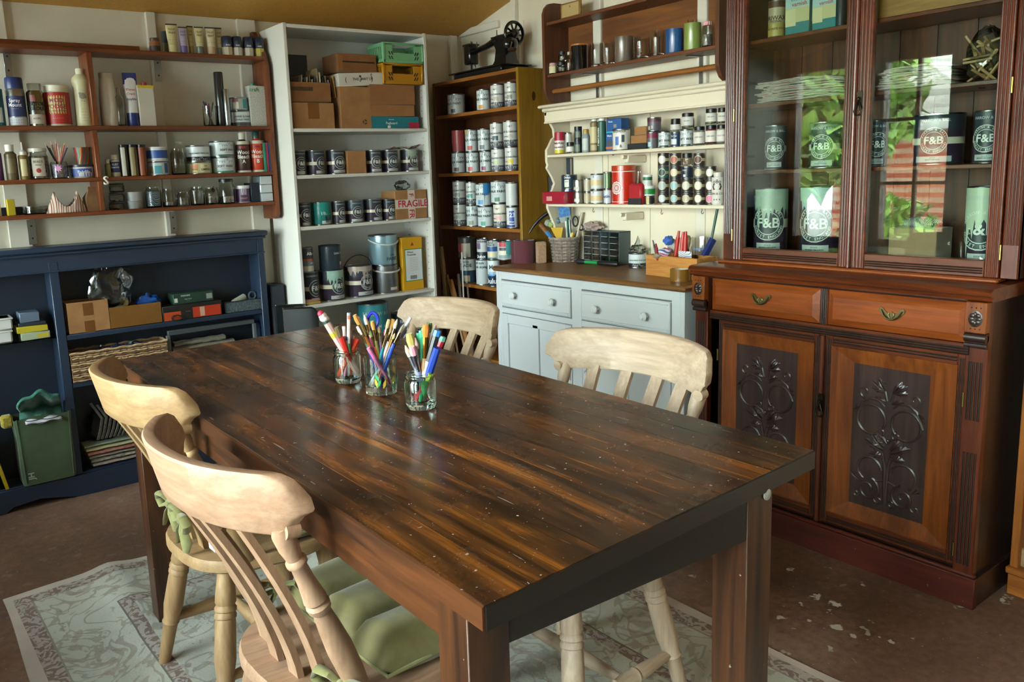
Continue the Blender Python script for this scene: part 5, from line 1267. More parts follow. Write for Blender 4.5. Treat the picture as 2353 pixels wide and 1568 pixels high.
yc_ = box(C4, 923, 970, 545, .06, 'tall yellow rectangular can with a white panel '+lab, '#c8940f', bands=[(.12, .98, .17, .78, '#2f7a3a'), (.15, .95, .185, .765, '#cdd3d6')], texts=[('Wood', .05, .38, .72, '#222'), ('Preserver', .05, .45, .67, '#222')]+[('- - - - - -', .05, .55, .61-.033*i, '#555') for i in range(8)]+[('IIIIII', .1, .5, .24, '#333')], name='fuel_can', cat='can', inset=.04)
part('handle', MB().tube([(-.012, .02, yc_[3]), (-.01, .02, yc_[3]+.012), (.01, .02, yc_[3]+.012), (.012, .02, yc_[3])], .002, 6), TIND, yc_[0])
tri = MB(); tri.add([(-.009, -.001, yc_[3]*.84), (.009, -.001, yc_[3]*.84), (0, -.001, yc_[3]*.91)], [(0, 1, 2)]); part('printed_mark', tri, plain('#a8321e', .5), yc_[0])
spg = thing('sponge', 'yellow and pink washing sponge in front of the tins '+lab, 'sponge', (PY(722, 700, YBC+.01).x, YBC+.012, BCS[3]), .12)
part('foam', MB().box(-.04, .04, 0, .05, 0, .014, .005), fabric('sponge_foam', '#b39a3e', '#cdb75a', 160, .95, 120), spg); part('scourer', MB().box(-.04, .04, 0, .05, .0142, .022, .004), fabric('sponge_pad', '#b0705a', '#c8907a', 160, .95, 120), spg)
C5 = Shelf('y', YBC, BCS[4], 'things on the bottom shelf of the white bookcase', -.1, .02)
fb(C5, 822, 893, 694, 'large teal dripped paint tin on the white bookcase bottom shelf', .2, top='#2f7680', big=True, drips=('#2f7f88', .6, .0, 3.2))
fb(C5, 900, 968, 716, 'large dark paint tin on the bottom shelf behind the far chair', .2, big=True)

# ================================================================== brown bookcase contents (front faces -x)
RZ = -1.15
D = [Shelf('x', XB, z, 'paint tins on the brown bookcase', RZ, .012) for z in BBS]
L1 = 'on the brown bookcase top shelf'
ck(D[0], 1028, 1070, 217, 'splattered white tin with a dark square at the left '+L1, '#3a3f3c', .0, drips=None, body=plain('#b3b7b2', .4, var=.3))
ck(D[0], 1095, 1128, 206, 'white paint tin with an orange square '+L1, '#c98a2e', -.1)
ck2(D[0], 1127, 1160, 194, 'grey-based tin with a beige square, second from the right '+L1, '#b3aca0')
ck2(D[0], 1159, 1190, 189, 'grey-based tin with a taupe square at the right end '+L1, '#8a8478')
L2 = 'on the brown bookcase second shelf'
lo = [ck(D[1], 1038, 1071, 350, 'white tin with a dark brown square, lower row '+L2, '#4a2a24', .05), ck(D[1], 1071, 1103, 349, 'white tin with a scarlet square, lower row '+L2, '#b8323a', -.05), ck(D[1], 1103, 1131, 347, 'white tin with a magenta square, lower row '+L2, '#7a1f4a', -.1), ck2(D[1], 1129, 1161, 341, 'grey-based tin with a pale green square, lower row '+L2, '#b3c29a'), ck2(D[1], 1160, 1192, 337, 'grey-based tin with a yellow square, lower row '+L2, '#d8bd2a')]
tin(D[1], 1039, 1069, 300, 'tin covered in dusty red paint, upper row '+L2, '#9a4a4c', zb=lo[0][4]+.0005, drips=('#a3474a', .4, .0, 3))
ck(D[1], 1069, 1099, 298, 'white tin, red square and ochre smears, upper row '+L2, '#b54238', .05, zb=lo[1][4]+.0005, drips=('#c9b068', .93, -.5, .8))
ck(D[1], 1098, 1128, 296, 'white tin with a slate square, upper row '+L2, '#5a6672', -.05, zb=lo[2][4]+.0005)
ck2(D[1], 1126, 1158, 282, 'grey-based tin with a dark teal square, upper row '+L2, '#23444e', zb=lo[3][4]+.0005)
ck2(D[1], 1156, 1191, 278, 'wider grey-based tin with a pale square, upper row '+L2, '#b9b4b0', .3, zb=lo[4][4]+.0005)
L3 = 'on the brown bookcase third shelf'
lo = [ck2(D[2], 1042, 1074, 468, 'grey-based tin with a sage square, lower row '+L3, '#8fa396'), ck(D[2], 1072, 1101, 471, 'white tin with a khaki square, lower row '+L3, '#8a8a72', .1), ck(D[2], 1098, 1136, 473, 'white tin with an emerald square, lower row '+L3, '#2f8a6e', .0), ck2(D[2], 1134, 1166, 467, 'grey-based tin with a pink square, lower row '+L3, '#d9a3a0', body=plain('#d6d0c4', .35)),
      tin(D[2], 1164, 1191, 474, 'white tin printed in royal blue, lower row '+L3, '#cfd4d8', bands=[(.2, .8, '#2d4fa0', .35, .9), (.05, .16, '#2d3f80', -.1, 2)], texts=[('123', .28, .6, '#e8ecf0', .2), ('primer', .12, .3, '#e8ecf0', .2)])]
ck2(D[2], 1040, 1072, 415, 'grey-based tin with a grey-green square, upper row '+L3, '#8d9a86', zb=lo[0][4]+.0005)
ck2(D[2], 1071, 1096, 418, 'grey-based tin with a turquoise square, upper row '+L3, '#4a9a90', zb=lo[1][4]+.0005)
ck(D[2], 1093, 1131, 421, 'white tin, blue square and blue drips, upper row '+L3, '#3f86b8', -.1, zb=lo[2][4]+.0005, drips=('#2f7ab0', .6, .9, 1.))
ck(D[2], 1128, 1167, 415, 'white tin with a dark green square, upper row '+L3, '#1f5a3a', .05, zb=lo[3][4]+.0005)
tin(D[2], 1162, 1191, 419, 'plain white tin with fine print, upper row '+L3, '#c9cccc', zb=lo[4][4]+.0005, texts=[('- - - - -', .06, .8-.08*i, '#9a9fa2', .1) for i in range(6)])
L4 = 'on the brown bookcase fourth shelf'
lo = [tin(D[3], 1058, 1095, 592, 'dark and grey trade paint tin, lower row '+L4, '#27465a', bands=[(.5, .95, '#b9bdb9', .1, 3), (.05, .3, '#a89a86', .1, 1.2)], texts=[('TRADE', .18, .7, '#27465a', .1), ('Dulux', .14, .86, '#27465a', .1)]), tin(D[3], 1094, 1126, 595, 'pale grey quick drying tin, lower row '+L4, '#b3bcc0', texts=[('oil style', .12, .86, '#33414a', .0), ('quick drying', .13, .7, '#33414a', .0)], drips=None), tin(D[3], 1121, 1150, 596, 'navy tin half hidden by the dresser, lower row '+L4, '#1d2c44', bands=[(.45, .98, '#c9d0d4'), (.4, .55, '#4a9ad0', .0, 1.2)], texts=[('M', .22, .72, '#22344a', 0), ('Dulux', .26, .2, '#e6e9ec', .1)])]
tin(D[3], 1053, 1094, 545, 'dark tin with a red stripe, upper row '+L4, '#2e3030', zb=lo[0][4]+.0005, bands=[(.04, .72, '#9a9788', .35, 1.1), (.04, .72, '#b84a3c', -.1, .25), (.3, .7, '#7a2f34', -.7, .7)])
tin(D[3], 1096, 1124, 548, 'white and navy weatherproof paint tin, upper row '+L4, '#b9babc', zb=lo[1][4]+.0005, bands=[(.0, .36, '#1c2636'), (.5, .8, '#6a5a72', -.3, .8)], texts=[('WEATHERSHIELD', .13, .86, '#232838', .0), ('Dulux', .2, .14, '#e6e9ec', .1)])
tin(D[3], 1120, 1147, 551, 'silver tin with a blue band, upper row '+L4, '#b5babb', zb=lo[2][4]+.0005, bands=[(.42, .66, '#22508a'), (.14, .4, '#cfc4a4', .1, 1.4), (.02, .1, '#2f6a5a', 0, 2)], texts=[('TRADE', .15, .74, '#2b3238', 0), ('Dulux', .13, .87, '#2b3238', 0)])
tin(D[3], 1143, 1182, 553, 'white tin with red flash and teal smear, upper row '+L4, '#b9bcb8', zb=lo[2][4]+.0005, bands=[(.7, .94, '#b33240', .05, .9), (.28, .5, '#d6d0c0', .05, 1.1), (.5, .66, '#4a3f52', .05, .9), (.1, .26, '#8a98a0', .05, 1.1)], drips=('#4a9a9c', .35, .95, .9), inset=.03)
# timber offcuts leaning in front of the brown bookcase
OFF = [((1013, 568), (1027, 690), .017, '#a08a62', 'long beige grooved timber batten leaning by the corner'), ((1021, 618), (1034, 700), .008, '#8a6a48', 'short brown stick among the leaning offcuts'), ((1028, 632), (1044, 700), .007, '#b08a5a', 'thin pale dowel among the leaning offcuts'), ((1036, 645), (1052, 705), .014, '#a8703e', 'orange brown flat board among the leaning offcuts'), ((1061, 580), (1066, 705), .0075, '#c3c1ba', 'white painted stick leaning against the brown bookcase'), ((1053, 630), (1060, 705), .011, '#57463c', 'dark brown batten standing behind the white stick'), ((1019, 665), (1023, 705), .011, '#8a7258', 'stubby grey brown block of wood by the corner'), ((1074, 655), (1078, 705), .009, '#5f4c40', 'dark offcut standing under the fourth shelf')]
for i, (t0, b0, w, c, lb) in enumerate(OFF):
    x = XB-.02-.006*(i % 4); top = PX(*t0, x); bot = PX(*b0, x-.02); d = (bot-top); k = -top.z/d.z; bot = top+d*k
    t = thing('timber_offcut', lb, 'timber', (bot.x, bot.y, 0), 0, 'timber offcuts in the corner'); v = top-bot
    M = v.to_track_quat('Z', 'Y').to_matrix().to_4x4(); part('stick', MB().box(-w*.45, w*.45, -w, w, .0, v.length, .001, M), wood('offcut_%d' % i, c, '#c9b08a' if i in (0, 2) else c, 'z', 1, .7), t)
# ================================================================== black sewing machine on top
BLK = plain('#0f1012', .25, var=.2, coat=.5)
q0, q1 = PX(1053, 178, XB+.09), PX(1196, 150, XB+.09)
sw = thing('sewing_machine', 'antique black hand crank sewing machine on the brown bookcase', 'sewing machine', (XB+.1, (q0.y+q1.y)/2, btop+.001), -PI/2-.03)
Ls = (q0.y-q1.y); SW = Ls/.36*.8
def sm(name, mb, mat=BLK, **k): return part(name, mb, mat, sw, **k)
SZ = SW*.66
def v_(x, y, z): return (x*SW, y*SW, z*SZ)
def bxs(mb, x0, x1, y0, y1, z0, z1, c=.003): return mb.box(x0*SW, x1*SW, y0*SW, y1*SW, z0*SZ, z1*SZ, c)
sm('base', bxs(bxs(MB(), -.175, .185, -.075, .075, 0, .035), -.205, .2, -.085, .085, .035, .045))
sm('pillar', MB().loft([[v_(x, y, z) for x, y in ((c-a, -b), (c+a, -b), (c+a, b), (c-a, b))] for z, c, a, b in ((.045, .12, .05, .04), (.08, .122, .04, .032), (.15, .122, .034, .028), (.2, .118, .042, .032), (.235, .11, .05, .034))]))
sm('arm', MB().loft([[v_(x, b*math.cos(w), zc+a*math.sin(w)) for w in [2*PI*i/10 for i in range(10)]] for x, zc, a, b in ((.15, .215, .035, .035), (.08, .222, .03, .03), (.0, .2, .02, .022), (-.08, .186, .018, .02), (-.125, .185, .022, .024))]))
sm('head', bxs(bxs(MB(), -.16, -.112, -.026, .026, .1, .235, .006), -.165, -.108, -.03, .03, .225, .238, .003))
sm('needle_bar', MB().tube([v_(-.137, 0, .045), v_(-.137, 0, .1)], .004*SW, 8).tube([v_(-.127, -.002, .05), v_(-.127, -.002, .1)], .0025*SW, 6).tube([v_(-.112, 0, .105), v_(-.105, 0, .085), v_(-.11, 0, .066)], .003*SW, 6), plain('#4a4a4c', .25, 1))
sm('presser_foot', bxs(MB(), -.148, -.118, -.012, .008, .046, .05, .001), plain('#4a4a4c', .25, 1))
sm('thread_pin', MB().tube([v_(-.09, 0, .195), v_(-.09, 0, .245)], .002*SW, 6).tube([v_(.05, .01, .23), v_(.05, .01, .29)], .0025*SW, 6).tube([v_(-.135, 0, .235), v_(-.135, 0, .258)], .003*SW, 6).tube([v_(-.125, 0, .235), v_(-.125, 0, .252)], .003*SW, 6))
sm('tension_dial', MB().lathe([(.012*SW, 0), (.012*SW, .008*SW), (.006*SW, .012*SW), (.0001, .012*SW)], 14, Matrix.Translation(v_(-.165, 0, .165)) @ Matrix.Rotation(-PI/2, 4, 'Y')), plain('#2a2a2c', .25, 1))
wh = MB(); WR = .062*SZ*1.15
Mw = Matrix.Translation(v_(.185, -.0, .235)) @ Matrix.Rotation(PI/2, 4, 'Y')
wh.tube([tuple(Mw @ Vector((WR*math.cos(a), WR*math.sin(a), 0))) for a in [2*PI*i/36 for i in range(36)]], WR*.15, 8, closed=True)
for i in range(9):
    a = 2*PI*i/9; wh.tube([tuple(Mw @ Vector((WR*.3*math.cos(a), WR*.3*math.sin(a), 0))), tuple(Mw @ Vector((WR*.95*math.cos(a), WR*.95*math.sin(a), 0)))], WR*.09, 6)
wh.lathe([(WR*.42, -.01*SW), (WR*.42, .012*SW), (WR*.2, .02*SW), (.0001, .022*SW)], 18, Mw)
wh.tube([v_(.14, 0, .235), v_(.19, 0, .235)], WR*.3, 10)
sm('hand_wheel', wh, label='spoked hand wheel')
sm('gear_cover', MB().ball(v_(.185, -.02, .17), .042*SW, 16, 10, (.55, .9, .8)))
sm('crank', MB().tube([v_(.2, -.03, .18), v_(.215, -.05, .14), v_(.222, -.055, .125)], .006*SW, 8))
sm('crank_handle', MB().tube([v_(.215, -.055, .125), v_(.245, -.065, .118), v_(.275, -.07, .112)], [.006*SW, .01*SW, .008*SW], 10), wood('crank_wood', '#1d110b', '#3a2415', 'x'))
sm('gold_scroll', MB().tube([v_(.06, -.034, .212), v_(.085, -.037, .225), v_(.1, -.037, .21), v_(.08, -.036, .2)], .002*SW, 5), plain('#8a6a2a', .3, 1))
# ================================================================== plate rack contents
RZH = -1.1
U = Shelf('x', HX, HS[0], 'pots and jars on the plate rack upper shelf', RZH, .012); G = 'on the plate rack upper shelf'
CAP = [(.6, .78), (.62, .97), (.55, 1), (.0001, 1)]
CYL = [(.97, 0), (1, .01), (1, .99), (.97, 1)]
tin(U, 1274, 1299, 304, 'red and white tin with yellow base at left '+G, '#cfcdc8', bands=[(.62, .98, '#a3203a'), (.04, .2, '#c9c23a')], texts=[('Plasti-Kote', .13, .5, '#8a2030', 0), ('spray enamel', .1, .32, '#8a2030', 0)], rim=plain('#b02c40', .4))
tin(U, 1298, 1315, 305, 'slim plain white tin behind the small black-lidded pot '+G, '#c3c3bf', inset=.05)
jar(U, 1301, 1321, 327, 'small black-lidded pot with a white label '+G, '#1a1a1c', '#8a8478', .7, ('#d6d3cc', .15, .6, 4), inset=.005)
d1 = solid(U, 1320, 1338, 319, 'lower of two stacked dark patterned pots '+G, CYL, '#22303a', [('lid', [(1.02, .8), (1.02, 1), (.0001, 1)], '#15181c')], bands=[(.1, .6, '#6a7468', 0, 1.4)], name='paint_pot', cat='pot')
solid(U, 1320, 1338, 291, 'upper of two stacked dark patterned pots '+G, CYL, '#22303a', [('lid', [(1.02, .72), (1.02, 1), (.0001, 1)], '#15181c')], bands=[(.1, .6, '#6a7468', .2, 1.4)], zb=d1[4]+.0005, name='paint_pot', cat='pot')
solid(U, 1337, 1356, 297, 'silvery bottle with a gold screw cap '+G, [(.95, 0), (1, .02), (1, .7), (.8, .78), (.78, .8)], '#8d9a9c', [('cap', [(.72, .78), (.74, .98), (.6, 1), (.0001, 1)], '#a8893a')], bands=[(.1, .6, '#b9c0bd', 0, 1.6)])
solid(U, 1356, 1375, 267, 'tall brown and cream bottle with a white cap '+G, [(.95, 0), (1, .02), (1, .82), (.7, .86)], '#7d6a4a', [('cap', [(.72, .84), (.74, .99), (.0001, 1)], '#d9d8d2')], bands=[(.25, .7, '#c2b48a', 0, 2), (.05, .2, '#b0a27c', 0, 2)])
solid(U, 1373, 1393, 267, 'tall dark green can with white lettering up its side '+G, CYL[:3]+[(.9, .86)] if False else [(.95, 0), (1, .02), (1, .84), (.72, .87)], '#2d5a4e', [('cap', [(.74, .86), (.76, .99), (.0001, 1)], '#dcdcd8')], texts=())
tt = thing('lettering_strip', '', '') if False else None
fbz = MB(); loc_, r_, h_ = slot(U, 1373, 1393, 267); put_round(fbz, 'Fabricoat', .02, r_+.0012, h_*.42, -.75, .02, rot=PI/2)
can_ = [o_ for o_ in COL.objects if o_.get('label', '').startswith('tall dark green can')][0]; part('lettering', fbz, plain('#e3e6e2', .5), can_)
b_ = box(U, 1392, 1418, 306, .05, 'lower blue carton with an orange stripe '+G, '#2a5a94', bands=[(0, 1, .12, .25, '#c26a3a'), (.1, .6, .3, .6, '#4a5058')], texts=[('Vileda', .14, .35, .85, '#e6e9ee')], inset=.03)
box(U, 1393, 1427, 273, .05, 'upper blue carton with a white logo '+G, '#24558f', bands=[(.0, 1, .0, .12, '#3aa0c0'), (.5, .7, .35, .6, '#8a8a7c')], texts=[('Vileda', .18, .3, .8, '#e6e9ee')], zb=b_[4]+.0005, inset=.03)
tin(U, 1407, 1449, 297, 'off-white tin with blue writing and a brush picture '+G, '#d6d3ca', squares=[(.14, .34, .55, '#3a4654', .45), (.18, .4, .45, '#3a6ab0', -.25)], texts=[('MAGNOLIA', .13, .88, '#4a4a4a', .0), ('&', .2, .2, '#555', .2)])
fl = box(U, 1441, 1484, 330, .09, 'flat black slate tin under the little cardboard boxes '+G, '#1f2226', name='flat_box', inset=.0)
c1_ = box(U, 1449, 1485, 311, .05, 'small tan cardboard box on the slate tin '+G, CARD, zb=fl[4]+.0005, inset=.01)
box(U, 1457, 1485, 291, .045, 'smaller tan cardboard box on top of the other '+G, CARD, zb=c1_[4]+.0005, inset=.012)
p1 = tin(U, 1485, 1513, 303, 'grey tin with a crimson band and pale blue square '+G, '#5c5a60', bands=[(.62, .9, '#7a2440')], squares=[(.22, .28, .25, '#a3c6cc', -.3)])
tin(U, 1487, 1520, 270, 'purple-grey tin stacked on the crimson-banded one '+G, '#5a5460', zb=p1[4]+.0005, bands=[(.68, .9, '#5a2f3c')], texts=[('2', .24, .3, '#e6e0d8', -.1)], squares=[(.2, .25, .25, '#b3b08a', -.6)])
wax(U, 1512, 1541, 302, 'pale blue wax tin left of the navy tin '+G, .1)
n1_ = tin(U, 1541, 1563, 303, 'small navy and white tin between the wax tins '+G, '#27405e', squares=[(.4, .35, .35, '#cdd2d6', -.2)], texts=[('Tin Can', .14, .72, '#d9dde0', -.2)])
jar(U, 1540, 1565, 273, 'domed jar with a black lid on the navy tin '+G, '#15171a', '#a8a49a', .85, ('#c9c8c2', .15, .55, 3), zb=n1_[4]+.0005, lidh=.03)
w2 = wax(U, 1562, 1593, 297, 'pale blue wax tin right of the navy tin '+G, .05)
jar(U, 1565, 1596, 260, 'olive black-lidded jar on the right wax tin '+G, '#15171a', '#6a6450', .8, ('#c3c3bd', .2, .75, 2.2), zb=w2[4]+.0005, txt=[('wax paint', .1, .5)])
j1 = jar(U, 1593, 1621, 291, 'squat jar of grey paint with a black lid '+G, '#15171a', '#8a827a', .8, ('#cfcac4', .12, .7, 2.6), txt=[('chalk paint', .1, .45)])
j2 = jar(U, 1620, 1648, 288, 'squat jar of red paint with a black lid '+G, '#15171a', plain('#a3283a', .5), .85, ('#d6cfc9', .15, .72, 2.4), txt=[('chalk paint', .1, .45)])
j3 = jar(U, 1646, 1670, 287, 'squat jar of cream paint beside the carved cabinet '+G, '#15171a', plain('#cfc6b0', .5), .85, ('#d6cfc9', .15, .72, 2.4), txt=[('GOLD SIZE', .1, .45)])
jar(U, 1620, 1649, 250, 'upper olive jar standing on the red one '+G, '#15171a', plain('#7c7550', .5), .8, ('#c9c6bd', .2, .72, 2.4), zb=j2[4]+.0005, txt=[('chalk paint', .1, .5)])
jar(U, 1648, 1672, 248, 'upper mustard jar standing on the cream one '+G, '#15171a', plain('#8f7c3e', .5), .8, ('#c9c6bd', .2, .72, 2.4), zb=j3[4]+.0005, txt=[('chalk paint', .1, .5)])
V = Shelf('x', HX, HS[1], 'pots and tins on the plate rack lower shelf', RZH, .012); G = 'on the plate rack lower shelf'
def book(px0, px1, pt, depth, col, label, texts=(), inset=.1, turn=0.):
    loc, w, h = bslot(V, px0, px1, pt, None, inset); t = thing('book', label, 'book', loc, -PI/2+turn, 'books on the plate rack')
    part('cover', MB().box(-w/2, w/2, 0, .003, 0, h).box(-w/2, w/2, depth-.003, depth, 0, h).box(-w/2, -w/2+.003, 0, depth, 0, h), plain(col, .5), t); part('pages', MB().box(-w/2+.002, w/2-.003, .003, depth-.003, .003, h-.003), plain('#cfc8b8', .8), t)
    if texts:
        mb = MB()
        for s, sz, z in texts: put_flat(mb, s, sz*h, Matrix.Translation((0, -.0006, z*h)) @ Matrix.Rotation(PI/2, 4, 'X'), .01)
        part('lettering', mb, plain('#c9ccd0', .5), t)
book(1274, 1309, 364, .02, '#2b3640', 'tall slate paint and paper book standing at the back of the lower shelf', [('PAINT & PAPER', .06, .4), ('LIBRARY', .05, .32)], .118)
book(1258, 1274, 373, .02, '#191b20', 'narrow black and white patterned book at the left end of the lower shelf', (), .11)
book(1259, 1293, 404, .018, '#3a3a40', 'shorter charcoal book in front of the slate one', [('GEORGIAN', .09, .6)], .085)
rb_ = box(V, 1246, 1297, 441, .06, 'shiny red plastic stapler case jutting over the shelf edge', plain('#9a1f30', .25, coat=.4), bands=[(.2, .45, .25, .62, '#c98f86')], texts=[('- - -', .1, .7, .35, '#5a1520')], inset=-.02, name='case', cat='case')
ar = thing('disc', 'dark blue plastic fan blade resting behind the red case', 'disc', (HX+.055, PX(1284, 440, HX+.05).y, HS[1]), -PI/2); part('blade', MB().prism([(.05*math.cos(a)-.03+.03, .055*math.sin(a)) for a in [PI/2*i/10+PI/2 for i in range(11)]]+[(.0, 0)], 0, .006, Matrix(((1, 0, 0, .02), (0, 0, -1, 0), (0, 1, 0, .0), (0, 0, 0, 1)))), plain('#25304a', .35), ar)
t1 = tin(V, 1293, 1322, 434, 'blue and white striped tin under the navy one '+G, '#24408a', bands=[(.45, .95, '#c3ccd6', 0, .7), (.0, .2, '#3a86c8', 0, 1.5), (.2, .5, '#cdbd9c', -.3, .9)])
tin(V, 1292, 1327, 401, 'navy tin with a white badge and yellow drop '+G, '#1e2e44', zb=t1[4]+.0005, squares=[(.36, .5, .38, '#c9cfc2', -.1), (.2, .16, .2, '#c9c23c', -.1)], texts=[('Dulux', .2, .8, '#dfe3e6', .0), ('Tester', .1, .5, '#2a3a4a', -.1)])
t2 = tin(V, 1318, 1343, 441, 'lower of two small silver tester tins '+G, metal('#a3a39c', .35), squares=[(.5, .26, .3, '#c9cac4', -.1)])
tin(V, 1317, 1342, 413, 'upper of two small silver tester tins '+G, metal('#a3a39c', .35), zb=t2[4]+.0005, squares=[(.5, .24, .3, '#b9bab4', -.1)])
t3 = tin(V, 1342, 1360, 441, 'lower of two narrow cream tester tins '+G, '#b5a98c', inset=.03)
tin(V, 1342, 1359, 410, 'upper of two narrow cream tester tins '+G, '#b9b09a', zb=t3[4]+.0005, inset=.03)
t4 = tin(V, 1357, 1388, 436, 'lower white tin with a buff band '+G, '#cfd3d2', bands=[(.2, .58, '#d2b88c')], squares=[(.1, .12, .82, '#8a96a0', -.3)])
tin(V, 1357, 1388, 399, 'upper white tin with a buff band '+G, '#c9cfd0', bands=[(.26, .6, '#d6be92')], zb=t4[4]+.0005, squares=[(.1, .12, .82, '#8a96a0', -.3)])
t5 = tin(V, 1387, 1406, 434, 'white tin with blue lettering under the green striped tin '+G, '#c3c9d2', texts=[('Satin', .3, .5, '#2f4a86', -.2)])
tin(V, 1386, 1406, 395, 'green striped metal tin '+G, '#3f6a44', zb=t5[4]+.0005, bands=[(.05, .9, '#b9c49a', .2, .25), (.05, .9, '#b3b8ac', -.5, .3)])
RED = plain('#b8230f', .3, coat=.4)
cn = solid(V, 1405, 1461, 380, 'tall red tea canister with a white folk-art rosette '+G, [(.985, 0), (1, .005), (1, .86), (.97, .865)], RED, [('lid', [(1.015, .865), (1.02, .99), (.99, 1), (.0001, 1)], plain('#b23a1a', .3, coat=.4))], bands=[(.83, .85, '#d9d3cf', 0, 6.2), (.05, .065, '#d9d3cf', 0, 6.2)], name='canister', cat='canister')
ro = MB(); rr_, hh_ = cn[2]+.0012, cn[3]
for i in range(12):
    a = 2*PI*i/12; fn = wrapper(rr_, hh_*.42, -.35); c_ = (.021*math.cos(a), .021*math.sin(a)); vs = [fn(c_[0]+.0065*math.cos(b), c_[1]+.0065*math.sin(b)) for b in [2*PI*k/10 for k in range(10)]]; ro.add(vs, [tuple(range(10))])
part('rosette_petals', ro, plain('#dcd6d2', .4), cn[0])
for q, (ra_, ri_) in enumerate(((.021, .0185), (.015, .0125), (.009, .0065), (.0045, 0))):
    mb = MB(); disc_round(mb, ra_, rr_+.0004+.0003*q, hh_*.42, -.35, 24, ri_); part('rosette_ring', mb, plain('#b8230f' if q == 0 else '#dcd6d2', .4), cn[0])
rh = box(V, 1443, 1473, 422, .045, 'red and black pump-top holder in front of the canister', plain('#a3202a', .35), bands=[(0, 1, 0, .3, '#26242a')], inset=-.008, ch=.008, name='holder', cat='holder')
solid(V, 1461, 1476, 394, 'slim clear bottle behind the red holder '+G, [(.9, 0), (1, .02), (1, .6), (.5, .75), (.5, 1), (.0001, 1)], glass('#e8e4e0', .05, 1.45, 'frosted_bottle'), inset=.06)
g1 = tin(V, 1479, 1505, 450, 'black and gold tin at bottom of green pile '+G, '#2a2a26', bands=[(.05, .9, '#b09a4a', -.1, .6)])
g2 = tin(V, 1474, 1506, 427, 'wide green and white tub amid the green pile '+G, '#c3ccc4', zb=g1[4]+.0005, bands=[(.15, .7, '#22803c')], rim=plain('#d6dad4', .4))
tin(V, 1477, 1499, 402, 'small white and green tub atop the green pile '+G, '#cfd3d0', zb=g2[4]+.0005, bands=[(.5, .8, '#27664a'), (.05, .45, '#b9bdb9')], rim=plain('#d9dcda', .4))
solid(V, 1471, 1482, 436, 'slim bright green bottle left of the green pile '+G, [(.95, 0), (1, .03), (1, .9), (.7, 1)], '#1f8a3a', inset=.03)
box(V, 1500, 1532, 468, .03, 'pale matchbox with a maroon panel lying flat '+G, '#b9b3ac', bands=[(.05, .65, .15, .85, '#5a2430')], inset=-.003)
BRN = '#3a2d2e'
cols_ = [(1511, 1538), (1538, 1566), (1565, 1593), (1593, 1621), (1620, 1646)]
rows = [442, 411, 382, 352]
disc_c = [['#b9c4cc', '#8fb4b8', '#b3ab94', '#dcd6c4', '#d9729a'], ['#a3abae', '#8db3b8', '#c6c5b6', '#d3d0be', '#dddcd4'], ['#1d3a38', '#dcbfa6', None, '#c3b89c', '#d3d3cf'], ['#cfcdca', '#a85f50', None, '#5f322d', None]]
dn = [['pale blue-grey', 'turquoise', 'khaki', 'cream', 'pink'], ['mid grey', 'soft aqua', 'stone', 'ivory', 'white'], ['dark teal', 'peach', 'navy', 'beige', 'silver'], ['light grey', 'terracotta', 'jar', 'dark maroon', '']]
rw = ['bottom', 'second', 'third', 'top']
tops = [None]*5
for r_i in range(4):
    for c_i in range(5):
        if r_i == 3 and c_i == 4: continue
        a, b = cols_[c_i]; zb = tops[c_i]; lab_ = 'tester pot with a %s disc, %s row of the pot stack' % (dn[r_i][c_i], rw[r_i])
        if r_i == 3 and c_i == 2: jar(V, a+1, b-1, 352, 'clear pot of beige paint with a black lid atop the pot stack', '#15171a', plain('#b39a84', .5), .8, zb=zb, lidh=.018); continue
        if r_i == 2 and c_i == 2: q = tin(V, a, b, rows[r_i], 'navy pot with white stars in the third row of the pot stack', '#1d2738', zb=zb, texts=[('***', .3, .6, '#e0e3e6', -.3)], squares=[(.22, .2, .25, '#c3c6c8', -.3)]); tops[c_i] = q[4]+.0005; continue
        q = tin(V, a, b, rows[r_i], lab_, '#2c5a54' if (r_i == 2 and c_i == 0) else (BRN if not (r_i == 2 and c_i == 3) else '#6a6258'), zb=zb, bands=[(.38, .6, '#a8a17c', .5, 2.2)], discs=[(.33, .5, '#b9b394', -.1, 0)], rim=TIND, name='tester_pot', cat='tester pot')
        part('colour_disc', disc_round(MB(), q[3]*.27, q[2]*.985+.0014, q[3]*.5, -.1, 20), plain(disc_c[r_i][c_i], .4), q[0]); tops[c_i] = q[4]+.0005
cf = jar(V, 1635, 1664, 396, 'white lidded jar with black ornamental print beside the pot stack', '#cfccc4', None, .5, ('#cdc8c0', .05, .85, 6.2), facets=8, neck=.7, txt=[('GIN & CO', .09, .35), ('O', .4, .55), ('* * *', .12, .15), ('o8o', .16, .72)], inset=-.005, mat=plain('#c9c4bc', .4))
# ================================================================== brown wall shelf contents
W1 = Shelf('x', WX, wsz[0], 'glasses and jars on the brown wall shelf', RZH, .02); G = 'on the brown wall shelf'
CG = glass('#f2f4f2', 0, 1.45, 'tumbler_glass'); SMK = glass('#b8a898', .08, 1.45, 'smoky_glass')
GING = banded('red_gingham', ['#b8303a', '#d9d2cc', '#b8303a', '#e3ddd6'], 0, 90, .7)
jar(W1, 1262, 1281, 145, 'tiny jar with a red checked lid at the left end '+G, GING, '#8a8478', .6, ('#cfc9a0', .1, .7, 2))
ja = jar(W1, 1279, 1302, 143, 'clear jar with a dark lid under another small jar '+G, '#1c1e22', None)
jar(W1, 1283, 1301, 118, 'small clear jar stacked on the dark-lidded jar '+G, '#1c1e22', None, zb=ja[4]+.0005)
jar(W1, 1301, 1314, 119, 'slim clear bottle-jar with a pale stopper '+G, '#b9b09a', None, neck=.5, shoulder=.7)
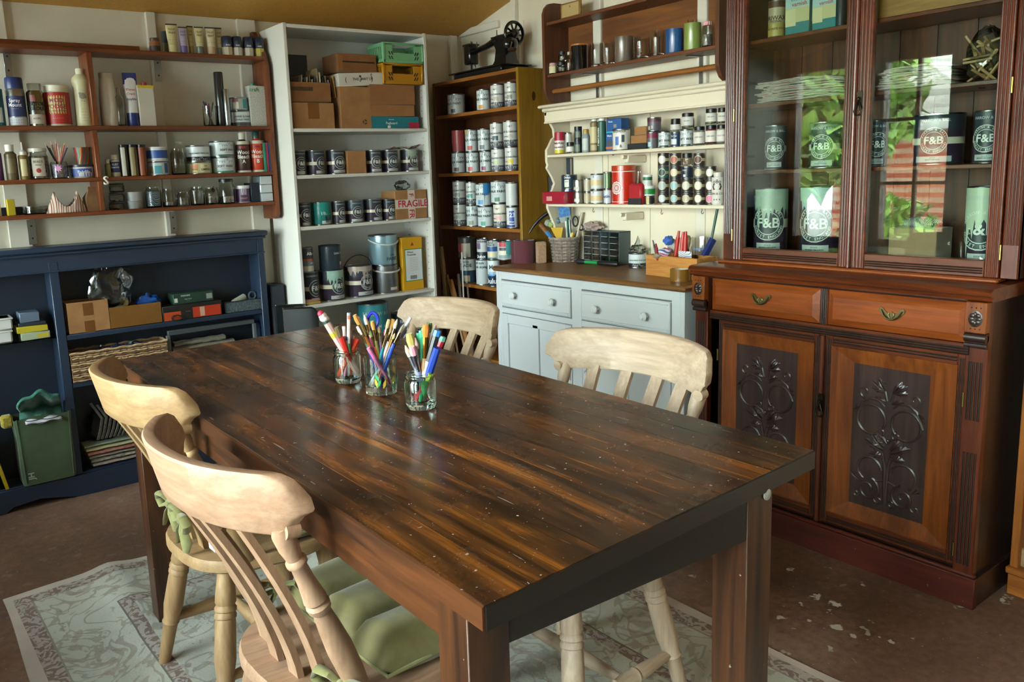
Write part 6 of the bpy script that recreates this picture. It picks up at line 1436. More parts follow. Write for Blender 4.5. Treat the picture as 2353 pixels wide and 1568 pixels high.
solid(W1, 1312, 1352, 104, 'black glass candle with a wooden lid '+G, CYL, plain('#0d0e10', .12, coat=.5), [('wooden_lid', [(1.01, .97), (1.01, 1.03), (.0001, 1.03)], '#a8662e')], name='candle', cat='candle')
def tumbler(a, b, pt, label, mat=CG, fillc=None, inset=None):
    loc, r, h = slot(W1, a, b, pt, None, inset); t = thing('tumbler', label, 'glass', loc, RZH, W1.g)
    part('glass', MB().lathe([(.0001, 0), (r*.93, 0), (r*.97, .003), (r, h), (r-.002, h), (r*.95-.002, .012), (.0001, .011)], 26, cap=False), mat, t)
    return t, loc, r, h
tumbler(1356, 1385, 100, 'clear thick-based tumbler left of the smoky glass '+G); tumbler(1383, 1413, 98, 'second clear tumbler right beside the smoky glass '+G)
tumbler(1411, 1455, 85, 'smoky brown glass tumbler '+G, plain('#6a5d52', .2, coat=.4))
tumbler(1454, 1493, 86, 'clear straight tumbler between the smoky glass and the tube glass '+G)
tg = tumbler(1492, 1527, 72, 'clear glass holding a bunch of thin glass tubes '+G)
for i in range(5):
    w_ = thing('glass_tube', 'thin glass tube standing in the clear glass on the brown wall shelf', 'tube', tg[1]+Vector((.008*math.cos(i*1.3), .008*math.sin(i*1.3), .013)), 0, 'glass tubes in the tumbler'); part('tube', MB().tube([(0, 0, 0), (.002*math.sin(i), .003*math.cos(i*2), .075+.012*(i % 3))], .004, 10), CG, w_)
def mug(a, b, pt, label, c, inset=None):
    loc, r, h = slot(W1, a, b, pt, None, inset); t = thing('mug', label, 'mug', loc, RZH, W1.g); mt_ = plain(c, .25, coat=.4)
    part('cup', MB().lathe([(.0001, 0), (r*.95, 0), (r, .004), (r, h), (r-.003, h), (r-.003, .006), (.0001, .006)], 26, cap=False), mt_, t)
mug(1528, 1570, 67, 'glossy mid blue pot '+G, '#23538c'); mug(1570, 1612, 54, 'glossy olive green pot '+G, '#7d9048')
jar(W1, 1577, 1600, 46, 'clear jar hidden behind the olive green pot '+G, None, None, inset=.09)
jar(W1, 1612, 1638, 50, 'clear jar with a red checked lid at the right end '+G, GING, '#5a5a58', .5)
fm = box(Shelf('x', WX, wsz[1]), 1288, 1333, 4, .012, 'small beige framed picture leaning on top of the brown wall shelf', wood('frame_wood', '#7a5a2c', '#a07c42', 'x'), bands=[(.08, .92, .1, .9, '#b09a68')], texts=[('6', .22, .5, .72, '#2a241c'), ('- - - - -', .1, .6, .6, '#6a5a3c')], name='picture_frame', cat='picture', inset=.03)
fm[0].rotation_euler.x = 0
# ================================================================== dresser worktop
def onto(px, py, z=dzt): return PZ(px, py, z)
def stand(px0, px1, pb, z=dzt):
    """round thing whose front foot touches the worktop at image row pb"""
    c = onto((px0+px1)/2, pb, z); v = c-CO; dep = v.dot(FW); r = .5*(px1-px0)/F*dep*(dep/v.length); d = Vector((v.x, v.y, 0)).normalized(); c = c+d*r; c.z = z; return c, r, dep
def height(px, pt, c):
    d = ray(px, pt); k = math.hypot(c.x, c.y)/math.hypot(d.x, d.y); return CH+d.z*k-c.z
c, r, dep = stand(1181, 1230, 606); h = height(1205, 552, c)
t = thing('sandpaper_roll', 'maroon roll of sandpaper standing on the dresser worktop', 'roll', c, -.8)
part('roll', MB().lathe([(r, 0), (r, h), (r*.88, h), (r*.88, 0)], 30), fabric('maroon_abrasive', '#4a1a24', '#5e2530', 200, .85, 250), t); part('backing', MB().lathe([(r*.875, .001), (r*.875, h-.001), (r*.84, h-.001), (r*.84, .001)], 30), plain('#5a6a8c', .6), t)
part('loose_end', MB().box(-r-.012, -r+.02, -.012, -.0105, 0, h, 0), MATS[('fabric', 'maroon_abrasive')], t)
c, r, dep = stand(1231, 1259, 606); h = height(1245, 556, c)
t = thing('cork_block', 'pale brown sanding block standing beside the maroon roll', 'block', c, -.5); part('cork', MB().box(-.024, .02, -.02, .02, 0, h, .004), fabric('cork', '#8a6a50', '#a5856a', 130, .9, 150), t)
c = onto(1237, 590); c = c+Vector((.09, .06, 0)); c.z = dzt
t = thing('paper_roll', 'thick white paper roll behind the sanding block', 'roll', c, 0); h = height(1237, 507, c); part('roll', MB().lathe([(.045, 0), (.045, h), (.02, h), (.02, 0)], 28), fabric('white_paper', '#c3c3bf', '#d3d3d0', 60, .9, 120), t)
# wicker basket of tools
c, r, dep = stand(1263, 1332, 604); h = height(1297, 546, c); r *= .94
BK = thing('wicker_basket', 'round woven wicker basket full of hand tools on the dresser', 'basket', c, 0)
WIC = [fabric('wicker_%d' % i, a, b, 60, .8, 200) for i, (a, b) in enumerate((('#7a6c62', '#a89a8e'), ('#5e5149', '#8d8078')))]
nst = 20
for k in range(nst):
    a = 2*PI*k/nst; part('stake', MB().tube([(r*.86*math.cos(a), r*.86*math.sin(a), 0), (r*1.06*math.cos(a), r*1.06*math.sin(a), h)], .0022, 5), WIC[1], BK)
rowsn = 15
for j in range(rowsn):
    z = h*(j+.5)/rowsn; R_ = r*(.86+.2*z/h); pts = []
    for k in range(nst*2):
        a = PI*k/nst; off = .003*math.cos(PI*(k)+ (PI if j % 2 else 0))*(1 if k % 2 == 0 else 0); off = (.0034 if (k//2+j) % 2 else -.0034) if k % 2 == 0 else 0
        pts.append(((R_+off)*math.cos(a), (R_+off)*math.sin(a), z+.0006*math.sin(k)))
    part('weaver', MB().tube(pts, h/rowsn*.5, 5, closed=True), WIC[j % 2], BK)
part('rim', MB().tube([(r*1.07*math.cos(2*PI*k/30), r*1.07*math.sin(2*PI*k/30), h+.002*math.sin(k*2.2)) for k in range(30)], .005, 6, closed=True), WIC[0], BK)
part('base', MB().lathe([(.0001, .002), (r*.86, .002), (r*.86, .006), (.0001, .006)], 24), WIC[1], BK)
bk_c, bk_h, bk_r = c, h, r
def tool(name, label, cat, px, py, off=(0, 0, 0)):
    """Empty at the basket rim level at the depth of the basket"""
    d = ray(px, py); k = math.hypot(bk_c.x, bk_c.y)/math.hypot(d.x, d.y); p = CO+d*k+Vector(off); return thing(name, label, cat, p, 0, 'hand tools in the wicker basket')
def P3(px, py, dd=0.):
    d = ray(px, py); k = (math.hypot(bk_c.x, bk_c.y)+dd)/math.hypot(d.x, d.y); return CO+d*k
def rel(t, *ps): return [tuple(P3(*p)-Vector(t.location)) for p in ps]
t = tool('hammer', 'claw hammer with a brown and blue handle poking out of the wicker basket', 'hammer', 1250, 520)
part('head', MB().tube(rel(t, (1216, 536), (1225, 521), (1238, 506), (1250, 496), (1259, 490)), [.003, .006, .008, .009, .01], 8), plain('#3c3e42', .35, 1), t); part('handle', MB().tube(rel(t, (1240, 515, .01), (1262, 541, .01)), .009, 8), wood('tool_handle', '#7a4a2a', '#a0683c', 'x'), t); part('sleeve', MB().tube(rel(t, (1255, 532, .008), (1272, 552, .01)), .0098, 8), plain('#3a7ab8', .4), t)
t = tool('paint_brush', 'wide paint brush with blue-stained bristles standing in the wicker basket', 'brush', 1295, 480)
part('bristles', MB().loft([[Vector(q)+Vector((.004*s, -.004*s, 0)) for q, s in ((a, -1), (b, -1), (b, 1), (a, 1))] for a, b in (rel(t, (1284, 471), (1304, 466)), rel(t, (1288, 500), (1308, 495)))]), fabric('blue_bristle', '#2a5a94', '#5a90c4', 90, .9, 300), t)
part('ferrule', MB().loft([[Vector(q)+Vector((.005*s, -.005*s, 0)) for q, s in ((a, -1), (b, -1), (b, 1), (a, 1))] for a, b in (rel(t, (1288, 500), (1308, 495)), rel(t, (1292, 512), (1310, 508)))]), plain('#8d8f90', .3, 1), t); part('handle', MB().tube(rel(t, (1301, 508), (1305, 560)), .007, 8), plain('#c9c6bd', .4), t)
for k, (px, py, cc, nm) in enumerate(((1262, 513, '#8fa08a', 'grey green'), (1275, 503, '#2f7a8c', 'teal'), (1269, 516, '#9aa860', 'lime'), (1284, 508, '#5a7a86', 'slate blue'))):
    t = tool('yarn_ball', 'small %s ball of yarn in the wicker basket' % nm, 'yarn', px, py, (.01, .02, 0)); part('ball', MB().ball((0, 0, 0), .016, 12, 9), fabric('yarn_%d' % k, cc, cc, 30, .95, 90), t)
    part('strands', MB().tube([(.0165*math.cos(a)*math.cos(.4*math.sin(a*3)), .0165*math.sin(a), .0165*math.cos(a)*math.sin(.4*math.sin(a*3))) for a in [i*.35 for i in range(18)]], .0012, 4), fabric('yarnl_%d' % k, cc, '#c9d0c0', 30, .95, 90), t)
t = tool('scraper', 'yellow plastic scraper in the front of the wicker basket', 'scraper', 1280, 535, (-.02, -.02, 0)); v0 = rel(t, (1266, 522), (1294, 522), (1290, 546), (1279, 548)); part('blade', MB().loft([[Vector(q)+Vector((-.02, -.02, 0))+Vector((.002*s, .002*s, 0)) for q in v0] for s in (-1, 1)]), plain('#c8a01c', .4), t)
t = tool('scissors', 'pair of scissors with black and cream loop handles in the wicker basket', 'scissors', 1325, 520)
for (cx_, cy_), rr, col in (((1322, 509), (.011, .022), '#2a2c30'), ((1335, 523), (.009, .012), '#2a2c30')):
    o_ = P3(cx_, cy_)-Vector(t.location); part('loop', MB().tube([tuple(o_+RT*rr[0]*math.cos(a)-DN*rr[1]*math.sin(a)) for a in [2*PI*i/20 for i in range(20)]], .0045, 6, closed=True), plain(col, .4), t); part('loop_liner', MB().tube([tuple(o_+RT*rr[0]*.72*math.cos(a)-DN*rr[1]*.78*math.sin(a)) for a in [2*PI*i/20 for i in range(20)]], .0028, 6, closed=True), plain('#b9ad94', .5), t)
part('blades', MB().tube(rel(t, (1326, 530), (1318, 560)), .005, 6), plain('#9a9ca0', .25, 1), t)
for k, (pa, pb2, rr, cc, lb) in enumerate((((1303, 500), (1306, 560), .008, '#1f5a46', 'dark green screwdriver standing in the wicker basket'), ((1308, 505), (1313, 560), .005, '#9a9da0', 'steel rod tool in the wicker basket'), ((1316, 535), (1312, 555), .008, '#c8a01c', 'yellow handled snips in the wicker basket'), ((1338, 488), (1326, 545), .007, '#a89a84', 'wooden brush handle at the right of the basket'))):
    t = tool('hand_tool', lb, 'tool', *pa); part('shaft', MB().tube(rel(t, pa, pb2), rr, 8), plain(cc, .4, 1 if k == 1 else 0), t)
# small parts cabinet
DC = plain('#465254', .45); DCL = thin_glass('#c9d8d6', .3, .1, 'drawer_plastic', 1.5)
p0 = onto(1340, 603); p1 = onto(1420, 609)
p0, p1 = onto(1339, 602), onto(1421, 611); w_ = .2; yaw = math.atan2(p1.y-p0.y, p1.x-p0.x)
w_ = (p1-p0).length
dcab = thing('parts_cabinet', 'dark grey parts cabinet with rows of small clear drawers on the dresser', 'cabinet', ((p0.x+p1.x)/2, (p0.y+p1.y)/2, dzt), yaw)
h = height(1380, 531, Vector(((p0.x+p1.x)/2, (p0.y+p1.y)/2, dzt))); dpt = .11
part('case', MB().box(-w_/2, w_/2, .006, dpt, 0, .004).box(-w_/2, w_/2, .006, dpt, h-.004, h).box(-w_/2, -w_/2+.004, .006, dpt, 0, h).box(w_/2-.004, w_/2, .006, dpt, 0, h).box(-w_/2, w_/2, dpt-.004, dpt, 0, h), DC, dcab)
for i in range(4):
    for j in range(5):
        x0 = -w_/2+.005+(w_-.01)*i/4; z0 = .005+(h-.01)*j/5; ww, hh = (w_-.01)/4-.002, (h-.01)/5-.002
        d_ = part('drawer', MB().box(x0, x0+ww, .004, .006, z0, z0+hh).box(x0, x0+ww, .006, dpt-.01, z0, z0+.0015), DCL, dcab)
        part('pull', MB().box(x0+ww*.15, x0+ww*.85, -.002, .004, z0+hh*.28, z0+hh*.36), plain('#8d9a98', .4), d_)
        if (i*3+j*5) % 4 != 1: part('contents', MB().box(x0+.003, x0+ww-.003, .01, dpt-.02, z0+.002, z0+hh*.45), fabric('bits_%d' % ((i+j) % 3), ['#3a3a3c', '#5a5448', '#4a5a58'][(i+j) % 3], '#8a8a80', 220, .6), d_)
for i in range(3): part('divider', MB().box(-w_/2+.005+(w_-.01)*(i+1)/4-.0015, -w_/2+.005+(w_-.01)*(i+1)/4+.0005, .003, dpt-.004, .004, h-.004), DC, dcab)
rgc = thing('rag', 'crumpled pinkish floral rag on top of the parts cabinet', 'cloth', tuple(Vector(dcab.location)+Vector((.02, .06, h+.001))), yaw); part('cloth', crumple((0, 0, .018), .04, (1.3, .9, .45), 11, .35), fabric('floral_rag', '#8a7468', '#b59a94', 60, .9, 120), rgc)
a, b = onto(1327, 605)+Vector((-.02, -.02, .012)), onto(1420, 612)+Vector((-.02, -.02, .012))
t = thing('screwdriver', 'black and green screwdriver lying before the parts cabinet', 'screwdriver', a, 0); e = b-a; part('handle', MB().tube([(0, 0, 0), tuple(e*.12), tuple(e*.2)], [.012, .012, .009], 10), plain('#16181a', .45), t); part('green_collar', MB().tube([tuple(e*.2), tuple(e*.52)], .008, 10), plain('#1f8a4a', .4), t); part('grip', MB().tube([tuple(e*.52), tuple(e*.6), tuple(e*.95), tuple(e)], [.009, .011, .012, .008], 10), plain('#16181a', .45), t)
# open wax tin
c, r, dep = stand(1444, 1486, 616); h = height(1465, 580, c); sv = Shelf('x', c.x-r-.02, dzt, None, -.8)
t, *_ = tin(sv, 1444, 1486, 580, 'open white wax tin with a black base on the dresser', PALEB, bands=[(.0, .3, '#1c1e20')], texts=[('CHALK PAINT WAX CLEAR', .11, .5, '#2a2c2e', 0)], sig=[(.13, .8, '#d9dcdc', 0)], inset=.02)
bgx = thing('plastic_bag', 'crumpled clear plastic bag stuffed into the open wax tin', 'bag', (t.location.x, t.location.y, dzt+t['h']), 0); mb = crumple((0, 0, .012), .03, (1.1, 1, .55), 3, .4); mb.tube([(-.015, 0, .01), (.0, -.004, .05), (.002, 0, .07)], [.014, .008, .001], 8); part('film', mb, FILM, bgx)
# pine box of odds and ends
p0, p1 = onto(1484, 632), onto(1601, 646); yaw = math.atan2(p1.y-p0.y, p1.x-p0.x); w_ = (p1-p0).length; mid = (p0+p1)/2; h = height(1540, 590, mid)
PB = wood('raw_pine_box', '#a8662c', '#d29a52', 'x', 1.2, .5, (.25, .75))
pbx = thing('pine_box', 'open pine box of pens and oddments at the right of the dresser', 'box', (mid.x, mid.y, dzt), yaw); dpt = .1
part('front_board', MB().box(-w_/2, w_/2, 0, .009, 0, h, .001), PB, pbx); part('back_board', MB().box(-w_/2, w_/2, dpt, dpt+.009, 0, h, .001), PB, pbx)
for s in (-1, 1): part('end_board', MB().box(s*w_/2-(.009 if s > 0 else 0), s*w_/2+(0 if s > 0 else .009), .009, dpt, 0, h, .001), PB, pbx)
part('base_board', MB().box(-w_/2+.009, w_/2-.009, .009, dpt, 0, .006), PB, pbx)
def into(px0, pt, pb_, dd=.05):
    d = ray(px0, pt); k = (math.hypot(mid.x, mid.y)+dd)/math.hypot(d.x, d.y); top = CO+d*k; d2 = ray(px0, pb_); bot = CO+d2*((math.hypot(mid.x, mid.y)+dd)/math.hypot(d2.x, d2.y)); return top, bot
ODD = [('marker', 'red marker pen tilted out of the pine box', (1560, 531), (1552, 590), .008, '#b02820'), ('marker', 'second red marker beside the blue clip', (1570, 533), (1565, 590), .008, '#c03424'), ('pencil', 'black feathered pencil at the left of the pine box', (1500, 552), (1510, 595), .004, '#201c20'), ('pencil', 'dark red crayon at the left of the pine box', (1507, 560), (1512, 598), .006, '#8a2430'), ('marker', 'fat red glue stick standing at the back of the pine box', (1576, 532), (1574, 588), .009, '#a82018'), ('pencil', 'brown stick in the pine box near the glass', (1589, 565), (1580, 600), .004, '#8a6a4a')]
for i, (nm, lb, tp, bt, rr, cc) in enumerate(ODD):
    top, _ = into(tp[0], tp[1], tp[1], .04+.008*(i % 3)); bot, _ = into(bt[0], bt[1], bt[1], .05); bot.z = max(bot.z, dzt+.008)
    t = thing(nm, lb, nm, bot, 0, 'oddments in the pine box'); e = top-bot; part('barrel', MB().tube([(0, 0, 0), tuple(e*.75)], rr, 8), plain(cc, .4), t); part('tip', MB().tube([tuple(e*.75), tuple(e)], [rr*.8, rr*.5], 8), plain(cc, .4), t)
def clump(px, py, rr, col, name, label, cat, s=(1, 1, 1), dd=.05, seed=1, mat=None):
    p, _ = into(px, py, py, dd); t = thing(name, label, cat, p, 0, 'oddments in the pine box'); part('form', crumple((0, 0, 0), rr, s, seed, .3), mat or fabric('odd_'+name+str(seed), col, col, 60, .7), t); return t
clump(1536, 553, .018, '#2a5ab0', 'rubber_bands', 'tangle of royal blue straps in the pine box', 'bands', (1.2, 1, .9), .05, 2)
clump(1528, 580, .02, '#b9a8b4', 'wrapper', 'shiny pink and white sweet wrapper in the pine box', 'wrapper', (1.2, 1, .8), .03, 4, banded('wrapper_foil', ['#d6d3da', '#b0507a', '#c9c6d0', '#4a5a9a'], 2, 60, .3, .05))
clump(1546, 565, .022, '#a5a09a', 'grey_card', 'folded grey card sleeve in the pine box', 'card', (.9, 1, 1.1), .07, 6)
clump(1512, 588, .018, '#8a7a64', 'cork_scraps', 'brown paper scraps at the left of the pine box', 'scraps', (1.2, 1, .6), .05, 8)
p, _ = into(1575, 585, 585, .012); t = thing('envelope', 'white envelope with a blue striped border in the pine box', 'envelope', p, yaw); part('paper', MB().box(-.035, .03, 0, .002, -.02, .012, 0), banded('airmail', ['#d6d8dc', '#d6d8dc', '#2f4a80', '#d6d8dc'], 0, 70, .6, .3), t)
p, _ = into(1578, 560, 560, .06); t = thing('shaving_brush', 'soft tan bristle brush standing in the pine box', 'brush', p, 0); part('bristles', MB().lathe([(.009, -.02), (.014, 0), (.016, .02), (.012, .03), (.0001, .033)], 14), fabric('tan_bristle', '#6a543c', '#a08a6a', 120, .9, 300), t); part('handle', MB().lathe([(.006, -.06), (.009, -.03), (.009, -.02)], 12), plain('#3a2a1e', .4), t)
p, _ = into(1610, 570, 570, .07); t = thing('beer_glass', 'printed clear beer glass standing in the pine box', 'glass', (p.x, p.y, dzt+.008), -.8); hh = height(1610, 545, Vector((p.x, p.y, dzt+.008))); part('glass', MB().lathe([(.0001, 0), (.026, 0), (.03, .004), (.034, hh), (.032, hh), (.027, .01), (.0001, .009)], 8, cap=False), CG, t); mb = MB(); put_round(mb, 'Hoegaarden', .017, .0345, hh*.7, 0, .015); part('lettering', mb, plain('#6a86b0', .5), t)
# navy squeegee with green handle
q0_, q1_ = into(1617, 588, 588, .03)[0], into(1636, 552, 552, .03)[0]
t = thing('squeegee', 'navy blue headed squeegee with a long green handle leaning by the cabinet', 'squeegee', q0_, 0); e = q1_-q0_; hp, _ = into(1650, 472, 472, .05)
part('head', MB().tube([(0, 0, 0), tuple(e*.5), tuple(e*1.1)], .011, 4), plain('#1f2f6a', .35), t); part('side', MB().tube([tuple(Vector((.012, -.004, 0))), tuple(Vector((.012, -.004, 0))+e)], .007, 6), plain('#16356a', .35), t); part('handle', MB().tube([tuple(e*.9), tuple(hp-q0_)], [.0045, .0055], 8), plain('#1f4a3e', .4), t)
c, r, dep = stand(1539, 1587, 648); h = height(1563, 618, c)
t = thing('tape_roll', 'roll of brown packing tape on the front edge of the dresser', 'tape', c, 0); part('tape', MB().lathe([(r, 0), (r, h), (r*.86, h), (r*.86, 0)], 30, cap=False), plain('#7a5420', .2, coat=.3), t); part('core', MB().lathe([(r*.86, 0), (r*.86, h-.001), (r*.8, h-.001), (r*.8, 0), (r*.86, 0)], 30, cap=False), plain('#c9c3b6', .7), t)
bn = thing('card_box', 'small lilac speckled box between the pine box and the carved cabinet', 'box', (2.36, PX(1652, 590, 2.37).y, dzt), -PI/2); part('body', MB().box(-.02, .02, 0, .06, 0, .06, .002), fabric('lilac_speckle', '#8a849a', '#aaa4b8', 200, .7), bn)
# ================================================================== left wall shelf contents
GP = ['small pots on the left wall shelf top', 'bottles on the second plank of the left wall shelf', 'tins and bottles on the third plank of the left wall shelf', 'jars on the lowest plank of the left wall shelf']
A_ = [Shelf('y', YLS, z, g, -.2, .03) for z, g in zip(LS, GP)]
T0 = 'on the left shelf top'
jar(A_[0], 345, 371, 88, 'brown screw-top pot at the left end of the row '+T0, '#4a3a30', plain('#7a4a30', .5), .9, ('#3a2c28', .1, .45, 3), mat=plain('#8a5a3c', .3), lidh=.012)
def squeeze(px0, px1, pt, label, c, band, inset=None):
    loc, r, h = slot(A_[0], px0, px1, pt, None, inset); t = thing('paint_tube', label, 'paint tube', loc, -.15, GP[0])
    secs = []
    for q, wx, wy in ((.3, .8, .8), (.5, .9, .7), (.75, .98, .4), (.96, 1.0, .06), (1, 1, .06)):
        secs.append([(r*wx*math.cos(a), r*wy*math.sin(a), h*q) for a in [2*PI*i/16 for i in range(16)]])
    part('tube', MB().loft(secs), plain(c, .4), t); part('cap', MB().lathe([(r*.72, 0), (r*.75, .002), (r*.8, h*.29), (r*.7, h*.3)], 16), plain(band, .4), t)
    mb = MB()
    for s, sz, z in (('FOLK ART', .1, .8), ('PAINT', .1, .68), ('- - -', .06, .45)): put_flat(mb, s, sz*h, Matrix.Translation((0, -r*(.85-(z-.45)*.9)-.0012, z*h)) @ Matrix.Rotation(PI/2, 4, 'X') @ Matrix.Rotation(-.0, 4, 'X'), .015, width=r*1.2)
    part('lettering', mb, plain('#4a4638', .5), t); part('crimp', MB().box(-r, r, -.0025, .0025, h*.955, h, .0005), plain('#3a3a34', .5), t)
solid(A_[0], 372, 393, 73, 'small dark bottle behind the first cream tube '+T0, CYL, '#2a2e3a', bands=[(.1, .5, '#6a6a4a', 0, 2)], inset=.07)
for a, b, pt, c, k, nm in ((382, 410, 55, '#c9bd8a', '#cfc28a', 'tall cream paint tube, first in the row'), (411, 433, 62, '#a79ab0', '#6a5490', 'cream paint tube with a purple cap'), (431, 446, 60, '#bfb27a', '#a08a4a', 'slim cream paint tube with an ochre cap'), (448, 470, 62, '#c3ba8e', '#6a7468', 'cream paint tube with a grey green cap'), (472, 497, 63, '#cfc7a4', '#c9ae86', 'cream paint tube with a yellow sun picture'), (496, 512, 64, '#bdb48a', '#7d8074', 'narrow cream paint tube at the right of the tubes')):
    squeeze(a, b, pt, nm+' '+T0, c, k, .05 if nm.startswith(('slim', 'narrow')) else None)
for i, (a, b, pt, c, nm) in enumerate(((512, 535, 84, '#b9ad92', 'beige'), (535, 557, 85, '#c3bcae', 'ivory'), (560, 583, 86, '#bfb6a4', 'stone'), (585, 607, 87, '#b3a84a', 'mustard'))):
    solid(A_[0], a, b, pt, 'square tester pot of %s paint with a navy lid %s' % (nm, T0), [(1.1, 0), (1.15, .02), (1.15, .5), (1.1, .52)], c, [('lid', [(1.15, .45), (1.17, .7), (1.1, .97), (1.0, 1), (.0001, 1)], '#1b2740')], bands=[(.46, .6, '#1b2740', 0, 5), (.5, .58, '#cfd3d6', 0, .8)], seg=8, name='tester_pot', cat='tester pot')
T1 = 'on the left shelf second plank'
solid(A_[1], -26, 10, 205, 'teal bottle cut off by the photo edge '+T1, CYL, '#1f5f6a', bands=[(.1, .5, '#c3c6c2', .3, 1)])
CANP = [(.96, 0), (1, .01), (1, .74), (.9, .78), (.85, .79)]
solid(A_[1], 11, 58, 179, 'navy and silver adhesive spray can '+T1, CANP, metal('#a3a6aa', .3), [('cap', [(.93, .765), (.95, .8), (.93, .97), (.86, 1), (.0001, 1)], '#1c2c5e')], bands=[(.2, .62, '#24305e', 0, 2.3), (.02, .18, '#b9bcc0', 0, 2.3)], texts=[('Spray', .1, .52, '#e6e6ea', -.1), ('Mount', .1, .43, '#e6e6ea', -.1), ('- - - - -', .05, .36, '#c9c9d0', -.1), ('. . . . . .', .09, .15, '#3a4670', 0), ('. . . . . .', .09, .1, '#3a4670', 0)], name='spray_can', cat='spray can')
solid(A_[1], 61, 104, 200, 'silver and black spray paint can with a clear cap '+T1, [(.96, 0), (1, .01), (1, .84), (.85, .9)], metal('#8a8f86', .25), [('cap', [(.8, .9), (.8, 1.06), (.75, 1.08), (.0001, 1.08)], glass('#dfe3dc', .1, 1.4, 'cap_plastic'))], bands=[(.06, .3, '#b3a79a', 0, 2.2), (.62, .78, '#7a2a26', -.3, .6)], texts=[('CUSTOM', .13, .56, '#1c1c1c', 0), ('COLOUR', .13, .44, '#1c1c1c', 0), ('acrylic', .07, .2, '#2c2c2c', 0)], name='spray_can', cat='spray can')
solid(A_[1], 100, 163, 197, 'large red-labelled craft glue jar with a white lid '+T1, [(.92, 0), (.97, .02), (.97, .82), (.93, .85)], '#c9c3ae', [('lid', [(.95, .85), (.96, .98), (.9, 1), (.0001, 1)], '#cfc9b4')], bands=[(.06, .82, '#a82622', 0, 5), (.3, .74, '#c9a83a', -.05, 1.5), (.33, .71, '#cdbf94', -.05, 1.35)], texts=[('MOD', .14, .62, '#8a1f3a', -.05), ('PODGE', .14, .47, '#8a1f3a', -.05), ('GLOSS-LUSTRE', .06, .37, '#2a2a2a', -.05), ('- - - - - -', .07, .2, '#d6b0a0', -.05)], name='glue_jar', cat='jar')
solid(A_[1], 163, 210, 158, 'cream plastic bottle with a picture of an animal '+T1, [(.9, 0), (.95, .02), (.92, .3), (.86, .6), (1, .78), (.9, .84), (.5, .9)], '#bdb792', [('cap', [(.42, .88), (.45, .98), (.38, 1), (.0001, 1)], '#c9c4a8')], texts=[('- - - -', .05, .3-.05*i, '#7a765c', 0) for i in range(5)])
sp_ = [o_ for o_ in COL.objects if o_.get('label', '').startswith('cream plastic bottle with a picture')][0]
loc_, r_, h_ = slot(A_[1], 163, 210, 158); pm = MB()
for dx_, dz_, w2, h2 in ((0, .52, .7, .1), (-.25, .56, .3, .12), (.28, .5, .3, .06), (-.1, .44, .12, .1), (.15, .43, .12, .1)): disc_round(pm, w2*r_*.5, r_*.97, h_*dz_, dx_, 12)
part('printed_picture', pm, plain('#7a7660', .5), sp_)
solid(A_[1], 224, 267, 168, 'plain white plastic bottle right of the divider '+T1, [(.95, 0), (1, .02), (1, .35), (.9, .7), (.78, .88), (.72, .9)], '#dcd9c9', [('cap', [(.78, .9), (.78, .99), (.7, 1), (.0001, 1)], '#cdc9b8')])
jar(A_[1], 264, 286, 202, 'small clear plastic bottle '+T1, None, None, neck=.45, shoulder=.72)
ft_ = thing('filler_tube', 'blue and white tube of filler standing on its cap '+T1, 'tube', (0, 0, 0), -.2, GP[1]); loc, r, h = slot(A_[1], 283, 316, 167); ft_.location = loc
secs = [[(r*wx*math.cos(a), r*wy*math.sin(a), h*q) for a in [2*PI*i/16 for i in range(16)]] for q, wx, wy in ((.25, .85, .8), (.55, .95, .6), (.96, 1.0, .06), (1, 1, .06))]
part('tube', MB().loft(secs), plain('#c9c6c4', .4), ft_); part('cap', MB().lathe([(r*.8, 0), (r*.9, .004), (r*.9, h*.25), (r*.6, h*.26)], 18), plain('#1f2f6a', .35), ft_); part('top_print', MB().box(-r*1.01, r*1.01, -.0035, .0035, h*.78, h*.995, .001), plain('#22306a', .4), ft_)
mb = MB(); [put_flat(mb, s, .013, Matrix.Translation((0, -r*k-.001, h*z)) @ Matrix.Rotation(PI/2, 4, 'X'), .015, width=r*1.3) for s, z, k in (('Fine', .68, .5), ('Crack', .6, .62))]; part('lettering', mb, plain('#b8502a', .5), ft_); mb = MB(); put_flat(mb, 'Polyfilla', .012, Matrix.Translation((0, -r*.7-.001, h*.5)) @ Matrix.Rotation(PI/2, 4, 'X'), .015, width=r*1.4); part('lettering', mb, plain('#22306a', .5), ft_)
rt = box(A_[1], 317, 354, 196, .035, 'white oil can with a yellow top and red cap '+T1, '#bfbcae', bands=[(0, 1, .93, 1, '#c9b02e')], texts=[('- - -', .04, .3, .1, '#6a6a60')], name='oil_can', cat='can'); part('cap', MB().lathe([(.011, rt[3]), (.011, rt[3]+.012), (.009, rt[3]+.013)], 14, Matrix.Translation((0, .017, 0))), plain('#8a2430', .4), rt[0])
pg_ = jar(A_[1], 468, 500, 244, 'clear glass holding pens '+T1, None, None, neck=1., shoulder=.85, rz=0)
for i, (dx_, dz_, c, nm) in enumerate(((-.028, .088, '#1f2a50', 'navy'), (-.018, .085, '#26345a', 'dark blue'), (-.004, .08, '#7a1f3a', 'crimson'), (.01, .08, '#8a8a8c', 'silver'), (.018, .085, '#3a3c40', 'charcoal'))):
    t = thing('pen', '%s pen in the clear glass %s' % (nm, T1), 'pen', pg_[1]+Vector((-dx_*.4, 0, .008)), 0, 'pens in the glass'); part('barrel', MB().tube([(0, 0, 0), (dx_*1.2, -.004, dz_)], .0035, 8), plain(c, .35), t); part('clip', MB().tube([(dx_*1.2, -.004, dz_*1.0), (dx_*1.32, -.005, dz_*1.12)], [.0038, .002], 6), plain(c, .35), t)
